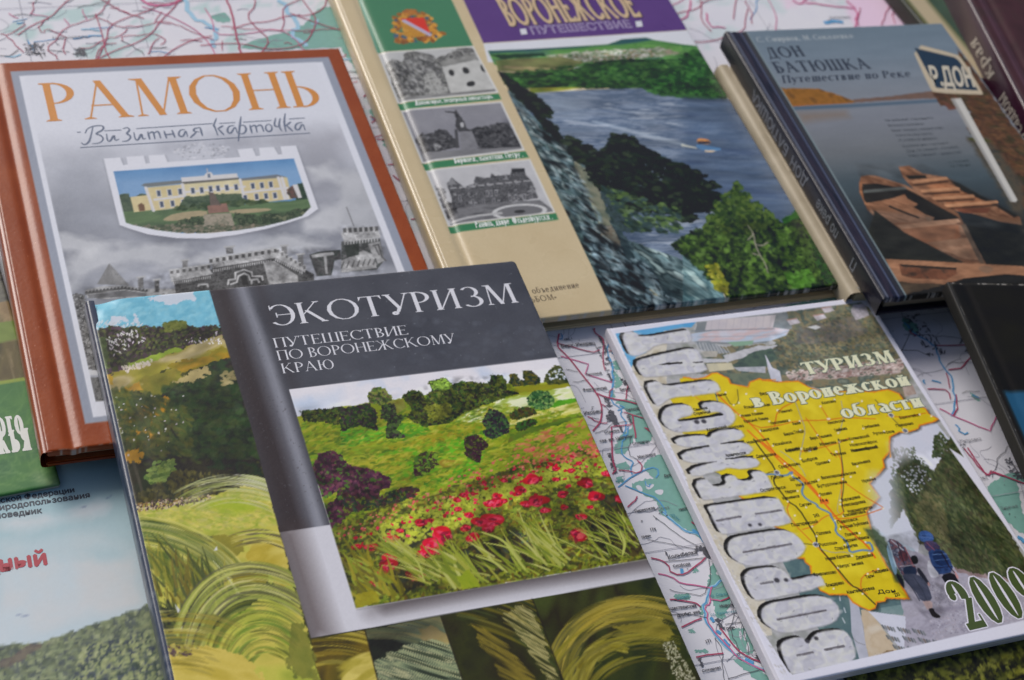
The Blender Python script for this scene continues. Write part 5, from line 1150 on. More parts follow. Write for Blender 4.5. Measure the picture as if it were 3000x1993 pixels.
def build_brochure():
    bk = Book('tourism_brochure', 'white bordered brochure with yellow region map and two hikers, right of the poppy book', FT, .1463, TH, board=.0004, corner=.0012, edge_round=.0007, warp=.00015, cat='brochure')
    bk.dent = lambda x, y: -.0006 * np.exp(-(x / .0018) ** 2)
    cv = paint_brochure()
    bk.cover(cv, print_mat('brochure_print', .38, bump=.05))
    bk.body(ink_mat('brochure_fold', (206, 204, 212), .5), page_mat('brochure_leaves', (200, 196, 196), 2200), hard=False, bulge=.0003)
    zf = bk.zsurf
    F = Serif(T=.19, t=.06, sf=.05, sh=.06, xh=.72, cond=1.0)
    P = []
    P += serif_on(FT, F, 'ТУРИЗМ', 'f', (835, 1012), (1440, 922), h=7.6, gap=.05)
    P += serif_on(FT, F, 'в Воронежской', 'f', (482, 1232), (1545, 1080), h=7.6, gap=.04)
    P += serif_on(FT, F, 'области', 'f', (1088, 1308), (1635, 1225), h=7.6, gap=.04)
    flat_mesh('title_outline', thicken(P, .42), zf, bk.root, ink_mat('dark_teal_ink', (48, 88, 84), .4), dz=.00006, kind='stuff')
    flat_mesh('title_lettering', thicken(P, .12, 4), zf, bk.root, ink_mat('cream_ink', (222, 222, 190), .4), dz=.00012, kind='stuff')
    G = Serif(T=.20, t=.05, sf=.05, sh=.06, cond=.86)
    D = serif_on(FT, G, '2009', 'i', (1935, 1232), (2475, 1106), h=25, gap=.07)
    flat_mesh('year_outline', thicken(D, .75), zf, bk.root, ink_mat('white_ink', (218, 216, 226), .4), dz=.00006, kind='stuff')
    flat_mesh('year_lettering', thicken(D, .1, 4), zf, bk.root, ink_mat('olive_ink', (72, 86, 48), .4), dz=.00012, kind='stuff')
    lab = []
    def w(t, body, a, b, bold=.012): lab.append(sans_on(FT, body, t, a, b, h=1.65 if len(body) > 2 and body not in ('Дон',) else 1.8, bold=0.0))
    for q in (('Коршево', (700, 30), (795, 14)), ('Слобода', (825, 30), (910, 10)), ('Бобров', (812, 98), (912, 76)), ('Давыдовка', (500, 66), (632, 48)), ('Сред.Икорец', (655, 138), (795, 112)), ('Орловка', (905, 118), (992, 100)), ('Таловая', (1005, 56), (1105, 42)), ('Новохопёрский', (1145, 28), (1320, 0)), ('Васильевка', (1150, 120), (1268, 96)),
              ('Лиски', (600, 212), (684, 198)), ('Щучье', (730, 222), (796, 208)), ('Великоархангельское', (942, 212), (1172, 174)), ('Мужичье', (1218, 236), (1306, 216)), ('Ниж.Кисляй', (772, 262), (912, 232)), ('Бутурлиновка', (915, 268), (1110, 236)), ('Марки', (700, 308), (768, 296)), ('Острогожск', (530, 296), (700, 272)), ('Лосево', (930, 326), (1010, 310)), ('Каменка', (680, 350), (790, 332)), ('Сагуны', (796, 398), (872, 382)), ('Воронцовка', (1078, 362), (1200, 338)), ('Александровка', (1080, 398), (1236, 370)),
              ('242', (890, 468), (925, 460)), ('Новомеловатка', (1120, 440), (1282, 408)), ('Елизаветовка', (1092, 466), (1236, 438)), ('Павловск', (1050, 512), (1186, 488)), ('Подгоренский', (740, 530), (915, 505)), ('Русская Буйловка', (1072, 546), (1256, 512)), ('Поповка', (912, 590), (1002, 574)), ('Лозовое', (1102, 598), (1186, 582)), ('Верхний Мамон', (1092, 638), (1260, 610)), ('Россошь', (925, 666), (1048, 646)), ('Стар.Калитва', (1034, 692), (1182, 664)), ('Новая Калитва', (970, 760), (1134, 736)), ('Дерезовка', (1175, 752), (1288, 730)), ('Митрофановка', (1056, 812), (1222, 784)), ('Кривоносово', (890, 866), (1040, 846)), ('Талы', (1242, 884), (1296, 870)), ('Писаревка', (1290, 850), (1390, 830)), ('Бондарево', (975, 938), (1092, 918)), ('Кантемировка', (1116, 986), (1298, 954)), ('Дон', (1320, 984), (1440, 975)), ('235', (1436, 1004), (1470, 996)), ('М 4', (935, 368), (982, 362))):
        w('i', *q)
    for q in (('Панино', (655, 1272), (742, 1256)), ('Новая Усмань', (400, 1298), (548, 1276)), ('Красный Лиман', (420, 1335), (580, 1312)), ('Николаевка', (600, 1348), (716, 1328)), ('Анна', (745, 1352), (798, 1342)), ('Никольское', (985, 1348), (1098, 1328)), ('Козловка', (945, 1212), (1035, 1196)), ('Каширское', (534, 1398), (650, 1378)), ('Верхн.Тойда', (690, 1424), (820, 1398)), ('Грибановка', (1222, 1376), (1330, 1358)), ('Семёновка', (1030, 1396), (1112, 1382)), ('Верх.Тишанка', (866, 1452), (1008, 1426)), ('Нововоронеж', (440, 1478), (590, 1450)), ('Можайское', (618, 1492), (738, 1472)), ('Абрамовка', (928, 1492), (1038, 1474)), ('Елань-Коленовский', (1060, 1468), (1262, 1432)), ('Эртильское', (1290, 1420), (1432, 1402)), ('Новохопёрск', (1135, 1498), (1316, 1470)), ('Новохопёрский', (1142, 1536), (1316, 1508)), ('Коршево', (700, 1530), (795, 1512)), ('Слобода', (822, 1526), (912, 1508)), ('Стрелица', (80, 1284), (190, 1266)), ('Семилуки', (80, 1256), (170, 1240)), ('Поворино', (1446, 1366), (1560, 1346)), ('Рождественская', (420, 1240), (592, 1220)), ('Хохольский', (165, 1392), (300, 1368)), ('Шилово', (320, 1376), (415, 1362)), ('Архангельское', (295, 1564), (430, 1545)), ('Борисоглебск', (1470, 1312), (1600, 1290)), ('Верх', (526, 1150), (590, 1140)), ('Рамонь', (230, 1160), (300, 1146))):
        w('f', *q)
    place_sans(lab, 'place_names', zf, bk.root, ink_mat('map_black_ink', (40, 38, 24), .4), kind='stuff', grow=.05)
    return bk
# ---------------------------------------------------------------- the topographic map everything lies on
def build_table():
    o = box('table', -1.2, 2.2, -1.0, 2.4, -.03, -.0006, ink_mat('dark_table_board', (96, 84, 72), .5), None, .002)
    o['kind'] = 'structure'
def build_map():
    X0, X1, Y0, Y1 = -.12, 1.04, .14, 1.04
    root = thing('topographic_map', 'large pale topographic map with crimson roads and blue rivers spread out under all the books', 'map', Matrix())
    o3 = np.array([0, 0, 0.])
    def P(t, pts): return Frame.hit(tpx(t, pts), np.array([0, 0, 1.]), 0.0)[:, :2] * 1000
    class F0:                                         # sheet coordinates are world millimetres
        L = staticmethod(lambda t, p: P(t, p)); loc = staticmethod(lambda p: P('P', p))
    cv = Canvas(F0, X0 * 1000, X1 * 1000, Y0 * 1000, Y1 * 1000, 3.0, 3.2, (206, 206, 216))
    cv.C[:] = cv.ink((slice(None), slice(None)), [(208, 208, 216), (214, 213, 219), (204, 203, 214)], ns=60)
    n = fbm(cv.X / 16, cv.Y / 12, 6, 4); far = np.clip((cv.Y - 560) / 60, 0, 1) * np.clip(1.2 - cv.X / 700, 0, 1)
    a = (np.clip((n - .60) * 14, 0, 1) * .55 * far)[..., None]; cv.C = cv.C * (1 - a) + np.array([150, 190, 184.]) * a
    cv.fill('c', [(1160, -200), (1500, -200), (1620, 200), (1180, 200), (1100, 60)], (222, 196, 216), soft=3, rough=3, rs=20)
    cv.fill('c', [(640, -60), (900, -60), (860, 40), (700, 60)], (222, 200, 216), soft=3, rough=3, alpha=.8)
    def zf(x, y):
        x = np.asarray(x); y = np.asarray(y)
        return .00035 * np.sin(x * 17 + 1) * np.sin(y * 13) + .0004 * np.exp(-((x - .395) / .004) ** 2) + .00035 * np.exp(-((y - .60) / .004) ** 2) + .0003 * np.exp(-((x - .70) / .004) ** 2)
    Xm, Ym = cv.X.astype(float) / 1000, cv.Y.astype(float) / 1000
    me = grid_mesh('map_sheet', Xm, Ym, zf(Xm, Ym), cv.linear(GAIN), .0003)
    link('map_sheet', me, print_mat('map_paper', .55, bump=.1, scale=420), root)
    # woods, marsh tints
    g = ink_mat('map_green_ink', (118, 164, 154), .6, var=.12)
    W = []
    def gp(t, p, r=1.2, seed=0):
        q = smooth(P(t, p), 2, True); rg = np.random.default_rng(len(p) + seed); q = resample(np.vstack([q, q[:1]]), max(16, int(len(q) * 2)))[:-1]
        W.append(q + rg.normal(0, r * .35, q.shape))
    for t, p in (('m', [(700, 340), (780, 330), (800, 430), (740, 450), (700, 400)]), ('m', [(690, 455), (745, 460), (750, 500), (700, 520)]), ('m', [(720, 560), (790, 540), (800, 590), (750, 640), (700, 630)]), ('m', [(650, 650), (722, 655), (715, 725), (660, 740)]),
                 ('m', [(700, 765), (900, 740), (1000, 800), (1120, 900), (1120, 1180), (980, 1230), (900, 1160), (885, 1010), (860, 900), (800, 830)]), ('m', [(740, 1180), (860, 1060), (930, 1100), (850, 1300), (780, 1340), (705, 1300)]), ('m', [(720, 1430), (860, 1400), (880, 1480), (760, 1505)]), ('m', [(670, 160), (720, 150), (700, 240), (665, 230)]),
                 ('j', [(50, 180), (110, 170), (130, 260), (60, 270)]), ('j', [(330, 1130), (420, 1040), (560, 1050), (640, 1190), (660, 1330), (720, 1420), (800, 1620), (620, 1640), (560, 1450), (480, 1300), (350, 1210)]), ('j', [(190, 1310), (460, 1240), (560, 1380), (600, 1600), (480, 1570), (440, 1450), (280, 1400)]), ('j', [(80, 1250), (150, 1240), (150, 1290), (80, 1310)]), ('j', [(60, 330), (120, 320), (130, 400), (70, 420)]),
                 ('l', [(120, -30), (450, -30), (600, 120), (560, 180), (610, 270), (500, 230), (380, 150), (220, 50)]), ('l', [(640, 500), (700, 470), (760, 560), (820, 640), (850, 760), (790, 980), (700, 1010), (670, 880), (640, 760), (600, 700), (640, 600)]), ('l', [(290, 770), (480, 765), (440, 810), (300, 835)]), ('l', [(790, 1120), (850, 1085), (990, 1075), (1060, 1160), (1030, 1345), (940, 1310), (860, 1240)]),
                 ('l', [(510, 1040), (560, 1050), (640, 1140), (600, 1130)]), ('l', [(480, 1290), (640, 1285), (600, 1312), (490, 1312)]), ('l', [(820, 1345), (960, 1400), (1260, 1560), (1100, 1600), (900, 1430)]), ('l', [(540, 880), (600, 830), (560, 960), (545, 1000)]), ('l', [(430, 1100), (500, 1090), (480, 1130), (440, 1125)]), ('l', [(470, 540), (530, 510), (520, 550), (480, 575)]),
                 ('a', [(2120, 60), (2420, 20), (2420, 300), (2200, 330), (1620, 345), (1640, 290), (1900, 225), (2060, 180)]), ('b', [(-80, 60), (30, 120), (80, 260), (235, 560), (245, 600), (180, 620), (60, 430), (-40, 260)]), ('a', [(1410, 110), (1540, 80), (1560, 160), (1460, 150)]), ('b', [(180, 740), (260, 720), (280, 790), (220, 820)]), ('b', [(270, 930), (350, 920), (360, 990), (290, 1000)]),
                 ('i', [(2050, 250), (2200, 170), (2270, 210), (2290, 450), (2400, 640), (2200, 520), (2080, 330)]), ('r', [(820, 1540), (930, 1530), (1000, 1600), (860, 1600)]), ('f', [(440, 590), (1080, 470), (1110, 480), (1120, 520), (600, 640)]), ('r', [(100, 420), (240, 500), (200, 560), (110, 520)]), ('r', [(580, 960), (660, 1010), (640, 1030), (590, 990)])):
        gp(t, p)
    flat_mesh('woodland_tint', W, zf, root, g, dz=.00008, kind='stuff')
    # river bodies, roads, tracks, contour lines
    lines = {'crimson': [], 'pink': [], 'blue': [], 'black': [], 'contour': [], 'white': [], 'paleblue': []}
    rg = np.random.default_rng(5)
    def ln(k, t, p, w, jit=.25, sm_=1):
        w = w * {'a': .36, 'u': .34, 'b': .42, 'c': .36, 'r': .5}.get(t, .66)
        q = smooth(P(t, p), sm_); n_ = max(len(q), int(np.hypot(*np.diff(q, axis=0).T).sum() / 3)); q = resample(q, n_)
        lines[k].append((q + rg.normal(0, jit, q.shape), w))
    for p in ([(135, 65), (105, 210), (215, 290), (370, 490), (530, 690), (575, 790), (585, 960), (490, 1085)], [(530, 690), (660, 745), (900, 775), (1040, 860), (1120, 930)], [(500, 10), (498, 60), (590, 110), (602, 180)], [(680, 1040), (685, 1200), (690, 1400), (740, 1500), (690, 1532)], [(900, 915), (912, 1020), (935, 1160)]): ln('crimson', 'm', p, 1.15, .1)
    for p in ([(105, 160), (490, 270), (560, 235)], [(600, 190), (585, 350), (612, 450)], [(850, 600), (830, 750)], [(800, 890), (900, 910), (1069, 970)], [(680, 1040), (840, 1020), (900, 1020)], [(425, 930), (560, 1000), (640, 1005)], [(750, 1500), (860, 1498), (960, 1535), (1010, 1470), (990, 1420), (945, 1390)], [(650, 245), (745, 250)], [(690, 640), (650, 680), (660, 740)], [(1030, 1050), (1120, 1060)], [(570, 800), (620, 830)]): ln('crimson', 'm', p, .8, .15)
    for p in ([(150, 300), (445, 385), (405, 490), (690, 575)],): ln('pink', 'm', p, .9, .05, 0)
    for p in ([(85, 435), (170, 450), (250, 490), (262, 578), (400, 600), (590, 430)], [(260, 822), (310, 820), (520, 855), (545, 885)], [(740, 832), (880, 775)], [(370, 1075), (560, 992)], [(500, 1362), (640, 1330), (760, 1320)], [(460, 95), (600, 200)], [(730, 1092), (850, 1240), (950, 1340), (1110, 1402), (1240, 1445)]): ln('crimson', 'l', p, 1.0, .12)
    for p in ([(150, 580), (280, 600), (320, 660), (640, 710)], [(635, 815), (740, 832)], [(600, 880), (570, 885), (625, 970), (600, 1000), (640, 1070), (700, 1150), (800, 1250), (880, 1350), (960, 1400), (1250, 1535)], [(655, 700), (630, 780), (640, 860), (600, 880)]): ln('pink', 'l', p, .95, .1)
    ln('crimson', 'j', [(180, 1530), (275, 1432)], .9); ln('crimson', 'j', [(340, 800), (400, 842), (470, 830)], .8)
    for p in ([(285, 945), (430, 945), (440, 1010)], [(350, 640), (590, 630)], [(430, 810), (540, 790), (570, 730), (640, 695)], [(415, 830), (440, 940)], [(480, 980), (495, 1080), (460, 1130)], [(540, 1360), (700, 1560), (722, 1528), (850, 1568)], [(150, 530), (200, 570)]): ln('crimson', 'r', p, 1.3, .2)
    ln('pink', 'r', [(370, 1080), (460, 1130), (725, 1240), (800, 1060)], 1.4, .1, 0)
    ln('crimson', 'i', [(1925, 0), (2060, 200), (2082, 156), (2400, 280)], 1.2, .1, 0)
    for p in ([(1530, 0), (1570, 110), (1590, 230), (1625, 360)],): ln('crimson', 'a', p, 3.0, .2)
    for p in ([(940, -20), (1000, 42), (1170, 38), (1225, -10)],): ln('pink', 'a', p, 4.5, .2)
    for p in ([(1060, 150), (1170, 155), (1270, 205), (1450, 280)], [(1500, 180), (1920, 215), (2320, 200)], [(1920, 120), (1900, 220)], [(1040, 160), (1090, 90)], [(1500, 280), (1500, 340)]): ln('crimson', 'a', p, 1.3, .4)
    for p in ([(450, 30), (455, 150), (410, 190)], [(640, 250), (520, 350), (530, 430), (590, 455), (640, 390), (700, 400), (770, 470), (870, 490), (910, 540), (850, 600), (880, 760)], [(1490, 10), (1310, 240), (950, 350), (830, 430), (760, 550), (620, 680), (700, 720), (790, 810)], [(1310, 240), (1620, 370), (1860, 370), (2060, 310), (2306, 330)], [(1730, 390), (1590, 520), (1460, 510), (1200, 650), (1100, 660)],
              [(90, 490), (330, 340)], [(0, 460), (100, 490), (200, 600), (330, 710)], [(1640, 560), (1680, 470), (1860, 500), (2100, 450), (2260, 560), (2160, 620)], [(2130, 520), (2050, 640), (2000, 750)], [(1280, 800), (1360, 620), (1560, 590)]): ln('crimson', 'u', p, 1.5, .4)
    for p in ([(410, 190), (650, 240)], [(870, 260), (950, 350)], [(1110, 130), (1160, 270)], [(1890, -10), (2010, 90), (2306, 85)], [(120, 180), (250, 260)]): ln('pink', 'u', p, 1.6, .4)
    for p in ([(330, 700), (530, 720), (560, 800)], [(1640, 560), (1900, 690), (1930, 750)], [(1040, 110), (1400, 40), (1500, 0)], [(640, 690), (960, 700)], [(500, 0), (450, 40)]): ln('black', 'u', p, 1.3, .5)
    for p in ([(200, 830), (290, 765)], [(350, 1190), (500, 1290)], [(470, 1480), (580, 1470)], [(320, 1110), (370, 1115), (412, 1085)], [(150, 655), (200, 605), (235, 600)], [(195, 790), (260, 830), (330, 850)], [(240, 940), (300, 950), (350, 960)]): ln('crimson', 'b', p, 1.6, .3)
    for p in ([(430, 1360), (545, 1352)], [(550, 100), (1, 100)], [(420, 1240), (480, 1250)]): ln('black', 'b', p, .6, .3)
    for p in ([(740, 10), (800, 42), (835, 0)], [(1100, 0), (1180, 70), (1165, 180)], [(0, 140), (60, 50), (50, 0)], [(160, 90), (170, 180), (280, 190)], [(820, 20), (1150, 60)]): ln('pink', 'c', p, 3.2, .6)
    for p in ([(1340, 170), (1380, 60), (1430, 0)], [(420, 0), (460, 90), (470, 170)], [(1180, 170), (1200, 60)]): ln('crimson', 'c', p, 1.6, .5)
    for p in ([(960, 155), (1000, 145), (1080, 152)],): ln('blue', 'c', p, 8, .5)
    for p in ([(190, 0), (300, 100), (370, 150), (420, 190), (530, 200), (560, 260), (600, 310), (640, 350), (690, 420)], [(820, 600), (780, 590), (770, 650), (690, 640), (720, 690), (640, 690), (620, 760), (600, 860), (555, 880), (600, 950), (580, 1000), (640, 1090), (740, 1220), (880, 1340), (1000, 1420), (1250, 1515)]): ln('paleblue', 'l', p, 1.9, .12); ln('blue', 'l', p, .9, .12)
    for p in ([(660, 110), (640, 240), (640, 330), (690, 370), (680, 440), (710, 520), (690, 600), (690, 700), (670, 740)], [(680, 740), (700, 800), (760, 830), (800, 880), (760, 900), (830, 980), (820, 1080), (790, 1130), (850, 1120), (790, 1200), (780, 1320), (860, 1380), (920, 1410), (870, 1480), (900, 1540)], [(850, 1040), (860, 1120), (800, 1135)], [(150, 65), (180, 110), (150, 130)], [(760, 820), (820, 830), (750, 870)], [(690, 270), (740, 300)]): ln('blue', 'm', p, 1.0, .2)
    for p in ([(90, 1345), (230, 1240), (400, 1160), (450, 1160), (472, 1210), (440, 1260)], [(160, 1330), (330, 1400), (470, 1450), (540, 1580)], [(0, 130), (45, 200), (40, 330), (60, 400), (20, 480)]): ln('blue', 'j', p, 1.0, .15)
    for p in ([(345, 1290), (370, 1350), (400, 1310)], [(470, 170), (530, 205)],): ln('blue', 'j', p, .8)
    for p in ([(470, 170), (530, 205)], [(370, 530), (375, 580)], [(790, 730), (810, 710)], [(640, 985), (670, 1030)], [(700, 1110), (735, 1140)], [(760, 1190), (820, 1250)], [(960, 1370), (1040, 1410)]): ln('blue', 'l', p, 2.2, .1)
    for p in ([(120, 470), (200, 560), (330, 610), (350, 720), (400, 800), (460, 860), (480, 920), (450, 960), (490, 1040), (450, 1120)], [(300, 880), (375, 898)], [(480, 1190), (510, 1240), (560, 1252)], [(600, 985), (650, 1010)], [(245, 880), (262, 905)]): ln('blue', 'r', p, 1.8, .5)
    for p in ([(1240, 0), (1290, 110), (1430, 170), (1460, 230), (1440, 330)], [(1900, 0), (1960, 100), (2020, 160), (1960, 230), (2080, 315)]): ln('paleblue', 'a', p, 7, .8)
    for p in ([(600, 240), (700, 245)], [(180, 640), (200, 600)], [(1380, 180), (1480, 210)]): ln('blue', 'a', p, 2, .6)
    for p in ([(1010, 530), (1100, 490), (1260, 490), (1430, 490)], [(200, 320), (300, 300)], [(380, 560), (440, 680)]): ln('blue', 'u', p, 2.5, .6)
    for p in ([(2270, 600), (2306, 640)],): ln('blue', 'i', p, 3, .4)
    for p in ([(100, 40), (250, 150), (400, 260), (520, 320), (600, 370)], [(620, 430), (635, 500), (635, 680), (600, 700), (590, 770), (520, 790), (250, 730)], [(50, 270), (300, 300), (500, 355)], [(740, 1000), (745, 1080), (690, 1040)], [(830, 820), (860, 900), (850, 1040), (830, 1090), (860, 1200), (920, 1300)], [(690, 1180), (740, 1260), (760, 1330), (740, 1440), (770, 1568)], [(900, 810), (930, 900), (940, 1060), (1000, 1330)]): ln('black', 'l', p, .4, .25)
    for p in ([(775, 1050), (1010, 1025)], [(200, 470), (600, 430)], [(800, 1560), (1100, 1470)]): ln('black', 'l', p, .5, .1)
    for p in ([(510, 1105), (600, 1080), (680, 1020)], [(930, 910), (1060, 870)], [(680, 1015), (800, 985), (840, 990)], [(270, 575), (440, 555)], [(480, 940), (560, 960)], [(610, 820), (660, 880), (700, 920)], [(900, 1120), (870, 1200), (860, 1300), (880, 1340), (950, 1380)], [(215, 440), (330, 465)], [(490, 830), (470, 860)]): ln('black', 'm', p, .45, .25)
    for p in ([(730, 1568), (780, 1430), (840, 1350), (965, 1330)], [(850, 1470), (965, 1520)], [(120, 560), (300, 560), (600, 600)], [(420, 770), (640, 740)], [(510, 970), (660, 960)], [(100, 660), (330, 700)], [(800, 1230), (900, 1200)]): ln('black', 'r', p, .6, .5)
    # blocks of towns: short black ticks; contour wiggles; spot dots
    def ticks(t, p, n, l=1.4, w=.5):
        q = P(t, p); lo, hi = q.min(0), q.max(0)
        for _ in range(n):
            c = lo + rg.random(2) * (hi - lo); a_ = rg.choice([.15, 1.7, .15, 1.7, .9]) + rg.normal(0, .1); d = np.array([math.cos(a_), math.sin(a_)]) * l * (.4 + rg.random())
            lines['black'].append((np.array([c - d / 2, c + d / 2]), w))
    for t, p, n in (('m', [(620, 920), (740, 970)], 60), ('m', [(560, 100), (620, 250)], 40), ('m', [(600, 200), (640, 470)], 34), ('m', [(850, 920), (890, 1000)], 20), ('m', [(640, 1310), (720, 1440)], 30), ('m', [(760, 1040), (800, 1090)], 12), ('m', [(640, 480), (690, 560)], 16), ('m', [(600, 740), (680, 830)], 26), ('m', [(780, 540), (860, 600)], 16), ('j', [(0, 640), (110, 780)], 60), ('j', [(20, 1130), (90, 1210)], 26),
                    ('l', [(560, 340), (640, 420)], 90), ('l', [(490, 330), (560, 360)], 20), ('l', [(210, 370), (240, 390)], 3), ('l', [(690, 1000), (760, 1090)], 22), ('l', [(1060, 1350), (1120, 1390)], 12), ('l', [(230, 1260), (260, 1330)], 3), ('l', [(200, 1380), (300, 1500)], 8), ('l', [(530, 1370), (570, 1440)], 16), ('r', [(560, 560), (700, 900)], 40), ('r', [(100, 430), (420, 700)], 60), ('r', [(820, 1440), (960, 1568)], 26), ('u', [(330, 600), (620, 740)], 40), ('u', [(1000, 660), (1180, 760)], 30)):
        ticks(t, p, n, 1.6 if t not in 'ur' else 2.4, .45 if t not in 'ur' else .6)
    for _ in range(1700):
        x, y = rg.random() * 1130 - 110, rg.random() * 830 + 190
        if rg.random() < .6 and not (290 < x < 700 and 180 < y < 620): continue
        m_ = 12; th = rg.random() * 6.28; pts = [(x, y)]
        for k in range(m_): th += rg.normal(0, .55); pts.append((pts[-1][0] + math.cos(th) * 2.6, pts[-1][1] + math.sin(th) * 2.6))
        lines['contour'].append((smooth(np.array(pts), 1), .22))
    for _ in range(800):                                           # far part: many small names and symbols that blur together
        x, y = rg.random() * 640 - 60, 660 + rg.random() * 330
        if x > 420: x += 200
        k = rg.choice(['black', 'black', 'blue', 'crimson', 'paleblue'], p=[.5, .15, .12, .13, .1]); l = 4 + rg.random() * 9
        lines['contour' if k == 'black' and rg.random() < .6 else k].append((np.array([(x, y), (x + l * .5, y + rg.normal(0, .8)), (x + l, y + rg.normal(0, 1.5))]), .5 if k != 'paleblue' else 1.2))
    for _ in range(150):
        x, y = rg.random() * 1080 - 80, 640 + rg.random() * 300; th = rg.random() * 6.28; pts = [(x, y)]
        for k in range(9): th += rg.normal(0, .5); pts.append((pts[-1][0] + math.cos(th) * 12, pts[-1][1] + math.sin(th) * 12))
        lines['crimson' if rg.random() < .7 else 'pink'].append((smooth(np.array(pts), 1), .6))
    # ruled grid, field roads and many little village names filling the sheet
    for gx in range(-110, 1010, 62): lines['contour'].append((np.array([(gx, 185), (gx + 6, 1030)]), .3))
    for gy in range(190, 1030, 58): lines['contour'].append((np.array([(-110, gy + 6), (1010, gy)]), .3))
    names = []
    for k in range(240):
        x, y = (rg.random() * 1080 - 90, 640 + rg.random() * 370) if k < 150 else (300 + rg.random() * 420, 190 + rg.random() * 440)
        wd_ = rg.choice(['Дубровка', 'Николаевка', 'Берёзово', 'Каменка', 'Петровка', 'Лесное', 'Заречье', 'Ясенки', 'Орехово', 'Грушевка', 'Сосновка', 'Ольховка', '163', '147', '201'])
        v_, f_, w_ = sans(str(wd_), 1.0)
        sc_ = (3.0 if k < 150 else 2.2) * (.8 + .5 * rg.random()); names.append((v_ * sc_ + np.array([x, y]), f_))
        for q_ in range(5):
            lines['black'].append((np.array([(x + rg.normal(0, 2.5), y - 2 + rg.normal(0, 1.5))] * 2) + np.array([(0, 0), (.9, .2)]), .5))
    place_sans(names, 'village_names', zf, root, ink_mat('map_small_name_ink', (96, 96, 104), .6), dz=.00052, kind='stuff')
    for _ in range(110):
        x, y = rg.random() * 1100 - 100, 190 + rg.random() * 830; th = rg.random() * 6.28; pts = [(x, y)]
        for k in range(10): th += rg.normal(0, .35); pts.append((pts[-1][0] + math.cos(th) * 7, pts[-1][1] + math.sin(th) * 7))
        lines['contour' if rg.random() < .6 else 'black'].append((smooth(np.array(pts), 1), .3))
    for _ in range(50):
        x, y = rg.random() * 1100 - 100, 660 + rg.random() * 350; th = rg.random() * 6.28; pts = [(x, y)]
        for k in range(8): th += rg.normal(0, .7); pts.append((pts[-1][0] + math.cos(th) * 5, pts[-1][1] + math.sin(th) * 5))
        lines['blue'].append((smooth(np.array(pts), 1), .6))
    for _ in range(240):
        x, y = rg.random() * 560 + 290, rg.random() * 420 + 190
        lines['black'].append((np.array([(x, y), (x + .5, y + .1)]), .45))
    cols_ = {'crimson': (166, 66, 96), 'pink': (196, 104, 144), 'blue': (84, 150, 196), 'black': (84, 84, 92), 'contour': (146, 146, 158), 'white': (210, 212, 218), 'paleblue': (150, 190, 212)}
    for i, (k, nm) in enumerate((('contour', 'contour_lines'), ('paleblue', 'water_bands'), ('blue', 'river_lines'), ('pink', 'boundary_lines'), ('black', 'track_lines'), ('crimson', 'road_lines'))):
        ribbon_mesh(nm, lines[k], zf, root, ink_mat('map_' + k + '_ink', cols_[k], .6), dz=.00014 + i * .00005, kind='stuff')
    # pale river arms on the wooded flood plain
    isl = []
    for t, p in (('j', [(250, 1330), (300, 1320), (330, 1380), (290, 1385)]), ('j', [(350, 1290), (365, 1330), (420, 1310), (430, 1330), (380, 1370), (350, 1350)]), ('j', [(430, 1370), (520, 1360), (500, 1420), (440, 1400)]), ('l', [(905, 1110), (930, 1110), (935, 1200), (910, 1180)]), ('l', [(945, 1105), (970, 1110), (972, 1200), (950, 1200)]), ('l', [(980, 1210), (1000, 1220), (1010, 1310), (970, 1300)]), ('l', [(580, 885), (650, 880), (640, 950), (600, 930)]), ('l', [(740, 520), (770, 560), (720, 600), (680, 570)])):
        isl.append(smooth(P(t, p), 2, True))
    flat_mesh('clearing_tint', isl, zf, root, ink_mat('map_paper_ink', (206, 206, 214), .6), dz=.00012, kind='stuff')
    bl, te = [], []
    class FF:
        L = staticmethod(lambda t, p: P(t, p))
    for body, t, a, b in (('Верх. Икорец', 'm', (160, 215), (512, 182)), ('Икорец', 'm', (400, 916), (582, 890)), ('Федоровский', 'm', (385, 668), (632, 645)), ('Петковка', 'm', (835, 880), (1010, 850)), ('Стрелка', 'm', (610, 1112), (762, 1090)), ('сан. им. Цюрупы', 'm', (562, 1204), (890, 1150)), ('Солонцы', 'm', (905, 1230), (1075, 1200)), ('Пахотный', 'm', (420, 506), (580, 490)), ('Вязники', 'm', (775, 668), (930, 645)), ('свх. 1', 'm', (190, 140), (270, 128)),
                          ('Масловка', 'j', (280, 1082), (440, 1050)), ('Духовое', 'j', (520, 1252), (650, 1226)), ('Николаевка', 'j', (655, 1562), (800, 1526)), ('Переезжее', 'h', (1985, 440), (2118, 414)), ('Колыбелка', 'l', (248, 447), (518, 393)), ('Слобода', 'l', (295, 527), (452, 498)), ('174', 'l', (82, 181), (132, 177)), ('171', 'l', (604, 1230), (646, 1214)), ('Грань', 'l', (770, 1106), (872, 1088)), ('Рождественский', 'l', (200, 930), (508, 888)), ('дорбит. нав.', 'l', (330, 985), (552, 944)),
                          ('Новомаксимов', 'l', (725, 896), (1010, 860)), ('По', 'l', (1118, 1392), (1180, 1376)), ('Стомарово', 'l', (565, 1500), (737, 1464)), ('грань', 'l', (0, 250), (88, 236)), ('7,2', 'l', (885, 1345), (915, 1338))):
        bl.append(sans_on(FF, body, t, a, b, bold=.015, shear=.25 if body[0] == 'Н' else 0))
    for body, t, a, b in (('ДОН', 'l', (262, 30), (340, 92)), ('Сарма', 'l', (328, 828), (440, 800)), ('оз. Ольховатое', 'l', (632, 802), (905, 762)), ('оз. Таловское', 'l', (640, 976), (890, 938)), ('Щучье', 'j', (70, 1300), (160, 1280))):
        te.append(sans_on(FF, body, t, a, b, bold=.01, shear=.25))
    place_sans(bl, 'place_names', zf, root, ink_mat('map_name_ink', (70, 70, 78), .6), dz=.00055, kind='stuff', grow=.05)
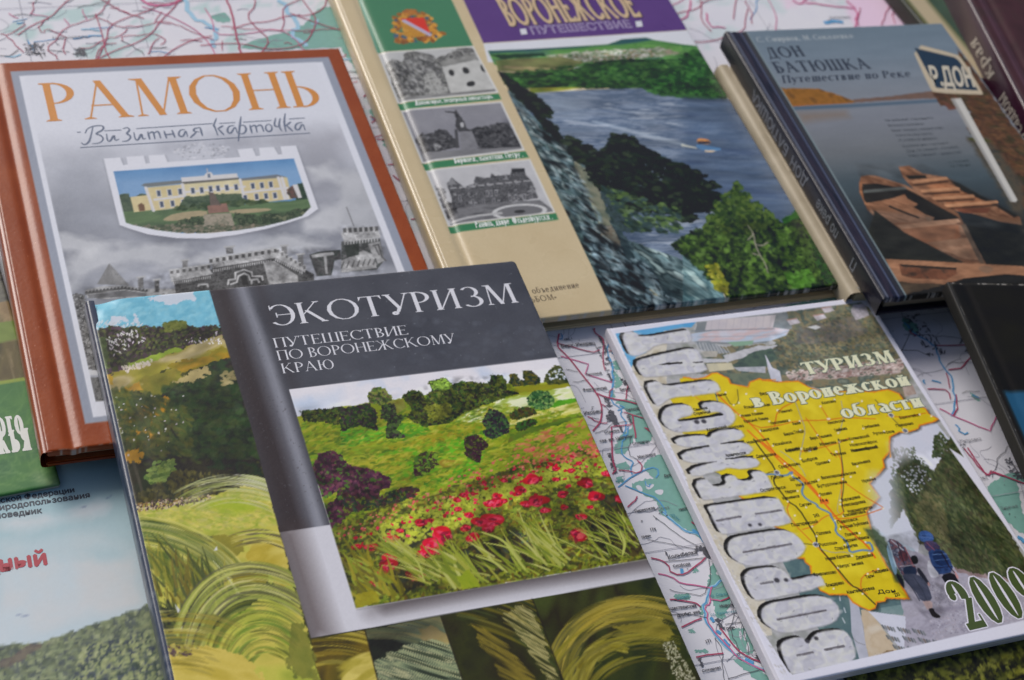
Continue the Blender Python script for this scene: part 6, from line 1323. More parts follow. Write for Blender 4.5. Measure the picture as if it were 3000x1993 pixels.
    place_sans(te, 'water_names', zf, root, ink_mat('map_teal_ink', (50, 120, 140), .6), dz=.00055, kind='stuff')
# ---------------------------------------------------------------- brown hardback with the castle and the shield picture
SCRIPT = [[(575, 902), (590, 868), (640, 850), (700, 850), (698, 880), (640, 905), (682, 915), (702, 942), (672, 970), (622, 972)], [(628, 858), (612, 930), (598, 965), (570, 982), (548, 965)],
    [(720, 905), (724, 950), (745, 960), (772, 905), (776, 955), (805, 940)], [(830, 872), (860, 860), (880, 880), (850, 904), (887, 920), (870, 952), (825, 957)], [(905, 895), (913, 945), (935, 950), (957, 895), (963, 945), (985, 935)],
    [(998, 890), (1012, 945)], [(1006, 905), (1035, 885), (1047, 942)], [(1042, 900), (1070, 883), (1086, 937)], [(1108, 885), (1126, 937)], [(1115, 912), (1168, 906)], [(1162, 880), (1182, 932)],
    [(1250, 876), (1212, 880), (1205, 920), (1240, 926), (1254, 876), (1268, 926)], [(1352, 862), (1310, 870), (1307, 890), (1347, 892)], [(1352, 862), (1368, 920)], [(1325, 895), (1285, 932)],
    [(1462, 800), (1440, 855), (1448, 850), (1472, 918)], [(1470, 872), (1508, 850)], [(1474, 872), (1514, 914)], [(1582, 850), (1545, 852), (1532, 890), (1560, 908), (1588, 850), (1604, 902)],
    [(1628, 788), (1618, 860), (1610, 957)], [(1616, 852), (1650, 845), (1666, 875), (1650, 905), (1618, 905)], [(1688, 845), (1702, 902)], [(1696, 858), (1725, 842), (1737, 897)], [(1733, 856), (1765, 840), (1782, 892)],
    [(1815, 838), (1794, 850), (1796, 880), (1818, 892), (1838, 880), (1836, 852), (1815, 838)], [(1862, 798), (1850, 856), (1888, 856)], [(1893, 800), (1882, 850), (1904, 888)], [(1926, 768), (1918, 830), (1932, 892)], [(1928, 854), (1965, 824)], [(1936, 850), (1978, 888)],
    [(2040, 828), (2002, 834), (1990, 870), (2020, 884), (2044, 830), (2062, 882)]]
def paint_ramon():
    cv = Canvas(FR, 0, 190.5, -254, 0, .45, .60, (140, 66, 32))
    cv.C[:] = cv.ink((slice(None), slice(None)), [(136, 62, 30), (148, 72, 36)], ns=14)
    L = FR.loc
    g0, g1, g2 = L([30, 210]), L([1206, 779]), L([241, 1243]); w0, w1, w2 = L([56, 223]), L([1180, 781]), L([264.5, 1224]); p0, p1, p2 = L([167, 660]), L([1158, 781]), L([273, 1178])
    def rc(a, b, top, bot, c, **k): cv.fill(None, [(a, top), (b, top), (b, bot), (a, bot)], c, **k)
    rc(g0[0], g1[0], g0[1], g2[1], (146, 152, 166)); rc(w0[0], w1[0], w0[1], w2[1], (214, 216, 224))
    x0, x1, yb, yt = p0[0], p1[0], p2[1], w0[1]
    cv.clip(None, [(x0, yt), (x1, yt), (x1, yb), (x0, yb)])
    # sky: pale at the head, grey behind the shield, clouds
    X, Y = cv.X, cv.Y
    f = np.clip((yt - 42 - Y) / 70, 0, 1)[..., None]
    top = np.array([212, 214, 222.]); mid = np.array([148, 151, 160.])
    n = fbm(X / 26, Y / 18, 3, 4)[..., None]
    cv.C = np.where(True, top * (1 - f) + (mid + (n - .5) * 90) * f, 0).astype(np.float32)
    for t, P_, c in (('a', [(1650, 960), (2306, 880), (2306, 1568), (2150, 1450), (2000, 1000)], (146, 146, 154)), ('a', [(290, 1100), (680, 1040), (800, 1568), (400, 1568)], (146, 150, 160)), ('a', [(1100, 960), (1700, 930), (1700, 990), (1100, 1030)], (150, 152, 162))):
        cv.fill(t, P_, c, soft=16, alpha=.55, rough=8, rs=16)
    for t, P_ in (('d', [(480, 250), (560, 180), (820, 130), (1000, 130), (1250, 120), (1300, 170), (1100, 260), (900, 270), (700, 300), (480, 420)]), ('d', [(1000, 300), (1900, 60), (2200, 140), (1900, 200), (1300, 280)]), ('a', [(2050, 1130), (2200, 1100), (2306, 1180), (2306, 1250), (2150, 1220)]), ('a', [(2000, 1450), (2306, 1400), (2306, 1568), (2050, 1568)]), ('d', [(400, 60), (900, 110), (600, 200), (420, 160)])):
        cv.fill(t, P_, [(190, 192, 196), (206, 207, 210)], ns=10, soft=6, rough=6, rs=12, alpha=.75, seed=len(P_))
    cv.fill('b', [(0, 1180), (120, 1150), (250, 1400), (260, 1568), (0, 1568)], [(176, 178, 182), (196, 197, 200)], ns=12, soft=6, rough=6, rs=10, alpha=.7)
    # castle
    K = [(70, 70, 70), (96, 96, 96), (54, 55, 56), (120, 120, 120)]
    def D(p, c, **k): cv.fill('d', p, c, **k)
    D([(480, 470), (520, 460), (600, 520), (640, 700), (660, 980), (585, 980), (540, 760)], [(80, 80, 80), (110, 110, 110), (60, 60, 62)], ns=3, rough=2)
    cv.dabs('d', [(480, 470), (570, 470), (640, 700), (650, 980), (590, 970)], 260, [(60, 60, 60), (120, 120, 120), (90, 90, 90), (150, 150, 150)], .7, 1.5, 80, 60, seed=2)
    D([(600, 1030), (760, 1020), (760, 1190), (630, 1192)], [(70, 70, 70), (110, 110, 110), (90, 90, 90)], ns=1.2, con=2.5)
    D([(580, 975), (700, 985), (700, 1010), (590, 1015)], (200, 200, 202))
    D([(735, 262), (742, 262), (870, 405), (655, 400)], [(120, 120, 120), (140, 140, 140)], ns=1.5, ang=70, st=3)
    D([(740, 262), (870, 405), (780, 405)], [(150, 150, 150), (130, 130, 130)], ns=1.5)
    D([(572, 440), (690, 412), (860, 408), (960, 430), (1180, 430), (1200, 440), (1190, 470), (700, 500), (590, 490)], [(150, 150, 150), (176, 176, 176), (120, 120, 120)], ns=2)
    D([(572, 452), (830, 420), (990, 444), (990, 452), (835, 434), (576, 470)], (90, 90, 90))
    for k in range(18): D([(578 + k * 24, 446 - (k if k < 10 else 20 - k) * 3.2), (590 + k * 24, 444 - (k if k < 10 else 20 - k) * 3.2), (590 + k * 24, 456 - (k if k < 10 else 20 - k) * 3), (578 + k * 24, 458 - (k if k < 10 else 20 - k) * 3)], (70, 70, 72))
    D([(590, 470), (840, 440), (990, 460), (990, 480), (600, 494)], (110, 110, 112))
    def chim(x, y, w, h, c=(110, 110, 110)):
        D([(x - w, y + 6), (x + w, y), (x + w * .7, y + 14), (x + w * .8, y + h), (x - w * .6, y + h + 4), (x - w * .7, y + 18)], [c, (150, 150, 150)], ns=1.5)
        D([(x - w * 1.2, y + 4), (x + w * 1.2, y - 3), (x + w * 1.1, y + 8), (x - w * 1.1, y + 14)], (176, 176, 176))
    chim(950, 345, 26, 80, (90, 90, 90)); chim(1060, 362, 22, 90, (60, 60, 60)); chim(1250, 230, 26, 80); chim(1550, 140, 34, 50, (90, 90, 90)); chim(1920, 132, 26, 70); chim(2030, 190, 26, 100, (100, 100, 100))
    D([(1150, 350), (1180, 340), (1430, 300), (1440, 280), (1800, 230), (1860, 190), (2060, 300), (2120, 330), (2130, 480), (1190, 480), (1180, 400)], [(74, 74, 74), (92, 92, 92), (60, 60, 60)], ns=1.4, con=2.2)
    D([(1140, 300), (1410, 262), (1412, 300), (1440, 330), (1160, 385), (1150, 350)], [(160, 160, 160), (186, 186, 186), (130, 130, 130)], ns=1.6)
    D([(1408, 225), (1640, 188), (1850, 152), (1880, 165), (2070, 285), (2060, 320), (1860, 220), (1440, 290)], [(160, 160, 160), (190, 190, 190), (134, 134, 134)], ns=1.6)
    def merl(a, b, n, c=(86, 86, 86), h=18, w=.55):
        for k in range(n):
            t = k / (n - 1); x = a[0] + (b[0] - a[0]) * t; y = a[1] + (b[1] - a[1]) * t; s_ = (b[0] - a[0]) / n * w
            D([(x, y), (x + s_, y - s_ * .12), (x + s_, y + h), (x, y + h)], c)
            D([(x - 2, y - 6), (x + s_ + 2, y - 7), (x + s_ + 2, y), (x - 2, y)], (200, 200, 200))
    merl((1150, 308), (1400, 270), 7, (100, 100, 100), 22); merl((1415, 228), (1850, 160), 11, (84, 84, 84), 26); merl((1870, 165), (2050, 275), 7, (110, 110, 110), 22)
    for (a, b, n) in (((1170, 385), (1430, 340), 18), ((1440, 300), (1840, 232), 26), ((1860, 225), (2050, 320), 14)):
        for k in range(n):
            t = k / n; x = a[0] + (b[0] - a[0]) * t; y = a[1] + (b[1] - a[1]) * t
            D([(x, y), (x + 7, y - 1), (x + 6, y + 16), (x + 1, y + 16)], (196, 196, 196))
    D([(1780, 255), (1850, 240), (2010, 340), (2020, 420), (1820, 420)], [(150, 150, 150), (170, 170, 170), (130, 130, 130)], ns=2)
    for P_ in ([(1540, 400), (1545, 370), (1590, 365), (1590, 320), (1650, 300), (1700, 318), (1705, 345), (1770, 345), (1775, 370)], [(1560, 400), (1600, 385), (1610, 345), (1650, 325), (1680, 340), (1690, 370)], [(1340, 412), (1345, 402), (1400, 398), (1405, 415)], [(1700, 395), (1700, 370), (1740, 365), (1750, 385)]):
        cv.line('d', P_, .9, (196, 196, 196), sm=0)
    D([(1625, 345), (1665, 340), (1680, 400), (1640, 405)], (50, 50, 50))
    D([(2090, 200), (2150, 180), (2300, 165), (2306, 230), (2260, 240), (2240, 340), (2140, 345), (2110, 260)], [(60, 60, 60), (84, 84, 84), (50, 60, 54)], ns=2)
    D([(2100, 200), (2250, 180), (2260, 200), (2110, 222)], (170, 170, 170)); D([(2185, 200), (2205, 198), (2215, 330), (2200, 330)], (150, 150, 150))
    def E_(p, c, **k): cv.fill('e', p, c, **k)
    E_([(0, 110), (260, 90), (290, 240), (240, 300), (0, 320)], [(96, 96, 96), (70, 74, 72), (120, 120, 120)], ns=2, con=2)
    E_([(20, 20), (235, 10), (262, 60), (265, 85), (20, 115), (0, 60)], [(160, 160, 160), (190, 190, 190), (130, 130, 130)], ns=2)
    for k in range(7): E_([(10 + k * 36, 22 - k * 2), (32 + k * 36, 20 - k * 2), (34 + k * 36, 50 - k * 2), (14 + k * 36, 52 - k * 2)], (84, 84, 84))
    for k in range(12): E_([(20 + k * 20, 112 - k * 2), (28 + k * 20, 110 - k * 2), (28 + k * 20, 132 - k * 2), (21 + k * 20, 133 - k * 2)], (190, 190, 190))
    E_([(180, 125), (260, 110), (290, 240), (250, 260), (200, 180)], [(170, 170, 170), (146, 146, 146)], ns=2)
    for P_ in ([(215, 140), (250, 130), (275, 215), (300, 240)], [(230, 150), (255, 200)]): cv.line('e', P_, .8, (90, 90, 90), sm=0)
    E_([(0, 240), (150, 170), (220, 200), (240, 290), (0, 320)], [(176, 176, 176), (150, 150, 150), (196, 196, 196)], ns=2.2)
    E_([(20, 140), (120, 120), (120, 200), (40, 220)], [(50, 56, 52), (70, 74, 70)], ns=2)
    for k in range(7): cv.line('e', [(0 + k * 36, 290 - k * 4), (16 + k * 36, 250 - k * 4)], .6, (90, 90, 90), sm=0)
    cv.line('b', [(35, 1400), (85, 1530)], .35, (90, 90, 90))
    cv.tone('d', [(570, 430), (1180, 300), (1850, 150), (2306, 160), (2306, 480), (570, 500)], .3, 4, 0, 1, seed=3, gain=.94)
    cv.tone('e', [(0, 0), (290, 0), (300, 330), (0, 340)], .3, 4, 0, 1, seed=3, gain=.94)
    # shield frame
    sh = np.vstack([tpx('a', [(700, 1072), (812, 1064), (832, 1116), (862, 1112), (852, 1060), (970, 1052), (986, 1106), (1012, 1103), (1002, 1050), (1110, 1044), (1132, 1096), (1622, 1062), (1604, 1010), (1706, 1002), (1730, 1055), (1756, 1052), (1748, 1000), (1850, 994), (1880, 1045), (1906, 1043), (1894, 990), (2000, 984), (2150, 1412)]),
                    tpx('d', [(2080, -60), (1960, -20), (1800, 25), (1600, 65), (1400, 90), (1200, 88), (1000, 62), (880, 25), (810, 0)]), tpx('a', [(808, 1520)])])
    cv.fill('P', sh + np.array([3, 5]), (110, 112, 122), soft=3, alpha=.55)
    cv.fill('P', sh, (216, 217, 224))
    inn = np.vstack([tpx('a', [(765, 1157), (1986, 1070), (2100, 1400)]), tpx('d', [(2040, -62), (1930, -28), (1780, 8), (1600, 36), (1420, 54), (1240, 56), (1060, 34), (900, 0)]), tpx('a', [(850, 1505)])])
    sv = cv.saved, cv.cl
    cv.unclip(); cv.clip('P', inn)
    cv.fill('P', inn, [(84, 130, 176), (100, 146, 190)], ns=14)
    def A(p, c, **k): cv.fill('a', p, c, **k)
    A([(760, 1200), (2100, 1110), (2120, 1300), (780, 1360)], (150, 176, 206), soft=9, alpha=.55)
    A([(810, 1320), (870, 1308), (900, 1350), (940, 1310), (985, 1310), (985, 1440), (830, 1440), (800, 1380)], [(56, 74, 62), (80, 96, 76)], ns=2, rough=1)
    A([(2000, 1240), (2060, 1230), (2110, 1340), (2110, 1400), (2000, 1360)], [(40, 60, 50), (60, 80, 60)], ns=2, rough=1)
    A([(830, 1430), (1400, 1400), (2110, 1345), (2140, 1420), (2000, 1568), (860, 1568)], [(84, 108, 76), (96, 120, 84), (76, 98, 72)], ns=5, st=3, rough=.5)
    yl = [(206, 192, 148), (198, 182, 138)]; wh = (206, 204, 204)
    A([(880, 1332), (1000, 1318), (1025, 1420), (905, 1435)], yl, ns=4); A([(932, 1385), (955, 1372), (975, 1385), (980, 1425), (942, 1428)], (110, 84, 66))
    A([(985, 1268), (1238, 1246), (1262, 1400), (1040, 1425)], yl, ns=6)
    A([(1625, 1216), (1880, 1196), (1940, 1200), (1975, 1345), (1660, 1382)], yl, ns=6)
    A([(1232, 1240), (1622, 1208), (1655, 1330), (1262, 1365)], [(200, 190, 150), (216, 206, 170)], ns=6)
    A([(1222, 1200), (1600, 1172), (1612, 1208), (1230, 1232)], wh)
    A([(1380, 1185), (1400, 1165), (1425, 1163), (1440, 1182), (1440, 1205), (1385, 1208)], wh); A([(1402, 1175), (1418, 1174), (1422, 1200), (1405, 1202)], (96, 110, 130)); cv.line('a', [(1398, 1140), (1402, 1165)], .6, (170, 170, 180))
    A([(955, 1252), (975, 1240), (1225, 1218), (1232, 1240), (985, 1266)], (112, 118, 120)); A([(1612, 1208), (1870, 1180), (1935, 1196), (1880, 1203), (1625, 1222)], (112, 118, 124)); A([(1228, 1230), (1614, 1200), (1616, 1214), (1232, 1246)], (104, 104, 100))
    for a, b in (((1232, 1245), (1262, 1390)), ((1622, 1214), (1655, 1360)), ((985, 1268), (1038, 1425)), ((1240, 1300), (1650, 1262)), ((1045, 1350), (1250, 1325)), ((1660, 1300), (1940, 1270)), ((1880, 1200), (1925, 1345)), ((1905, 1202), (1945, 1340))):
        cv.line('a', [a, b], 1.5, wh, sm=0)
    wn_ = (72, 84, 104)
    for x, y in ((1055, 1290), (1128, 1284), (1200, 1278), (1285, 1272), (1345, 1268), (1405, 1260), (1455, 1256), (1515, 1252), (1578, 1248), (1690, 1240), (1752, 1236), (1812, 1230), (1075, 1364), (1148, 1358), (1222, 1352), (1716, 1312), (1780, 1308), (1840, 1304), (1640, 1320)):
        A([(x - 3, y - 4), (x + 30, y - 7), (x + 38, y + 40), (x + 6, y + 44)], wh); A([(x + 4, y), (x + 26, y - 2), (x + 32, y + 34), (x + 10, y + 37)], wn_)
    A([(1250, 1330), (1640, 1300), (1660, 1385), (1400, 1410), (1200, 1415)], [(64, 84, 66), (84, 100, 80), (50, 70, 56)], ns=2.4, rough=1.4)
    cv.dabs('a', [(1180, 1400), (1640, 1350), (1810, 1355), (1800, 1375), (1400, 1415), (1190, 1420)], 60, [(50, 70, 50), (74, 90, 60)], 1.2, 1.8, 8, 30, seed=4)
    A([(1930, 1280), (1980, 1255), (2010, 1290), (2025, 1330), (1960, 1345)], [(70, 70, 64), (110, 80, 74)], ns=1.6, rough=1)
    A([(1975, 1250), (2010, 1245), (2040, 1335), (2015, 1340)], wh)
    A([(1100, 1480), (1180, 1440), (1400, 1418), (1400, 1460), (1250, 1490), (1110, 1495)], [(170, 156, 124), (156, 144, 116)], ns=3, sm=1); A([(1540, 1420), (1800, 1405), (1850, 1420), (1700, 1440), (1560, 1445)], [(170, 156, 124), (156, 144, 116)], ns=3, sm=1)
    A([(1380, 1450), (1560, 1440), (1600, 1568), (1700, 1640), (1250, 1640), (1340, 1568)], [(140, 134, 120), (160, 150, 134), (116, 116, 100)], ns=2)
    A([(1400, 1392), (1530, 1372), (1548, 1432), (1408, 1445)], [(130, 100, 90), (146, 112, 100)], ns=2); A([(1410, 1300), (1440, 1300), (1490, 1385), (1420, 1390)], [(110, 96, 90), (90, 84, 78)], ns=1.6, rough=.8)
    for P_ in ([(1170, 1500), (1260, 1470), (1370, 1460), (1380, 1568), (1160, 1568)], [(1590, 1440), (1740, 1450), (1900, 1440), (2100, 1390), (2080, 1500), (1900, 1568), (1640, 1568), (1580, 1490)]):
        A(P_, [(56, 74, 56), (80, 96, 72), (44, 58, 46), (110, 116, 90)], ns=2.4, rough=2)
    cv.dabs('d', [(900, 0), (1800, 0), (1600, 36), (1300, 56), (1060, 34)], 160, [(96, 100, 84), (130, 120, 104), (70, 84, 66), (120, 116, 100)], 1.0, 1.6, 10, 60, seed=9)
    cv.unclip()
    # crown above the shield
    cw = (196, 198, 206)
    for P_ in ([(1240, 1085), (1250, 1060), (1420, 1045), (1430, 1070)], [(1230, 1045), (1215, 1015), (1260, 1030), (1300, 1000), (1340, 1020), (1400, 1005), (1440, 1030), (1460, 1015), (1440, 1050)], [(1340, 965), (1362, 958), (1370, 980), (1405, 1000), (1390, 1020), (1330, 1022), (1310, 1000), (1338, 985)],
               [(1160, 1020), (1200, 1012), (1230, 1030), (1190, 1040)], [(1480, 1000), (1540, 990), (1560, 1000), (1500, 1020)], [(1440, 1060), (1500, 1050), (1520, 1068), (1450, 1075)]):
        cv.fill('a', P_, cw, rough=.9, rs=1.4, alpha=.85)
    cv.dabs('a', [(1150, 1010), (1350, 960), (1560, 990), (1500, 1060), (1240, 1080)], 50, [(206, 206, 212), (150, 152, 160)], .7, 1.5, 0, 90, alpha=.7, seed=6)
    cv.dabs('d', [(30, 0), (280, 0), (540, 1340), (320, 1560), (300, 1540)], 40, [(176, 110, 84), (190, 130, 110)], .22, 2.4, 80, 30, alpha=.6, seed=7)
    cv.grain(2.5, .8)
    return cv
def build_ramon():
    bk = Book('hardback_book', 'brown hardback with a grey castle photograph and orange title, upper left', FR, .1905, RH, board=.0026, corner=.0012, groove=(.0108, .0023, .0009), edge_round=.0010)
    cv = paint_ramon()
    bk.cover(cv, print_mat('linen_finish_print', .30, bump=.16, scale=520))
    brown = ink_mat('brown_board', (130, 58, 28), .3, coat=.2)
    bk.body(brown, page_mat('cream_page_edges', (206, 190, 160)), bulge=.0026)
    zf = bk.zsurf
    import bmesh
    F = Serif(T=.125, t=.032, sf=.065, sh=.03, cond=1.08)
    P = serif_on(FR, F, 'РАМОНЬ', 'a', (308, 823), (2185, 716), h=29.5, gap=.05)
    flat_mesh('title_lettering', P, zf, bk.root, ink_mat('orange_ink', (202, 134, 62), .35), kind='stuff')
    ribs = [(smooth(FR.L('a', s_), 2), [.5, 1.15, .5]) for s_ in SCRIPT]
    for s_ in ([(540, 998), (2095, 900)], [(520, 895), (545, 893)], [(705, 885), (820, 879)], [(920, 870), (1435, 836)], [(1480, 835), (1590, 829)], [(1642, 827), (1835, 814)], [(1952, 805), (2060, 798)]):
        ribs.append((FR.L('a', s_), .5))
    ribbon_mesh('script_lettering', ribs, zf, bk.root, ink_mat('slate_ink', (104, 114, 134), .35), kind='stuff')
    # small white rivet shaped mark on the spine
    return bk
# ---------------------------------------------------------------- tan album with purple heading and river photograph
def paint_album():
    T = (196, 178, 142)
    cv = Canvas(FV, 0, 201.6, -288, 0, .52, .68, T)
    cv.C[:] = cv.ink((slice(None), slice(None)), [(194, 176, 140), (200, 183, 148)], ns=20)
    def B(p, c, **k): cv.fill('b', p, c, **k)
    def E_(p, c, **k): cv.fill('e', p, c, **k)
    B([(-200, -700), (745 - 320, -700), (745, 0), (890, 310), (245, 352), (118, 0)], (64, 122, 88))
    B([(118, 0), (245, 352), (258, 352), (134, 0)], (110, 160, 140), soft=1)  # sky reflection along the hinge groove, painted in as a paler strip
    # arms: shield with two quarters, supporters and crown
    g = [(190, 132, 40), (160, 100, 40), (206, 150, 60), (130, 80, 40), (60, 90, 110)]
    cv.dabs('b', [(345, 120), (420, 70), (500, 70), (560, 95), (620, 110), (640, 190), (690, 230), (620, 280), (480, 290), (370, 290), (345, 200)], 150, g, 1.7, 1.4, 0, 90, alpha=.95, seed=3, hard=3)
    B([(415, 75), (440, 62), (500, 66), (515, 100), (425, 108)], [(190, 130, 44), (150, 90, 44)], ns=2)
    B([(390, 128), (555, 118), (600, 210), (600, 235), (520, 250), (430, 245)], [(196, 146, 50), (180, 126, 44), (206, 160, 70)], ns=3)
    B([(392, 128), (556, 118), (602, 225), (580, 222)], (204, 50, 34)); cv.line('b', [(425, 142), (595, 234)], 2.6, (176, 170, 196), sm=0)
    Wt = (206, 206, 204)
    for P_ in ([(248, 356), (892, 312), (1064, 626), (380, 692)], [(402, 742), (1082, 686), (1240, 1016), (545, 1098)], [(572, 1148), (1276, 1076), (1446, 1436), (722, 1524)]): B(P_, Wt)
    for P_ in ([(380, 696), (1062, 632), (1082, 672), (398, 740)], [(546, 1102), (1244, 1022), (1268, 1064), (568, 1146)], [(722, 1528), (1450, 1440), (1468, 1486), (738, 1574)]): B(P_, (56, 122, 82))
    # 1 chalk cliff church
    cv.clip('b', [(262, 362), (884, 320), (1046, 618), (392, 682)])
    B([(250, 350), (900, 300), (1060, 640), (380, 700)], [(176, 177, 176), (190, 190, 188)], ns=10)
    B([(300, 420), (340, 400), (410, 420), (430, 360), (480, 345), (600, 370), (640, 400), (800, 320), (920, 330), (1060, 620), (380, 690), (340, 560)], [(90, 90, 88), (130, 130, 126), (70, 70, 68), (160, 160, 156), (60, 60, 58)], ns=4, ang=120, st=1.6, rough=1.4, con=2.2)
    cv.dabs('b', [(320, 420), (620, 370), (720, 600), (400, 640)], 160, [(60, 60, 60), (130, 130, 128), (170, 170, 168), (84, 84, 84)], 1.2, 2, 110, 40, alpha=.6, seed=3)
    B([(680, 450), (900, 400), (960, 420), (1040, 600), (740, 640)], [(176, 176, 172), (192, 192, 188)], ns=4, rough=.5)
    B([(660, 420), (920, 360), (940, 400), (690, 452)], [(150, 150, 146), (120, 120, 116)], ns=3, rough=.8)
    for P_ in ([(722, 480), (740, 468), (760, 480), (765, 512), (735, 514)], [(815, 462), (835, 452), (860, 465), (868, 496), (828, 500)], [(935, 440), (955, 436), (990, 490), (950, 486)], [(845, 555), (900, 545), (905, 580), (850, 588)]): B(P_, (44, 44, 44), sm=1)
    B([(560, 500), (620, 480), (720, 610), (700, 640), (560, 640)], [(130, 130, 126), (170, 170, 166), (84, 84, 82)], ns=2.4, rough=1)
    B([(380, 660), (1060, 600), (1060, 625), (380, 690)], [(150, 150, 148), (110, 110, 108)], ns=3, st=3)
    cv.unclip()
    # 2 monument and trees
    cv.clip('b', [(416, 750), (1074, 696), (1222, 1006), (556, 1086)])
    B([(400, 740), (1090, 680), (1240, 1020), (540, 1100)], [(120, 120, 128), (134, 134, 140), (112, 112, 120)], ns=14)
    B([(400, 740), (1090, 680), (1140, 780), (460, 900)], [(146, 146, 152), (130, 130, 136)], ns=12, soft=8, alpha=.7)
    dk = [(58, 58, 60), (44, 44, 46), (76, 76, 78), (92, 92, 94)]
    B([(500, 930), (545, 900), (580, 960), (620, 900), (680, 880), (740, 910), (790, 960), (790, 1000), (560, 1040)], dk, ns=2.4, rough=2.4, rs=3)
    B([(860, 900), (900, 860), (940, 850), (960, 900), (1000, 880), (1060, 830), (1120, 830), (1170, 900), (1220, 950), (1240, 1010), (900, 1010), (880, 960)], dk, ns=2.4, rough=2.4, rs=3)
    cv.dabs('b', [(500, 920), (700, 880), (790, 980), (560, 1030)], 120, dk, 1.2, 1.5, 0, 90, seed=5); cv.dabs('b', [(880, 880), (1100, 830), (1220, 960), (900, 990)], 170, dk, 1.2, 1.5, 0, 90, seed=6)
    B([(540, 1030), (1240, 990), (1250, 1030), (560, 1100)], [(110, 110, 112), (130, 130, 132)], ns=4, st=3)
    B([(800, 890), (880, 882), (930, 1000), (810, 1020)], [(130, 130, 134), (112, 112, 116)], ns=3)
    B([(757, 760), (775, 742), (795, 770), (815, 800), (840, 840), (850, 870), (880, 884), (795, 892), (765, 850), (775, 810)], [(50, 50, 52), (74, 74, 76)], ns=1.6, rough=.7); cv.line('b', [(705, 755), (775, 762)], [1, 1.5], (60, 60, 62)); B([(800, 830), (825, 825), (830, 860), (808, 862)], (176, 176, 178), sm=1)
    cv.line('b', [(775, 880), (785, 990)], 1.6, (70, 70, 72))
    B([(610, 975), (650, 965), (680, 990), (640, 1020)], [(170, 170, 170), (90, 90, 92)], ns=1.6)
    cv.unclip()
    # 3 palace
    cv.clip('b', [(586, 1156), (1268, 1086), (1430, 1430), (736, 1514)])
    B([(570, 1140), (1280, 1070), (1450, 1440), (720, 1530)], [(176, 176, 178), (190, 190, 192)], ns=9)
    B([(715, 1250), (745, 1200), (800, 1240), (830, 1260), (900, 1240), (905, 1195), (1010, 1200), (1015, 1170), (1040, 1190), (1140, 1180), (1150, 1140), (1235, 1138), (1245, 1180), (1290, 1230), (1330, 1340), (1000, 1390), (760, 1410)], [(76, 76, 78), (100, 100, 102), (60, 60, 62), (130, 130, 132)], ns=2.2, rough=.7, con=2.2)
    B([(745, 1200), (780, 1246), (716, 1252)], (130, 130, 132)); B([(1150, 1140), (1235, 1136), (1238, 1160), (1155, 1168)], (50, 50, 52))
    for k in range(9): cv.line('b', [(740 + k * 62, 1272 - k * 6), (775 + k * 62, 1270 - k * 6)], 1.0, (160, 160, 162), sm=0)
    for x, y in ((790, 1320), (880, 1350), (950, 1345), (1020, 1340), (975, 1290), (1000, 1288), (1035, 1285), (1225, 1310), (1270, 1305), (1130, 1320), (1170, 1316)):
        B([(x, y), (x + 16, y - 2), (x + 22, y + 40), (x + 6, y + 42)], (170, 170, 172)); B([(x + 4, y + 4), (x + 13, y + 3), (x + 17, y + 36), (x + 9, y + 37)], (50, 50, 54))
    B([(720, 1400), (1340, 1350), (1450, 1430), (740, 1520)], [(96, 96, 98), (120, 120, 122), (76, 76, 78)], ns=3, st=3, rough=.6)
    B([(640, 1250), (700, 1280), (740, 1400), (730, 1500), (690, 1420)], dk, ns=2, rough=2.4, alpha=.6); cv.dabs('b', [(690, 1380), (760, 1370), (780, 1430), (720, 1470)], 30, dk, 1.2, 1.5, 0, 90, seed=7)
    c = FV.L('b', [(1205, 1430)])[0]
    for a_, b_, k_ in ((15, 5.6, (196, 196, 196)), (12.5, 4.2, (110, 110, 112)), (3, 1.2, (50, 50, 50))): cv.fill(None, [c + np.array([a_ * math.cos(q), b_ * math.sin(q)]) for q in np.linspace(0, 6.28, 25)[:-1]], k_)
    cv.line('b', [(740, 1500), (900, 1460), (1080, 1440)], 1.5, (176, 176, 176)); cv.unclip()
    # purple heading, pale sky
    FVp = [(825 - 330, -700), (3200, -700), (3200, 120), (2306, 205), (960, 292), (825, 0)]
    B(FVp, [(84, 54, 116), (90, 60, 122)], ns=20)
    B([(960, 296), (2306, 208), (3200, 150), (3200, 600), (990, 420)], [(206, 208, 214), (212, 214, 220)], ns=16)
    # river landscape
    cv.clip('P', np.vstack([tpx('b', [(968, 300), (2306, 212), (2700, 190)]), [(2060, 110), (2475, 845), (1806, 930)], tpx('e', [(1848, 612), (1560, 0)])]))
    def C_(p, c, **k): cv.fill('c', p, c, **k)
    def F_(p, c, **k): cv.fill('f', p, c, **k)
    B([(990, 345), (1300, 330), (1800, 300), (1900, 265), (2060, 255), (2110, 270), (2306, 300), (2600, 330), (2600, 460), (1000, 440)], [(60, 110, 60), (90, 140, 70), (70, 110, 90)], ns=6, st=4)
    B([(990, 345), (1800, 305), (1900, 265), (2060, 255), (2110, 272), (1900, 300), (1300, 345), (1000, 365)], [(40, 80, 90), (50, 90, 80)], ns=5, st=3)
    B([(2000, 300), (2300, 310), (2306, 350), (2050, 330)], [(110, 160, 80), (90, 140, 70)], ns=5)
    B([(1380, 380), (1600, 350), (1900, 330), (2150, 320), (2306, 360), (2200, 380), (1950, 400), (1700, 420), (1560, 420)], [(150, 140, 120), (110, 130, 90), (190, 186, 176), (90, 116, 76)], ns=2.4, st=2, rough=1.5, con=2.4)
    cv.dabs('b', [(1450, 380), (2150, 330), (2100, 390), (1680, 420)], 90, [(206, 202, 196), (160, 140, 110), (80, 110, 70)], .8, 1.6, 0, 30, seed=2)
    B([(1000, 370), (1370, 360), (1380, 380), (1080, 400)], (30, 60, 40), rough=.8)
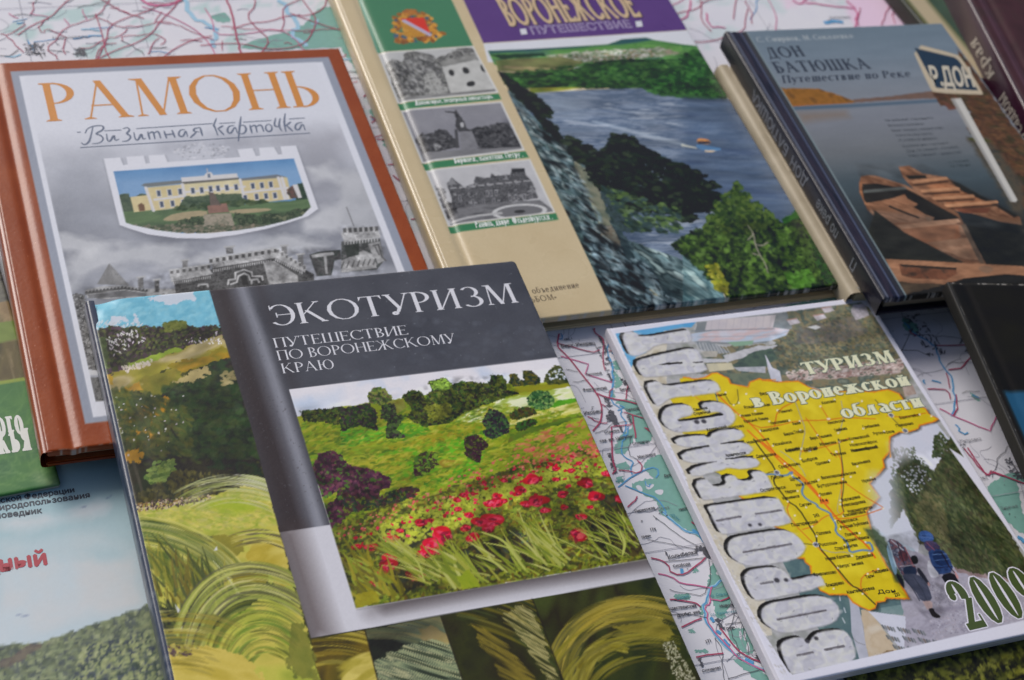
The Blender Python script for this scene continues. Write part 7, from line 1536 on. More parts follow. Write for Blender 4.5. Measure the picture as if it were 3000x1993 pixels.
    B([(1040, 410), (1200, 395), (1500, 385), (1640, 420), (1560, 470), (1300, 490), (1060, 480)], [(96, 120, 60), (120, 120, 76), (90, 100, 56)], ns=5, st=3, ang=170)
    B([(1090, 445), (1300, 455), (1450, 465), (1340, 480), (1110, 462)], [(170, 150, 110), (140, 130, 90)], ns=3, st=3, rough=.8)
    B([(1060, 490), (1300, 490), (1560, 470), (1720, 420), (1900, 400), (2306, 400), (2700, 480), (2700, 600), (2040, 600), (1600, 600), (1300, 600), (1100, 560)], [(26, 56, 26), (40, 76, 32), (20, 44, 24), (60, 100, 44)], ns=4, st=1.5, rough=1.5, con=2)
    cv.dabs('b', [(1060, 500), (1700, 430), (2306, 410), (2306, 590), (1200, 590)], 500, [(30, 64, 28), (50, 92, 40), (20, 44, 22), (70, 110, 50)], 1.8, 1.5, 10, 30, alpha=.6, seed=4)
    # water
    B([(1100, 640), (1300, 630), (1700, 605), (2060, 595), (2700, 680), (3800, 900), (3800, 2400), (1300, 1500)], [(78, 92, 110), (100, 112, 130), (66, 82, 104), (118, 128, 142)], ns=3.4, ang=-8, st=6, oc=4, con=2.2)
    C_([(0, 640), (400, 690), (1000, 1568), (700, 1568), (0, 1200)], [(54, 72, 98), (66, 84, 108), (46, 62, 90)], ns=5, ang=-8, st=6, soft=8, alpha=.75, seed=4)
    B([(1300, 640), (1700, 640), (1600, 800), (1400, 760)], (120, 132, 146), soft=14, alpha=.6)
    B([(1270, 595), (1500, 590), (1640, 590), (1500, 612), (1280, 630)], [(150, 140, 50), (110, 130, 50)], ns=3, st=3)
    for P_, s_ in (([(2040, 600), (2060, 530), (2120, 490), (2306, 460), (2400, 470), (2500, 560), (2640, 640), (2560, 672), (2306, 660), (2120, 640)], 5),):
        B(P_, [(26, 60, 28), (50, 96, 40), (36, 74, 32)], ns=4, rough=1.8, con=2, seed=s_)
    cv.dabs('c', [(0, 380), (90, 330), (200, 450), (300, 640), (280, 670), (0, 640)], 260, [(30, 66, 28), (56, 104, 44), (24, 50, 24)], 1.8, 1.5, 0, 60, alpha=.75, seed=6); cv.dabs('b', [(2050, 600), (2100, 510), (2306, 470), (2306, 630), (2120, 630)], 160, [(30, 66, 28), (56, 104, 44), (24, 50, 24)], 1.8, 1.5, 0, 60, alpha=.75, seed=7)
    C_([(0, 655), (290, 665), (330, 690), (100, 690), (0, 680)], (34, 44, 60), soft=3, alpha=.7)
    cv.line('b', [(1700, 820), (2000, 900), (2306, 975)], [1, 4, 2.5], (136, 148, 160), soft=2, alpha=.6); cv.line('c', [(0, 982), (90, 1000)], [2, 1], (190, 190, 170), alpha=.8)
    C_([(88, 985), (100, 975), (200, 990), (262, 1000), (255, 1018), (150, 1020), (95, 1000)], (70, 110, 150), sm=1); C_([(95, 940), (130, 935), (180, 945), (195, 975), (100, 975)], (186, 120, 60), sm=1); C_([(100, 955), (180, 955), (190, 970), (105, 975)], (50, 50, 60)); C_([(150, 1015), (230, 1018), (200, 1030), (150, 1026)], (170, 150, 120))
    # chalk cliff on the left
    cv.fill('P', [(1660, 640), (2110, 800), (2130, 900), (1790, 935)], [(44, 62, 64), (84, 104, 106), (28, 40, 42), (110, 126, 124)], ns=4, ang=125, st=3, rough=1.4, con=2.4, seed=8)
    B([(1110, 560), (1180, 600), (1250, 760), (1330, 830), (1480, 900), (1500, 960), (1640, 1100), (1720, 1220), (1800, 1400), (1900, 1568), (2300, 2300), (1700, 2300), (1300, 1000)], [(50, 70, 70), (76, 96, 96), (36, 50, 50), (96, 112, 110), (60, 80, 84)], ns=6, ang=120, st=2, rough=1.6, con=2.2)
    B([(1120, 610), (1230, 720), (1340, 820), (1330, 860), (1240, 820), (1180, 740)], [(96, 116, 124), (80, 100, 104)], ns=4, rough=1)
    B([(1560, 1040), (1600, 1110), (1700, 1170), (1730, 1260), (1790, 1400), (1840, 1568), (1760, 1568), (1700, 1420), (1640, 1260), (1580, 1130)], [(110, 116, 96), (130, 130, 110), (90, 100, 84)], ns=4, rough=1, ang=110, st=2)
    E_([(1600, 0), (1850, 0), (2000, 180), (2150, 380), (2306, 560), (1850, 610)], [(36, 50, 54), (70, 88, 92), (24, 34, 36), (110, 126, 126)], ns=6, ang=130, st=2.2, rough=2, con=2.4, seed=3)
    E_([(1720, 0), (1830, 0), (1900, 160), (1920, 220), (1880, 240), (1810, 200), (1780, 120)], [(130, 136, 124), (110, 100, 84), (150, 150, 140)], ns=3, rough=1.2)
    E_([(2040, 330), (2120, 400), (2240, 540), (2160, 560), (2080, 430)], [(120, 116, 90), (140, 130, 100), (90, 96, 84)], ns=3, rough=1.2)
    cv.dabs('e', [(1620, 20), (2000, 200), (2306, 560), (1860, 600)], 200, [(30, 44, 48), (96, 120, 126), (50, 66, 70), (22, 30, 34), (120, 136, 140)], 2.2, 2.4, 120, 40, alpha=.55, seed=8)
    cv.dabs('b', [(1150, 640), (1350, 860), (1500, 980), (1800, 1568), (1640, 1568), (1300, 950)], 150, [(126, 142, 146), (30, 42, 44), (104, 124, 130), (150, 160, 158)], 1.3, 3, 118, 25, alpha=.55, seed=81)
    cv.dabs('e', [(1620, 20), (2000, 200), (2306, 560), (1860, 600)], 120, [(140, 158, 164), (22, 30, 34), (116, 140, 150)], 1.2, 3, 125, 30, alpha=.6, seed=82)
    F_([(0, 130), (90, 240), (200, 380), (300, 500), (0, 530)], [(70, 100, 104), (96, 124, 126), (50, 76, 80), (120, 140, 136)], ns=4, ang=125, st=3, rough=1, con=2)
    cv.tone('b', [(1110, 560), (1330, 820), (1500, 960), (1800, 1568), (2300, 2300), (1650, 2300), (1300, 1000)], .62, 5, 120, 2.6, seed=2, ridge=1.6, gain=.86)
    cv.tone('P', [(1660, 640), (2110, 800), (2130, 900), (1790, 935)], .45, 9, 125, 2, seed=6)
    cv.tone('b', [(1060, 390), (2306, 300), (2600, 400), (2600, 640), (1100, 620)], .4, 7, 5, 2, seed=4)
    # dark leaning trees
    dt = [(14, 22, 18), (22, 32, 22), (10, 15, 14), (36, 46, 28)]
    B([(1050, 480), (1160, 560), (1300, 640), (1430, 740), (1390, 800), (1480, 880), (1500, 960), (1440, 930), (1320, 820), (1230, 700), (1120, 590)], dt, ns=3, rough=2.5, rs=4); cv.dabs('b', [(1060, 490), (1300, 640), (1420, 740), (1400, 800), (1240, 700)], 130, dt, 1.8, 2, 150, 50, seed=9)
    B([(1520, 960), (1600, 985), (1660, 1010), (1700, 1080), (1850, 1110), (1900, 1070), (2060, 1110), (2180, 1150), (2320, 1200), (2440, 1280), (2440, 1350), (2300, 1440), (2200, 1400), (2060, 1390), (1900, 1410), (1800, 1330), (1720, 1250), (1640, 1130), (1540, 1040)], dt, ns=4, rough=4.5, rs=4, seed=2)
    for x, y, w_, h_, n_ in ((1880, 935, 70, 26, 30), (1950, 950, 70, 30, 34), (1840, 990, 60, 24, 24), (1920, 1000, 90, 28, 34), (2010, 1010, 80, 28, 30), (2080, 1050, 80, 26, 30), (1730, 1050, 70, 20, 20), (1790, 1085, 90, 22, 26), (1640, 1000, 70, 20, 20), (2160, 1100, 90, 26, 32), (2270, 1130, 90, 26, 32), (2370, 1180, 90, 30, 34), (2470, 1250, 90, 34, 34), (2520, 1330, 70, 40, 30), (2440, 1400, 80, 34, 28), (2320, 1470, 90, 30, 26), (1550, 950, 60, 24, 20), (1970, 1090, 110, 26, 34), (2140, 1170, 110, 26, 34)):
        cv.dabs('b', [(x - w_, y + 6), (x - w_ * .5, y - h_), (x + w_ * .4, y - h_ * .9), (x + w_, y + h_ * .5), (x + w_ * .2, y + h_), (x - w_ * .6, y + h_ * .8)], n_, dt, 1.5, 2.0, 165, 35, alpha=.95, seed=n_ + x, hard=3)
    for P_ in ([(1860, 1180), (1960, 1080), (1930, 980)], [(1960, 1080), (2100, 1100), (2260, 1150)], [(1700, 1180), (1800, 1100)], [(2260, 1150), (2440, 1260)]): cv.line('b', P_, [1.2, .8, .4], (20, 22, 20))
    cv.dabs('b', [(1900, 1010), (2060, 1060), (2200, 1140), (2400, 1220), (2440, 1340), (2200, 1380), (1900, 1330), (1760, 1180)], 46, [(84, 98, 114), (96, 108, 124)], .9, 1.8, 160, 40, alpha=.75, seed=77, hard=3)
    cv.dabs('b', [(1500, 950), (1700, 1060), (1880, 930), (2120, 1050), (2306, 1140), (2480, 1300), (2300, 1460), (1900, 1400), (1700, 1220)], 520, dt, 2.0, 1.8, 160, 50, alpha=.9, seed=10)
    cv.dabs('b', [(1830, 990), (1960, 940), (2140, 1060), (2306, 1130), (1900, 1100)], 60, dt, 2.0, 2.2, 160, 30, seed=11)
    for P_ in ([(1740, 1260), (1900, 1420), (2100, 1568), (1900, 1568), (1800, 1440)],): B(P_, [(40, 56, 44), (60, 76, 80), (30, 40, 34)], ns=3, rough=2)
    cv.dabs('b', [(1760, 1260), (2306, 1420), (2306, 1568), (1960, 1568)], 150, [(26, 40, 30), (60, 80, 50), (40, 60, 60), (84, 110, 50)], 1.8, 1.7, 150, 60, alpha=.7, seed=12)
    C_([(0, 1150), (20, 1150), (60, 1200), (200, 1290), (230, 1340), (200, 1400), (60, 1450), (0, 1460)], dt, ns=3, rough=2.5, rs=4)
    cv.tone('b', [(1250, 640), (2060, 600), (2700, 680), (3800, 1800), (2600, 2300), (1600, 1100)], .16, 4, -8, 7, seed=8, gain=1.2, sat=.85)
    # birch and bushes lower right
    gb = [(60, 84, 34), (44, 66, 30), (80, 104, 44), (34, 50, 28), (96, 116, 50)]
    C_([(230, 1390), (330, 1290), (370, 1260), (440, 1350), (520, 1400), (600, 1490), (640, 1600), (500, 1800), (200, 1800), (100, 1568), (160, 1540)], [(50, 70, 32), (40, 58, 28), (66, 90, 40)], ns=4, rough=6, rs=5, seed=3)
    for x, y, n_ in ((300, 1330, 14), (360, 1265, 10), (420, 1330, 18), (260, 1400, 20), (500, 1400, 20), (560, 1450, 18), (330, 1400, 26), (200, 1480, 24), (440, 1440, 26), (610, 1500, 20), (180, 1540, 24), (130, 1600, 20)):
        cv.dabs('c', [(x - 40, y), (x, y - 36), (x + 44, y), (x, y + 40)], n_, gb, 1.3, 1.8, 60, 70, alpha=.9, seed=x, hard=3)
    cv.dabs('c', [(240, 1330), (420, 1280), (560, 1450), (300, 1500)], 26, [(70, 84, 100), (80, 96, 110)], .8, 1.5, 0, 90, alpha=.8, seed=5)
    C_([(650, 1530), (730, 1440), (800, 1410), (870, 1460), (1000, 1640), (1100, 1800), (700, 1800)], [(30, 66, 26), (50, 100, 34), (24, 50, 24)], ns=4, rough=3, rs=4, seed=4)
    F_([(-100, 130), (0, 90), (100, 40), (200, 0), (860, -40), (1000, 200), (1080, 400), (300, 500), (200, 380), (100, 260)], [(36, 50, 24), (56, 76, 34), (26, 36, 22), (70, 90, 40)], ns=5, rough=3, rs=5, seed=5)
    cv.dabs('f', [(-60, 130), (100, 20), (860, -20), (1060, 390), (320, 490), (150, 340)], 900, [(50, 70, 30), (70, 96, 40), (30, 44, 24), (90, 120, 50), (24, 34, 22)], 1.6, 1.6, 60, 70, alpha=.65, seed=13)
    cv.dabs('c', [(240, 1400), (370, 1270), (600, 1500), (500, 1568), (160, 1568)], 260, gb, 1.6, 1.6, 60, 70, alpha=.75, seed=14)
    cv.dabs('f', [(150, 280), (230, 260), (300, 400), (300, 470), (230, 440)], 80, [(150, 150, 40), (170, 166, 60), (120, 130, 40)], 1.3, 1.5, 0, 90, seed=15)
    cv.tone('f', [(-60, 130), (100, 20), (500, -60), (1060, 60), (1080, 400), (300, 500)], .5, 7, 60, 1.3, seed=12)
    cv.dabs('f', [(700, 330), (860, 300), (900, 400), (740, 430)], 70, [(90, 140, 50), (70, 110, 40)], 1.4, 1.5, 0, 90, seed=16)
    cv.dabs('f', [(860, 80), (960, 100), (1060, 380), (960, 390)], 90, [(30, 56, 26), (40, 80, 34)], 1.5, 1.5, 0, 90, seed=17)
    for P_ in ([(440, 0), (480, 60), (490, 130), (520, 200), (560, 260), (575, 320)], [(490, 130), (540, 140), (575, 115)], [(520, 205), (470, 190)], [(480, 60), (440, 100)]): cv.line('f', P_, [.6, 1.1, .7], (150, 144, 130), rough=.25, alpha=.85)
    F_([(300, 490), (1080, 396), (1080, 410), (300, 505)], (20, 24, 20), soft=1)
    cv.unclip()
    cv.grain(2.2, .9)
    return cv
def build_album():
    bk = Book('hardback_book', 'tan hardback album with purple heading and river valley photograph, top centre', FV, .2016, VH, board=.0026, corner=.0012, groove=(.0115, .0026, .0009), edge_round=.0011)
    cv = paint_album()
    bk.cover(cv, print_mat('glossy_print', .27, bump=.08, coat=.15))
    bk.body(ink_mat('tan_board', (190, 172, 136), .3, coat=.3), page_mat('album_page_edges', (176, 160, 130)), bulge=.0026, inset=.0035)
    zf = bk.zsurf
    S = Serif(T=.13, t=.06, sf=.04, sh=.04, xh=.7)
    g = []
    for body, a, b, h in (('Дивногорье, пещерный монастырь.', (500, 712), (1030, 664), 3.6), ('Воронеж, памятник Петру I.', (765, 1105), (1230, 1058), 4.2), ('Рамонь, дворец Ольденбургских.', (910, 1540), (1430, 1482), 4.6)):
        v = serif_on(FV, S, body.replace('I', ''), 'b', a, b, h=h, gap=.05, shear=.15); g += thicken(v, .06, 4)
    flat_mesh('caption_lettering', g, zf, bk.root, ink_mat('caption_white_ink', (206, 212, 206), .4), kind='stuff')
    g = []
    g += serif_on(FV, S, 'объединение', 'e', (1296, 464), (1612, 420), h=3.9, gap=.1)
    g += serif_on(FV, S, 'АЛЬБОМ»', 'e', (1206, 534), (1458, 500), h=3.7, gap=.1)
    flat_mesh('publisher_lettering', g, zf, bk.root, ink_mat('brown_black_ink', (74, 62, 52), .4), kind='stuff')
    # heading in tall interlaced letters, cut by the top of the frame in the photograph
    dk = ink_mat('heading_shadow_ink', (70, 48, 60), .4); tn = ink_mat('heading_tan_ink', (196, 172, 136), .4)
    P = []
    H = Serif(T=.13, t=.10, sf=.02, sh=.05, cond=.8, xh=1)
    base = serif_on(FV, H, 'ВОРОНЕЖСКОЕ', 'b', (1135, 178), (2030, 112), h=26, gap=.035)
    flat_mesh('heading_shadow', [p + np.array([.8, -.8]) for p in thicken(base, .35, 6)], zf, bk.root, dk, dz=.00005, kind='stuff')
    flat_mesh('heading_lettering', thicken(base, .3, 4), zf, bk.root, tn, dz=.0001, kind='stuff')
    pu = []
    v, f = sans_on(FV, 'ПУТЕШЕСТВИЕ', 'b', (1290, 232), (1970, 185), h=6.6, bold=.03, space=1.05); pu.append((v, f))
    place_sans(pu, 'subheading_lettering', zf, bk.root, ink_mat('lilac_white_ink', (186, 176, 200), .4), dz=.00006, kind='stuff')
    v, f = sans_on(FV, 'ПУТЕШЕСТВИЕ', 'b', (1290, 232), (1970, 185), h=6.6, bold=-.012, space=1.05)
    place_sans([(v, f)], 'subheading_core', zf, bk.root, ink_mat('purple_ink', (92, 62, 122), .4), dz=.00012, kind='stuff')
    sq = [FV.L('b', [(x, y), (x + 42, y - 3), (x + 52, y + 34), (x + 10, y + 38)]) for x, y in ((1205, 198), (1985, 146))]
    flat_mesh('square_marks', sq, zf, bk.root, ink_mat('white_mark_ink', (206, 206, 212), .4), dz=.0001, kind='stuff')
    return bk
# ---------------------------------------------------------------- slate blue river book (right), upper part of a stack
def paint_river():
    cv = Canvas(FD, 0, 144, -215, 0, .5, .66, (110, 124, 136))
    C = cv.C; Y = cv.Y[..., None]
    k = np.clip(-Y / 215, 0, 1)
    def mix(k, st):
        o = np.zeros(k.shape[:2] + (3,), np.float32)
        xs = [a for a, _ in st]
        for c in range(3): o[..., c] = np.interp(k[..., 0], xs, [v[c] for _, v in st])
        return o
    cv.C = mix(k, [(0, (104, 120, 132)), (.12, (112, 126, 138)), (.28, (124, 130, 138)), (.38, (122, 126, 134)), (.5, (108, 112, 116)), (.62, (70, 82, 88)), (.75, (48, 54, 56)), (.86, (40, 40, 36)), (1, (38, 36, 32))]).astype(np.float32)
    cv.C += ((fbm(cv.X / 22, cv.Y / 5, 3, 3) - .5) * 10)[..., None]
    def B(p, c, **q): cv.fill('c', p, c, **q)
    def F_(p, c, **q): cv.fill('f', p, c, **q)
    B([(740, 722), (1150, 705), (1720, 672), (1740, 690), (1150, 726), (750, 745)], (72, 92, 110), soft=2, alpha=.9)
    B([(640, 585), (700, 600), (780, 595), (920, 602), (1050, 640), (1150, 680), (1165, 692), (950, 706), (735, 722), (690, 660)], [(130, 88, 34), (146, 98, 40), (112, 76, 34)], ns=4, rough=.8, con=2)
    B([(740, 705), (1150, 690), (1150, 697), (745, 718)], (150, 96, 44), soft=1)
    B([(1150, 672), (1400, 652), (1600, 625), (1710, 612), (1730, 665), (1500, 672), (1160, 694)], [(104, 84, 74), (116, 92, 80)], ns=3, rough=.6)
    B([(780, 765), (1100, 752), (1120, 790), (900, 812), (800, 830)], (126, 104, 84), soft=7, alpha=.6)
    # right bank
    B([(1850, 320), (1900, 380), (2306, 950), (2500, 1300), (2380, 1568), (2260, 1300), (2100, 1050), (1950, 900), (1900, 800), (1960, 760), (1880, 720), (1740, 720), (1700, 640), (1700, 600), (1900, 600)],
      [(84, 56, 38), (100, 70, 48), (70, 48, 36), (60, 56, 36)], ns=5, rough=2, rs=5, con=2)
    B([(1750, 680), (1860, 660), (1900, 740), (1800, 740)], [(110, 70, 56), (90, 60, 46)], ns=3, rough=1.4)
    B([(1920, 930), (2060, 930), (2306, 1250), (2306, 1568), (2100, 1200)], [(70, 70, 60), (84, 74, 60), (56, 58, 54)], ns=5, soft=4, rough=2)
    B([(1925, 935), (1990, 920), (2100, 960), (2000, 970)], [(80, 80, 34), (64, 64, 34)], ns=2, rough=1)
    cv.dabs('c', [(1900, 400), (2306, 960), (2306, 1200), (1960, 760), (1760, 680)], 160, [(96, 66, 42), (70, 50, 36), (110, 78, 50), (60, 56, 34)], 1.6, 2.4, 150, 40, alpha=.5, seed=3)
    # pole and sign
    B([(1812, 668), (1880, 664), (2262, 1352), (2250, 1366), (2214, 1362)], (190, 188, 182)); B([(1812, 668), (1835, 668), (2230, 1362), (2214, 1362)], (150, 148, 144), soft=.5)
    B([(1530, 286), (1850, 368), (1885, 392), (2034, 632), (2020, 642), (1700, 628), (1672, 600)], (186, 172, 148), sm=1)
    B([(1566, 324), (1836, 388), (1866, 410), (1996, 612), (1716, 594), (1700, 572)], (36, 54, 72))
    # boats
    wd = [(150, 96, 62), (176, 120, 82), (122, 76, 48), (162, 106, 70)]; dk = (44, 42, 36)
    B([(1458, 1128), (1530, 1120), (1620, 1172), (1780, 1198), (1860, 1240), (2280, 1470), (2290, 1520), (2000, 1450), (1800, 1420), (1560, 1280), (1490, 1200)], wd, ns=4, ang=150, st=2)
    B([(1505, 1185), (1640, 1185), (1650, 1205), (1530, 1212)], dk, soft=.8); B([(1640, 1240), (1760, 1225), (1860, 1270), (2120, 1370), (2080, 1400), (1830, 1400), (1700, 1330)], [(170, 100, 58), (190, 120, 74), (150, 88, 50)], ns=3)
    B([(1800, 1215), (1870, 1240), (2270, 1460), (2240, 1470), (2100, 1385), (1880, 1290)], dk, soft=1)
    for a, b in (((1560, 1230), (1780, 1205)), ((1620, 1290), (1860, 1275)), ((1700, 1340), (1960, 1325)), ((1780, 1390), (2120, 1365))): cv.line('c', [a, b], 2.2, (206, 140, 92), sm=0); cv.line('c', [(a[0] + 5, a[1] + 22), (b[0] + 5, b[1] + 22)], 1.6, (84, 54, 36), sm=0, soft=1)
    B([(1830, 1410), (2080, 1405), (2060, 1440), (1900, 1440)], (130, 70, 44)); B([(1960, 1445), (2280, 1480), (2290, 1520), (2150, 1500)], (140, 92, 60))
    B([(1192, 1240), (1205, 1192), (1250, 1184), (1305, 1188), (1500, 1250), (1620, 1310), (1860, 1440), (1930, 1568), (2060, 1800), (1900, 1780), (1600, 1650), (1400, 1560), (1250, 1420), (1195, 1300)], wd, ns=5, ang=150, st=2, seed=3)
    B([(1210, 1262), (1480, 1262), (1560, 1300), (1700, 1380), (1850, 1460), (1870, 1480), (1560, 1510), (1460, 1530), (1300, 1440), (1225, 1350)], (46, 42, 36), soft=.8)
    B([(1210, 1245), (1310, 1240), (1420, 1262), (1340, 1272), (1220, 1262)], dk, soft=.6)
    B([(1225, 1375), (1320, 1360), (1420, 1340), (1500, 1312), (1520, 1345), (1590, 1380), (1560, 1400), (1640, 1450), (1700, 1470), (1690, 1500), (1440, 1530), (1330, 1450)], [(156, 98, 62), (180, 120, 80), (128, 80, 50)], ns=1.6, ang=150, st=5)
    for P_ in ([(1400, 1395), (1480, 1430), (1590, 1470)],): cv.line('c', P_, 1.6, (60, 50, 42))
    B([(1640, 1465), (1680, 1470), (1680, 1500), (1650, 1490)], (150, 110, 80)); B([(1630, 1500), (1860, 1478), (1880, 1500), (1450, 1568), (1440, 1540)], (206, 142, 96))
    B([(1225, 1285), (1500, 1262), (1520, 1280), (1220, 1305)], (110, 116, 110), alpha=.8)
    B([(1450, 1568), (1860, 1520), (1880, 1600), (1700, 1700)], (176, 96, 50))
    F_([(1400, 0), (1450, -20), (1850, 0), (1830, 110), (1760, 110), (1600, 90)], [(160, 92, 52), (176, 104, 60)], ns=5)
    F_([(1440, 0), (1850, -40), (1852, -10), (1480, 26)], (196, 130, 84)); F_([(1640, 116), (1930, 84), (1960, 160), (2030, 240), (1900, 222), (1740, 160)], [(186, 126, 82), (166, 104, 64)], ns=4)
    F_([(1500, 50), (1640, 120), (1830, 220), (1900, 250), (1620, 240), (1360, 225), (1250, 60), (1300, -100)], (46, 46, 38), soft=1)
    F_([(1880, 0), (1910, -10), (2040, 260), (2010, 262)], (110, 84, 62)); F_([(1920, 0), (2500, 100), (2600, 280), (2306, 276), (2050, 262)], (42, 42, 36), soft=1)
    F_([(1370, 228), (1800, 250), (2306, 278), (2600, 300), (2600, 350), (2306, 340), (2180, 330), (1900, 360), (1780, 400), (1480, 460), (1440, 380)], [(170, 110, 70), (186, 124, 82), (140, 90, 60)], ns=4, st=3, ang=-4)
    F_([(1460, 262), (1500, 268), (1850, 290), (1850, 330), (1780, 370), (1560, 360), (1480, 340)], [(120, 70, 44), (140, 80, 50), (84, 60, 44)], ns=3)
    F_([(1470, 264), (1850, 288), (1846, 302), (1480, 280)], (50, 42, 34), soft=.6); F_([(1990, 282), (2060, 270), (2110, 300), (2060, 330), (2010, 310)], (160, 116, 84), sm=1)
    F_([(1450, 380), (1780, 400), (1500, 470), (1440, 460)], [(76, 62, 46), (96, 76, 54)], ns=3, rough=1)
    cv.tone('c', [(1180, 1110), (1620, 1110), (2306, 1450), (2400, 1800), (1300, 1700)], .2, 5, 150, 2, seed=3, sat=.78, gain=.93)
    cv.tone('f', [(1250, -100), (2500, 0), (2600, 340), (1440, 480)], .2, 5, 0, 3, seed=4, sat=.75, gain=.92)
    # hinge stripes beside the spine, in millimetres
    def st(a, b, c, **q): cv.fill(None, [(a, 2), (b, 2), (b, -220), (a, -220)], c, **q)
    st(-1, 12.5, (26, 30, 44)); st(1.5, 2.8, (92, 96, 112), soft=.5); st(3.2, 8.2, [(34, 36, 52), (52, 46, 58), (30, 32, 46)], ns=3, st=6, ang=90); st(8.2, 9.4, (80, 86, 108), soft=.5); st(9.8, 12.0, (28, 34, 44)); st(12.2, 13.0, (120, 136, 140), soft=.4)
    cv.grain(2, .9)
    return cv
def spine_text(bk, fr, words, mat, size, x, z0, name='spine_lettering'):
    """lettering on the spine's face, reading from the foot of the page upward"""
    V, F = [], []; b = 0
    for body, y0, y1 in words:
        v, f, w = sans(body, 1.0, bold=.015)
        v = v.copy(); s_ = (y1 - y0) / w
        for p in v: V.append((x, y0 + p[0] * s_, z0 - p[1] * size / .7))
        F += [tuple(i + b for i in q) for q in f]; b += len(v)
    me = bpy.data.meshes.new(name); me.from_pydata(V, [], F)
    return link(name, me, mat, bk.root, 'stuff')
def build_river():
    # the beige book below
    bb = Book('softback_book', 'worn beige book with rounded corners under the slate blue river book', FB, .100, .184, board=.0016, corner=.008, edge_round=.003, cat='book')
    cv = Canvas(FB, 0, 100, -184, 0, 1.2, 1.4, (170, 158, 136))
    cv.C[:] = cv.ink((slice(None), slice(None)), [(150, 138, 118), (176, 164, 142), (164, 152, 130)], ns=12)
    cv.line(None, [(0, -92), (6, -95), (10, -92)], .8, (120, 108, 92), rough=.5)
    bb.cover(cv, print_mat('worn_paper', .5, bump=.2, scale=160))
    def sp(Yg, Z):
        n = fbm(Yg * 60, Z * 90 + 3, 3, 4)[..., None]
        a, b = np.array(lin((150, 138, 116))[:3]), np.array(lin((182, 170, 148))[:3]); return a * (1 - n) + b * n
    bb.body(ink_mat('beige_cover', (164, 152, 130), .6), page_mat('beige_pages', (180, 168, 140)), hard=False, bulge=.0045, spine_mat=print_mat('worn_spine', .5, bump=.2, scale=160), spine_ink=sp)
    bk = Book('hardback_book', 'slate blue hardback with wooden boats and dark striped spine, on top of the beige book', FD, .144, DH, board=.0026, corner=.0012, groove=(.0092, .0022, .0007), edge_round=.0011)
    cv = paint_river()
    bk.cover(cv, print_mat('satin_print', .38, bump=.08, spec=.35))
    navy = ink_mat('navy_board', (22, 26, 40), .36, coat=.05)
    bk.body(navy, page_mat('river_page_edges', (120, 112, 100)), bulge=.0012)
    zf = bk.zsurf
    S = Serif(T=.17, t=.06, sf=.05, sh=.05, xh=.7)
    sl = ink_mat('slate_title_ink', (48, 56, 70), .4)
    P = serif_on(FD, S, 'ДОН', 'c', (588, 396), (832, 380), h=9.6, gap=.09) + serif_on(FD, S, 'БАТЮШКА', 'c', (636, 494), (1278, 464), h=9.6, gap=.09)
    flat_mesh('title_lettering', thicken(P, .1, 4), zf, bk.root, sl, kind='stuff')
    P = serif_on(FD, S, 'Путешествие по Реке', 'c', (676, 562), (1545, 520), h=6.4, gap=.06, shear=.2)
    flat_mesh('subtitle_lettering', P, zf, bk.root, sl, kind='stuff')
    P = serif_on(FD, S, 'С. Смирнов, М. Соколенко', 'c', (505, 286), (1155, 258), h=4.6, gap=.06, shear=.15)
    flat_mesh('author_lettering', P, zf, bk.root, ink_mat('pale_slate_ink', (160, 168, 172), .4), kind='stuff')
    it = []
    for body, a, b in (('Не забывай старинного', (1370, 822), (1695, 804)), ('Батюшку-красавца,', (1390, 856), (1635, 842)), ('Берег каждый, каждый плёс,', (1412, 890), (1765, 870)), ('Кормилец-Дон красив,', (1440, 922), (1690, 908)), ('И славься навеки,', (1462, 956), (1725, 942)), ('Широкий наш и вольный', (1485, 996), (1800, 972)), ('Дон, ты самый - голубой,', (1510, 1030), (1870, 1000)), ('Наш самый - дорогой!', (1530, 1062), (1890, 1036))):
        it.append(sans_on(FD, body, 'c', a, b, shear=.2))
    place_sans(it, 'verse_lettering', zf, bk.root, ink_mat('grey_verse_ink', (74, 80, 86), .4), kind='stuff')
    it = [sans_on(FD, 'Н. Смирнов', 'c', (1800, 1104), (1935, 1090), shear=.2), sans_on(FD, 'из песни', 'c', (1810, 1132), (1950, 1120), shear=.2)]
    place_sans(it, 'verse_signature', zf, bk.root, ink_mat('faint_verse_ink', (62, 74, 78), .4), kind='stuff')
    A = FD.L('c', [(1648, 575)])[0]
    v, f, w = sans('Р.ДОН', 1.0, bold=.035)
    q0, q1, q2 = FD.L('c', [(1690, 575), (1975, 585), (1655, 440)]); ex, ey = (q1 - q0) / w, (q2 - q0) / .7
    place_sans([(q0 + v[:, :1] * ex + v[:, 1:] * ey * .9, f)], 'sign_lettering', zf, bk.root, ink_mat('sign_cream_ink', (190, 182, 164), .4), kind='stuff')
    spine_text(bk, FD, (('ДОН', -.124, -.104), ('БАТЮШКА', -.098, -.048), ('П', -.187, -.1825), ('по реке', -.164, -.138)), ink_mat('spine_silver_ink', (112, 116, 126), .35), .0064, -.00128, .0094)
    return bk
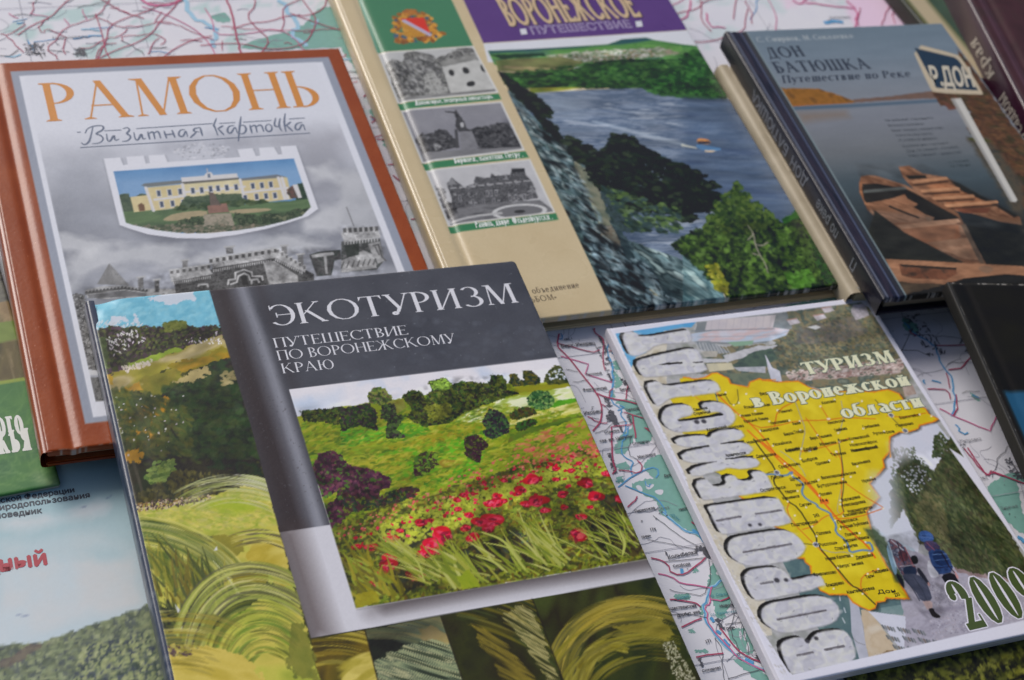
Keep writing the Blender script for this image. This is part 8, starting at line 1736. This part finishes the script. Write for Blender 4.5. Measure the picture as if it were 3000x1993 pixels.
# ---------------------------------------------------------------- pale reserve booklet and green booklet (left), black, maroon, cream books (right), mottled booklet
def build_others():
    # pale booklet
    bk = Book('pale_booklet', 'pale blue booklet with black and red lettering, under the poppy book at lower left', FN, .21, .30, board=.0004, corner=.001, edge_round=.0006, warp=.0002, cat='booklet')
    cv = Canvas(FN, 0, 210, -300, 0, .85, .95, (176, 196, 204))
    k = np.clip((-cv.Y - 50) / 120, 0, 1)[..., None]
    cv.C = (np.array([152, 184, 190.]) * (1 - k) + np.array([206, 212, 220.]) * k).astype(np.float32)
    def G(p, c, **q): cv.fill('g', p, c, **q)
    for P_, a in (([(0, 500), (150, 460), (480, 440), (700, 390), (680, 420), (460, 500), (200, 560), (0, 540)], .8), ([(440, 430), (600, 390), (690, 400), (560, 440)], .8), ([(0, 640), (300, 600), (700, 560), (900, 700), (500, 700), (0, 760)], .4), ([(0, 820), (600, 740), (950, 720), (980, 1060), (0, 1300)], .7), ([(520, 1060), (600, 1050), (600, 1070), (480, 1080)], .6)):
        G(P_, [(206, 204, 204), (196, 206, 212)], ns=10, soft=7, rough=5, rs=12, alpha=a)
    G([(-300, 1440), (0, 1355), (100, 1320), (300, 1310), (400, 1270), (600, 1210), (760, 1180), (860, 1120), (1000, 1070), (1900, 860), (3600, 700), (4200, 5200), (-900, 5200), (-900, 1600)], [(96, 108, 84), (120, 132, 100), (76, 88, 76), (136, 146, 112)], ns=7, rough=2.4, rs=5, seed=3)
    cv.dabs('g', [(0, 1360), (300, 1315), (1000, 1080), (1100, 1568), (0, 1568)], 1300, [(84, 96, 80), (130, 142, 106), (70, 80, 84), (110, 120, 90), (150, 158, 120)], 1.3, 1.4, 20, 60, alpha=.65, seed=4)
    cv.dabs('g', [(560, 1350), (1000, 1250), (1100, 1568), (500, 1568)], 330, [(56, 66, 84), (60, 76, 70), (150, 160, 110), (166, 172, 124)], 1.0, 1.4, 60, 60, alpha=.75, seed=5)
    G([(0, 1440), (100, 1400), (220, 1330), (330, 1320), (240, 1370), (60, 1480), (0, 1480)], [(110, 92, 88), (96, 84, 80)], ns=3, rough=1.6, alpha=.7)
    for P_ in ([(720, 340), (755, 325)], [(556, 404), (575, 396)], [(120, 1130), (190, 1137)]): cv.line('g', P_, .35, (96, 110, 150), alpha=.8)
    cv.grain(2, 1.0)
    bk.cover(cv, print_mat('booklet_print', .42, bump=.05))
    bk.body(ink_mat('booklet_fold', (190, 198, 204), .5), page_mat('booklet_leaves', (190, 190, 190)), hard=False, bulge=.0004)
    it = [sans_on(FN, b_, 'g', p, q, bold=0.0) for b_, p, q in (('Российской Федерации', (-215, 405), (503, 300)), ('и природопользования', (-140, 442), (608, 336)), ('заповедник', (-100, 488), (284, 440)))]
    place_sans(it, 'black_lettering', bk.zsurf, bk.root, ink_mat('soft_black_ink', (62, 70, 80), .4), kind='stuff', grow=.14)
    place_sans([sans_on(FN, 'природный', 'g', (-640, 935), (316, 788), bold=0.0)], 'red_lettering', bk.zsurf, bk.root, ink_mat('crimson_ink', (168, 60, 72), .4), kind='stuff', grow=.4)

    # green booklet
    bk = Book('green_booklet', 'green booklet with reedy river photograph and white letters, at the left edge', FG, .15, .21, board=.0004, corner=.001, edge_round=.0006, cat='booklet')
    cv = Canvas(FG, 0, 150, -210, 0, .85, .95, (84, 120, 76))
    def D(p, c, **q): cv.fill('d', p, c, **q)
    D([(-4000, -3500), (900, -3500), (900, 1060), (-4000, 1900)], [(150, 140, 100), (120, 120, 80), (170, 160, 120)], ns=10, st=3)
    D([(-4000, -3500), (900, -3500), (900, 60), (-4000, 900)], [(150, 160, 170), (130, 140, 150)], ns=10, st=3)
    D([(-60, 225), (60, 205), (60, 225), (-60, 250)], (190, 180, 140)); D([(-200, 250), (60, 225), (110, 560), (-200, 600)], [(84, 84, 84), (110, 110, 100), (70, 70, 70)], ns=4, rough=1)
    D([(-200, 560), (110, 500), (150, 740), (-200, 780)], [(130, 110, 80), (150, 130, 96), (110, 100, 70)], ns=4)
    D([(-200, 690), (110, 640), (130, 770), (-200, 830)], [(104, 124, 60), (120, 140, 70)], ns=4, rough=1.5)
    D([(-200, 830), (140, 770), (190, 1030), (-200, 1070)], [(84, 74, 50), (100, 90, 56), (70, 66, 44)], ns=5, ang=80, st=3)
    for P_ in ([(50, 840), (100, 1040)], [(0, 880), (12, 900)], [(70, 860), (84, 960)]): cv.line('d', P_, .5, (150, 134, 104), alpha=.7)
    D([(-4000, 1900), (-900, 1220), (0, 1068), (195, 1036), (600, 980), (900, 3500), (-4000, 3500)], [(60, 108, 62), (76, 122, 66), (56, 100, 66)], ns=14, seed=4)
    cv.line('d', [(-900, 1220), (0, 1064), (195, 1034), (300, 1020)], 1.8, (140, 156, 66), sm=0)
    cv.blades('g', [(-600, 60), (400, 40), (410, 260), (-600, 330)], 90, [(120, 156, 92), (90, 134, 76), (140, 170, 110)], 16, .7, 40, 60, .6, alpha=.35, seed=5)
    cv.blades('d', [(-300, 1300), (240, 1250), (260, 1560), (-300, 1560)], 60, [(110, 150, 80), (90, 134, 76)], 18, .6, 50, 50, .6, alpha=.3, seed=6)
    cv.fill('g', [(240, 180), (420, 200), (420, 262), (300, 290)], (150, 160, 130), soft=8, alpha=.5)
    cv.grain(2, 1)
    bk.cover(cv, print_mat('green_booklet_print', .4))
    bk.body(ink_mat('green_fold', (150, 160, 140), .5), page_mat('booklet_leaves_grey', (176, 178, 168), 2600), hard=False, bulge=.0004)
    S = Serif(T=.20, t=.07, sf=.06, sh=.06, xh=.95, cond=.72)
    P = serif_on(FG, S, 'Донского', 'd', (-330, 1490), (165, 1412), h=12.5, gap=.05) + serif_on(FG, S, 'Белогорья', 'd', (-420, 1630), (210, 1516), h=12.5, gap=.05) if 0 else \
        serif_on(FG, S, 'ого', 'd', (-8, 1432), (166, 1408), h=11.0, gap=.1) + serif_on(FG, S, 'жья', 'd', (-25, 1550), (215, 1516), h=12.5, gap=.1)
    flat_mesh('title_lettering', thicken(P, .2, 4), bk.zsurf, bk.root, ink_mat('white_title_ink', (214, 216, 210), .4), kind='stuff')

    # black book over the river book's foot
    bk = Book('hardback_book', 'plain black hardback with a blue panel, at the right edge over the river book', FK, .150, .215, board=.0022, corner=.0012, groove=(.008, .0022, .0005), edge_round=.001)
    cv = Canvas(FK, 0, 150, -215, 0, 1.2, 1.5, (32, 31, 27))
    cv.C[:] = cv.ink((slice(None), slice(None)), [(30, 29, 25), (36, 35, 30)], ns=20)
    q = FK.L('r', [(797, 957)])[0]
    cv.fill(None, [(q[0] + 2, q[1]), (200, q[1]), (200, -190), (q[0] + 2, -190)], [(40, 82, 112), (46, 90, 122)], ns=20)
    bk.cover(cv, print_mat('black_laminate', .5, bump=.08, spec=.18))
    bk.body(ink_mat('black_board', (24, 23, 20), .65), page_mat('black_book_pages', (120, 112, 100)), bulge=.001)

    # maroon album
    bk = Book('hardback_book', 'thick maroon hardback with silver script on its spine, upper right', FY, .20, .30, board=.003, corner=.0015, groove=(.0125, .003, .0012), edge_round=.0016)
    cv = Canvas(FY, 0, 200, -300, 0, 1.4, 1.6, (62, 36, 42))
    cv.C[:] = cv.ink((slice(None), slice(None)), [(58, 36, 40), (68, 40, 46), (60, 42, 42)], ns=12)
    for x in (6.5, 9.0): cv.fill(None, [(x, 2), (x + 1.0, 2), (x + 1.0, -300), (x, -300)], (104, 78, 96), soft=.8, alpha=.7)
    bk.cover(cv, print_mat('maroon_cloth', .5, bump=.2, scale=500, spec=.3))
    bk.body(ink_mat('maroon_board', (54, 30, 44), .32, coat=.2), page_mat('maroon_pages', (150, 140, 124)), bulge=.0018)
    S = Serif(T=.13, t=.06, sf=.05, sh=.05, xh=.7)
    V, F = [], []
    def sp(body, y0, y1, z0, h):
        P, w = S.text(body, .05); sc_ = (y1 - y0) / w
        pl = [np.stack([(p[:, 0] + p[:, 1] * .25) * sc_, p[:, 1] * h], -1) * 1000 for p in P]
        VV, FF = [], []
        for p in pl:
            q = np.roll(p, -1, 0)
            if (p[:, 0] * q[:, 1] - q[:, 0] * p[:, 1]).sum() < 0: p = p[::-1]
            b = len(VV); VV += [Vector((float(a), float(c))) for a, c in p]; FF.append(list(range(b, b + len(p))))
        r = cdt(VV, [], FF, 1, 1e-4); b = len(V)
        for p in r[0]: V.append((-.00195, y0 + p.x / 1000, z0 - p.y / 1000))
        for f_, og in zip(r[2], r[5]):
            if og: F.append(tuple(i + b for i in f_))
    sp('Усадьбы', -.178, -.138, .0225, .0100); sp('края', -.122, -.086, .0225, .0100)
    me = bpy.data.meshes.new('spine_lettering'); me.from_pydata(V, [], F)
    link('spine_lettering', me, ink_mat('silver_script_ink', (176, 168, 158), .35), bk.root, 'stuff')

    # cream and green book behind
    bk = Book('hardback_book', 'cream and dark green hardback peeping out behind the river book and the maroon one', FC, .14, .20, board=.002, corner=.001, edge_round=.001)
    cv = Canvas(FC, 0, 140, -200, 0, 1.5, 1.5, (24, 60, 46))
    cv.C[:] = cv.ink((slice(None), slice(None)), [(22, 58, 44), (28, 66, 50)], ns=10)
    cv.fill(None, [(-1, 2), (3, 2), (3, -202), (-1, -202)], (84, 84, 40)); cv.fill(None, [(3, 2), (15.5, 2), (15.5, -202), (3, -202)], (176, 162, 134)); cv.fill(None, [(15.5, 2), (17, 2), (17, -202), (15.5, -202)], (130, 124, 84), soft=1)
    bk.cover(cv, print_mat('green_cloth', .4))
    bk.body(ink_mat('olive_board', (40, 44, 34), .4), page_mat('cream_pages', (176, 162, 134)))

    # mottled booklet under the brochure
    bk = Book('mottled_booklet', 'dark booklet with mottled green leafy cover, under the foot of the brochure', FS, .19, .14, board=.0004, corner=.001, edge_round=.0005, cat='booklet')
    cv = Canvas(FS, 0, 190, -140, 0, .8, .9, (44, 46, 30))
    cv.C[:] = cv.ink((slice(None), slice(None)), [(26, 28, 20), (48, 50, 28), (34, 34, 24), (80, 84, 36)], ns=4, con=2)
    cv.dabs('i', [(1000, 1500), (2306, 1250), (2600, 1700), (900, 1800)], 900, [(96, 100, 40), (130, 130, 54), (60, 64, 30), (28, 28, 20), (110, 112, 50), (40, 40, 26)], 1.5, 1.6, 20, 90, alpha=.7, seed=4)
    cv.line('i', [(2200, 1580), (2320, 1535)], 1.6, (16, 14, 14), sm=0)
    bk.cover(cv, print_mat('mottled_print', .4))
    bk.body(ink_mat('mottled_fold', (40, 40, 28), .5), page_mat('mottled_leaves', (120, 118, 100)), hard=False, bulge=.0004)
import time as _t
_t0 = _t.time()
for fn in ('build_table', 'build_map', 'build_ramon', 'build_album', 'build_river', 'build_brochure', 'build_eco', 'build_others'):
    if fn in globals():
        globals()[fn]()
        print('built', fn, round(_t.time() - _t0, 1), 's')
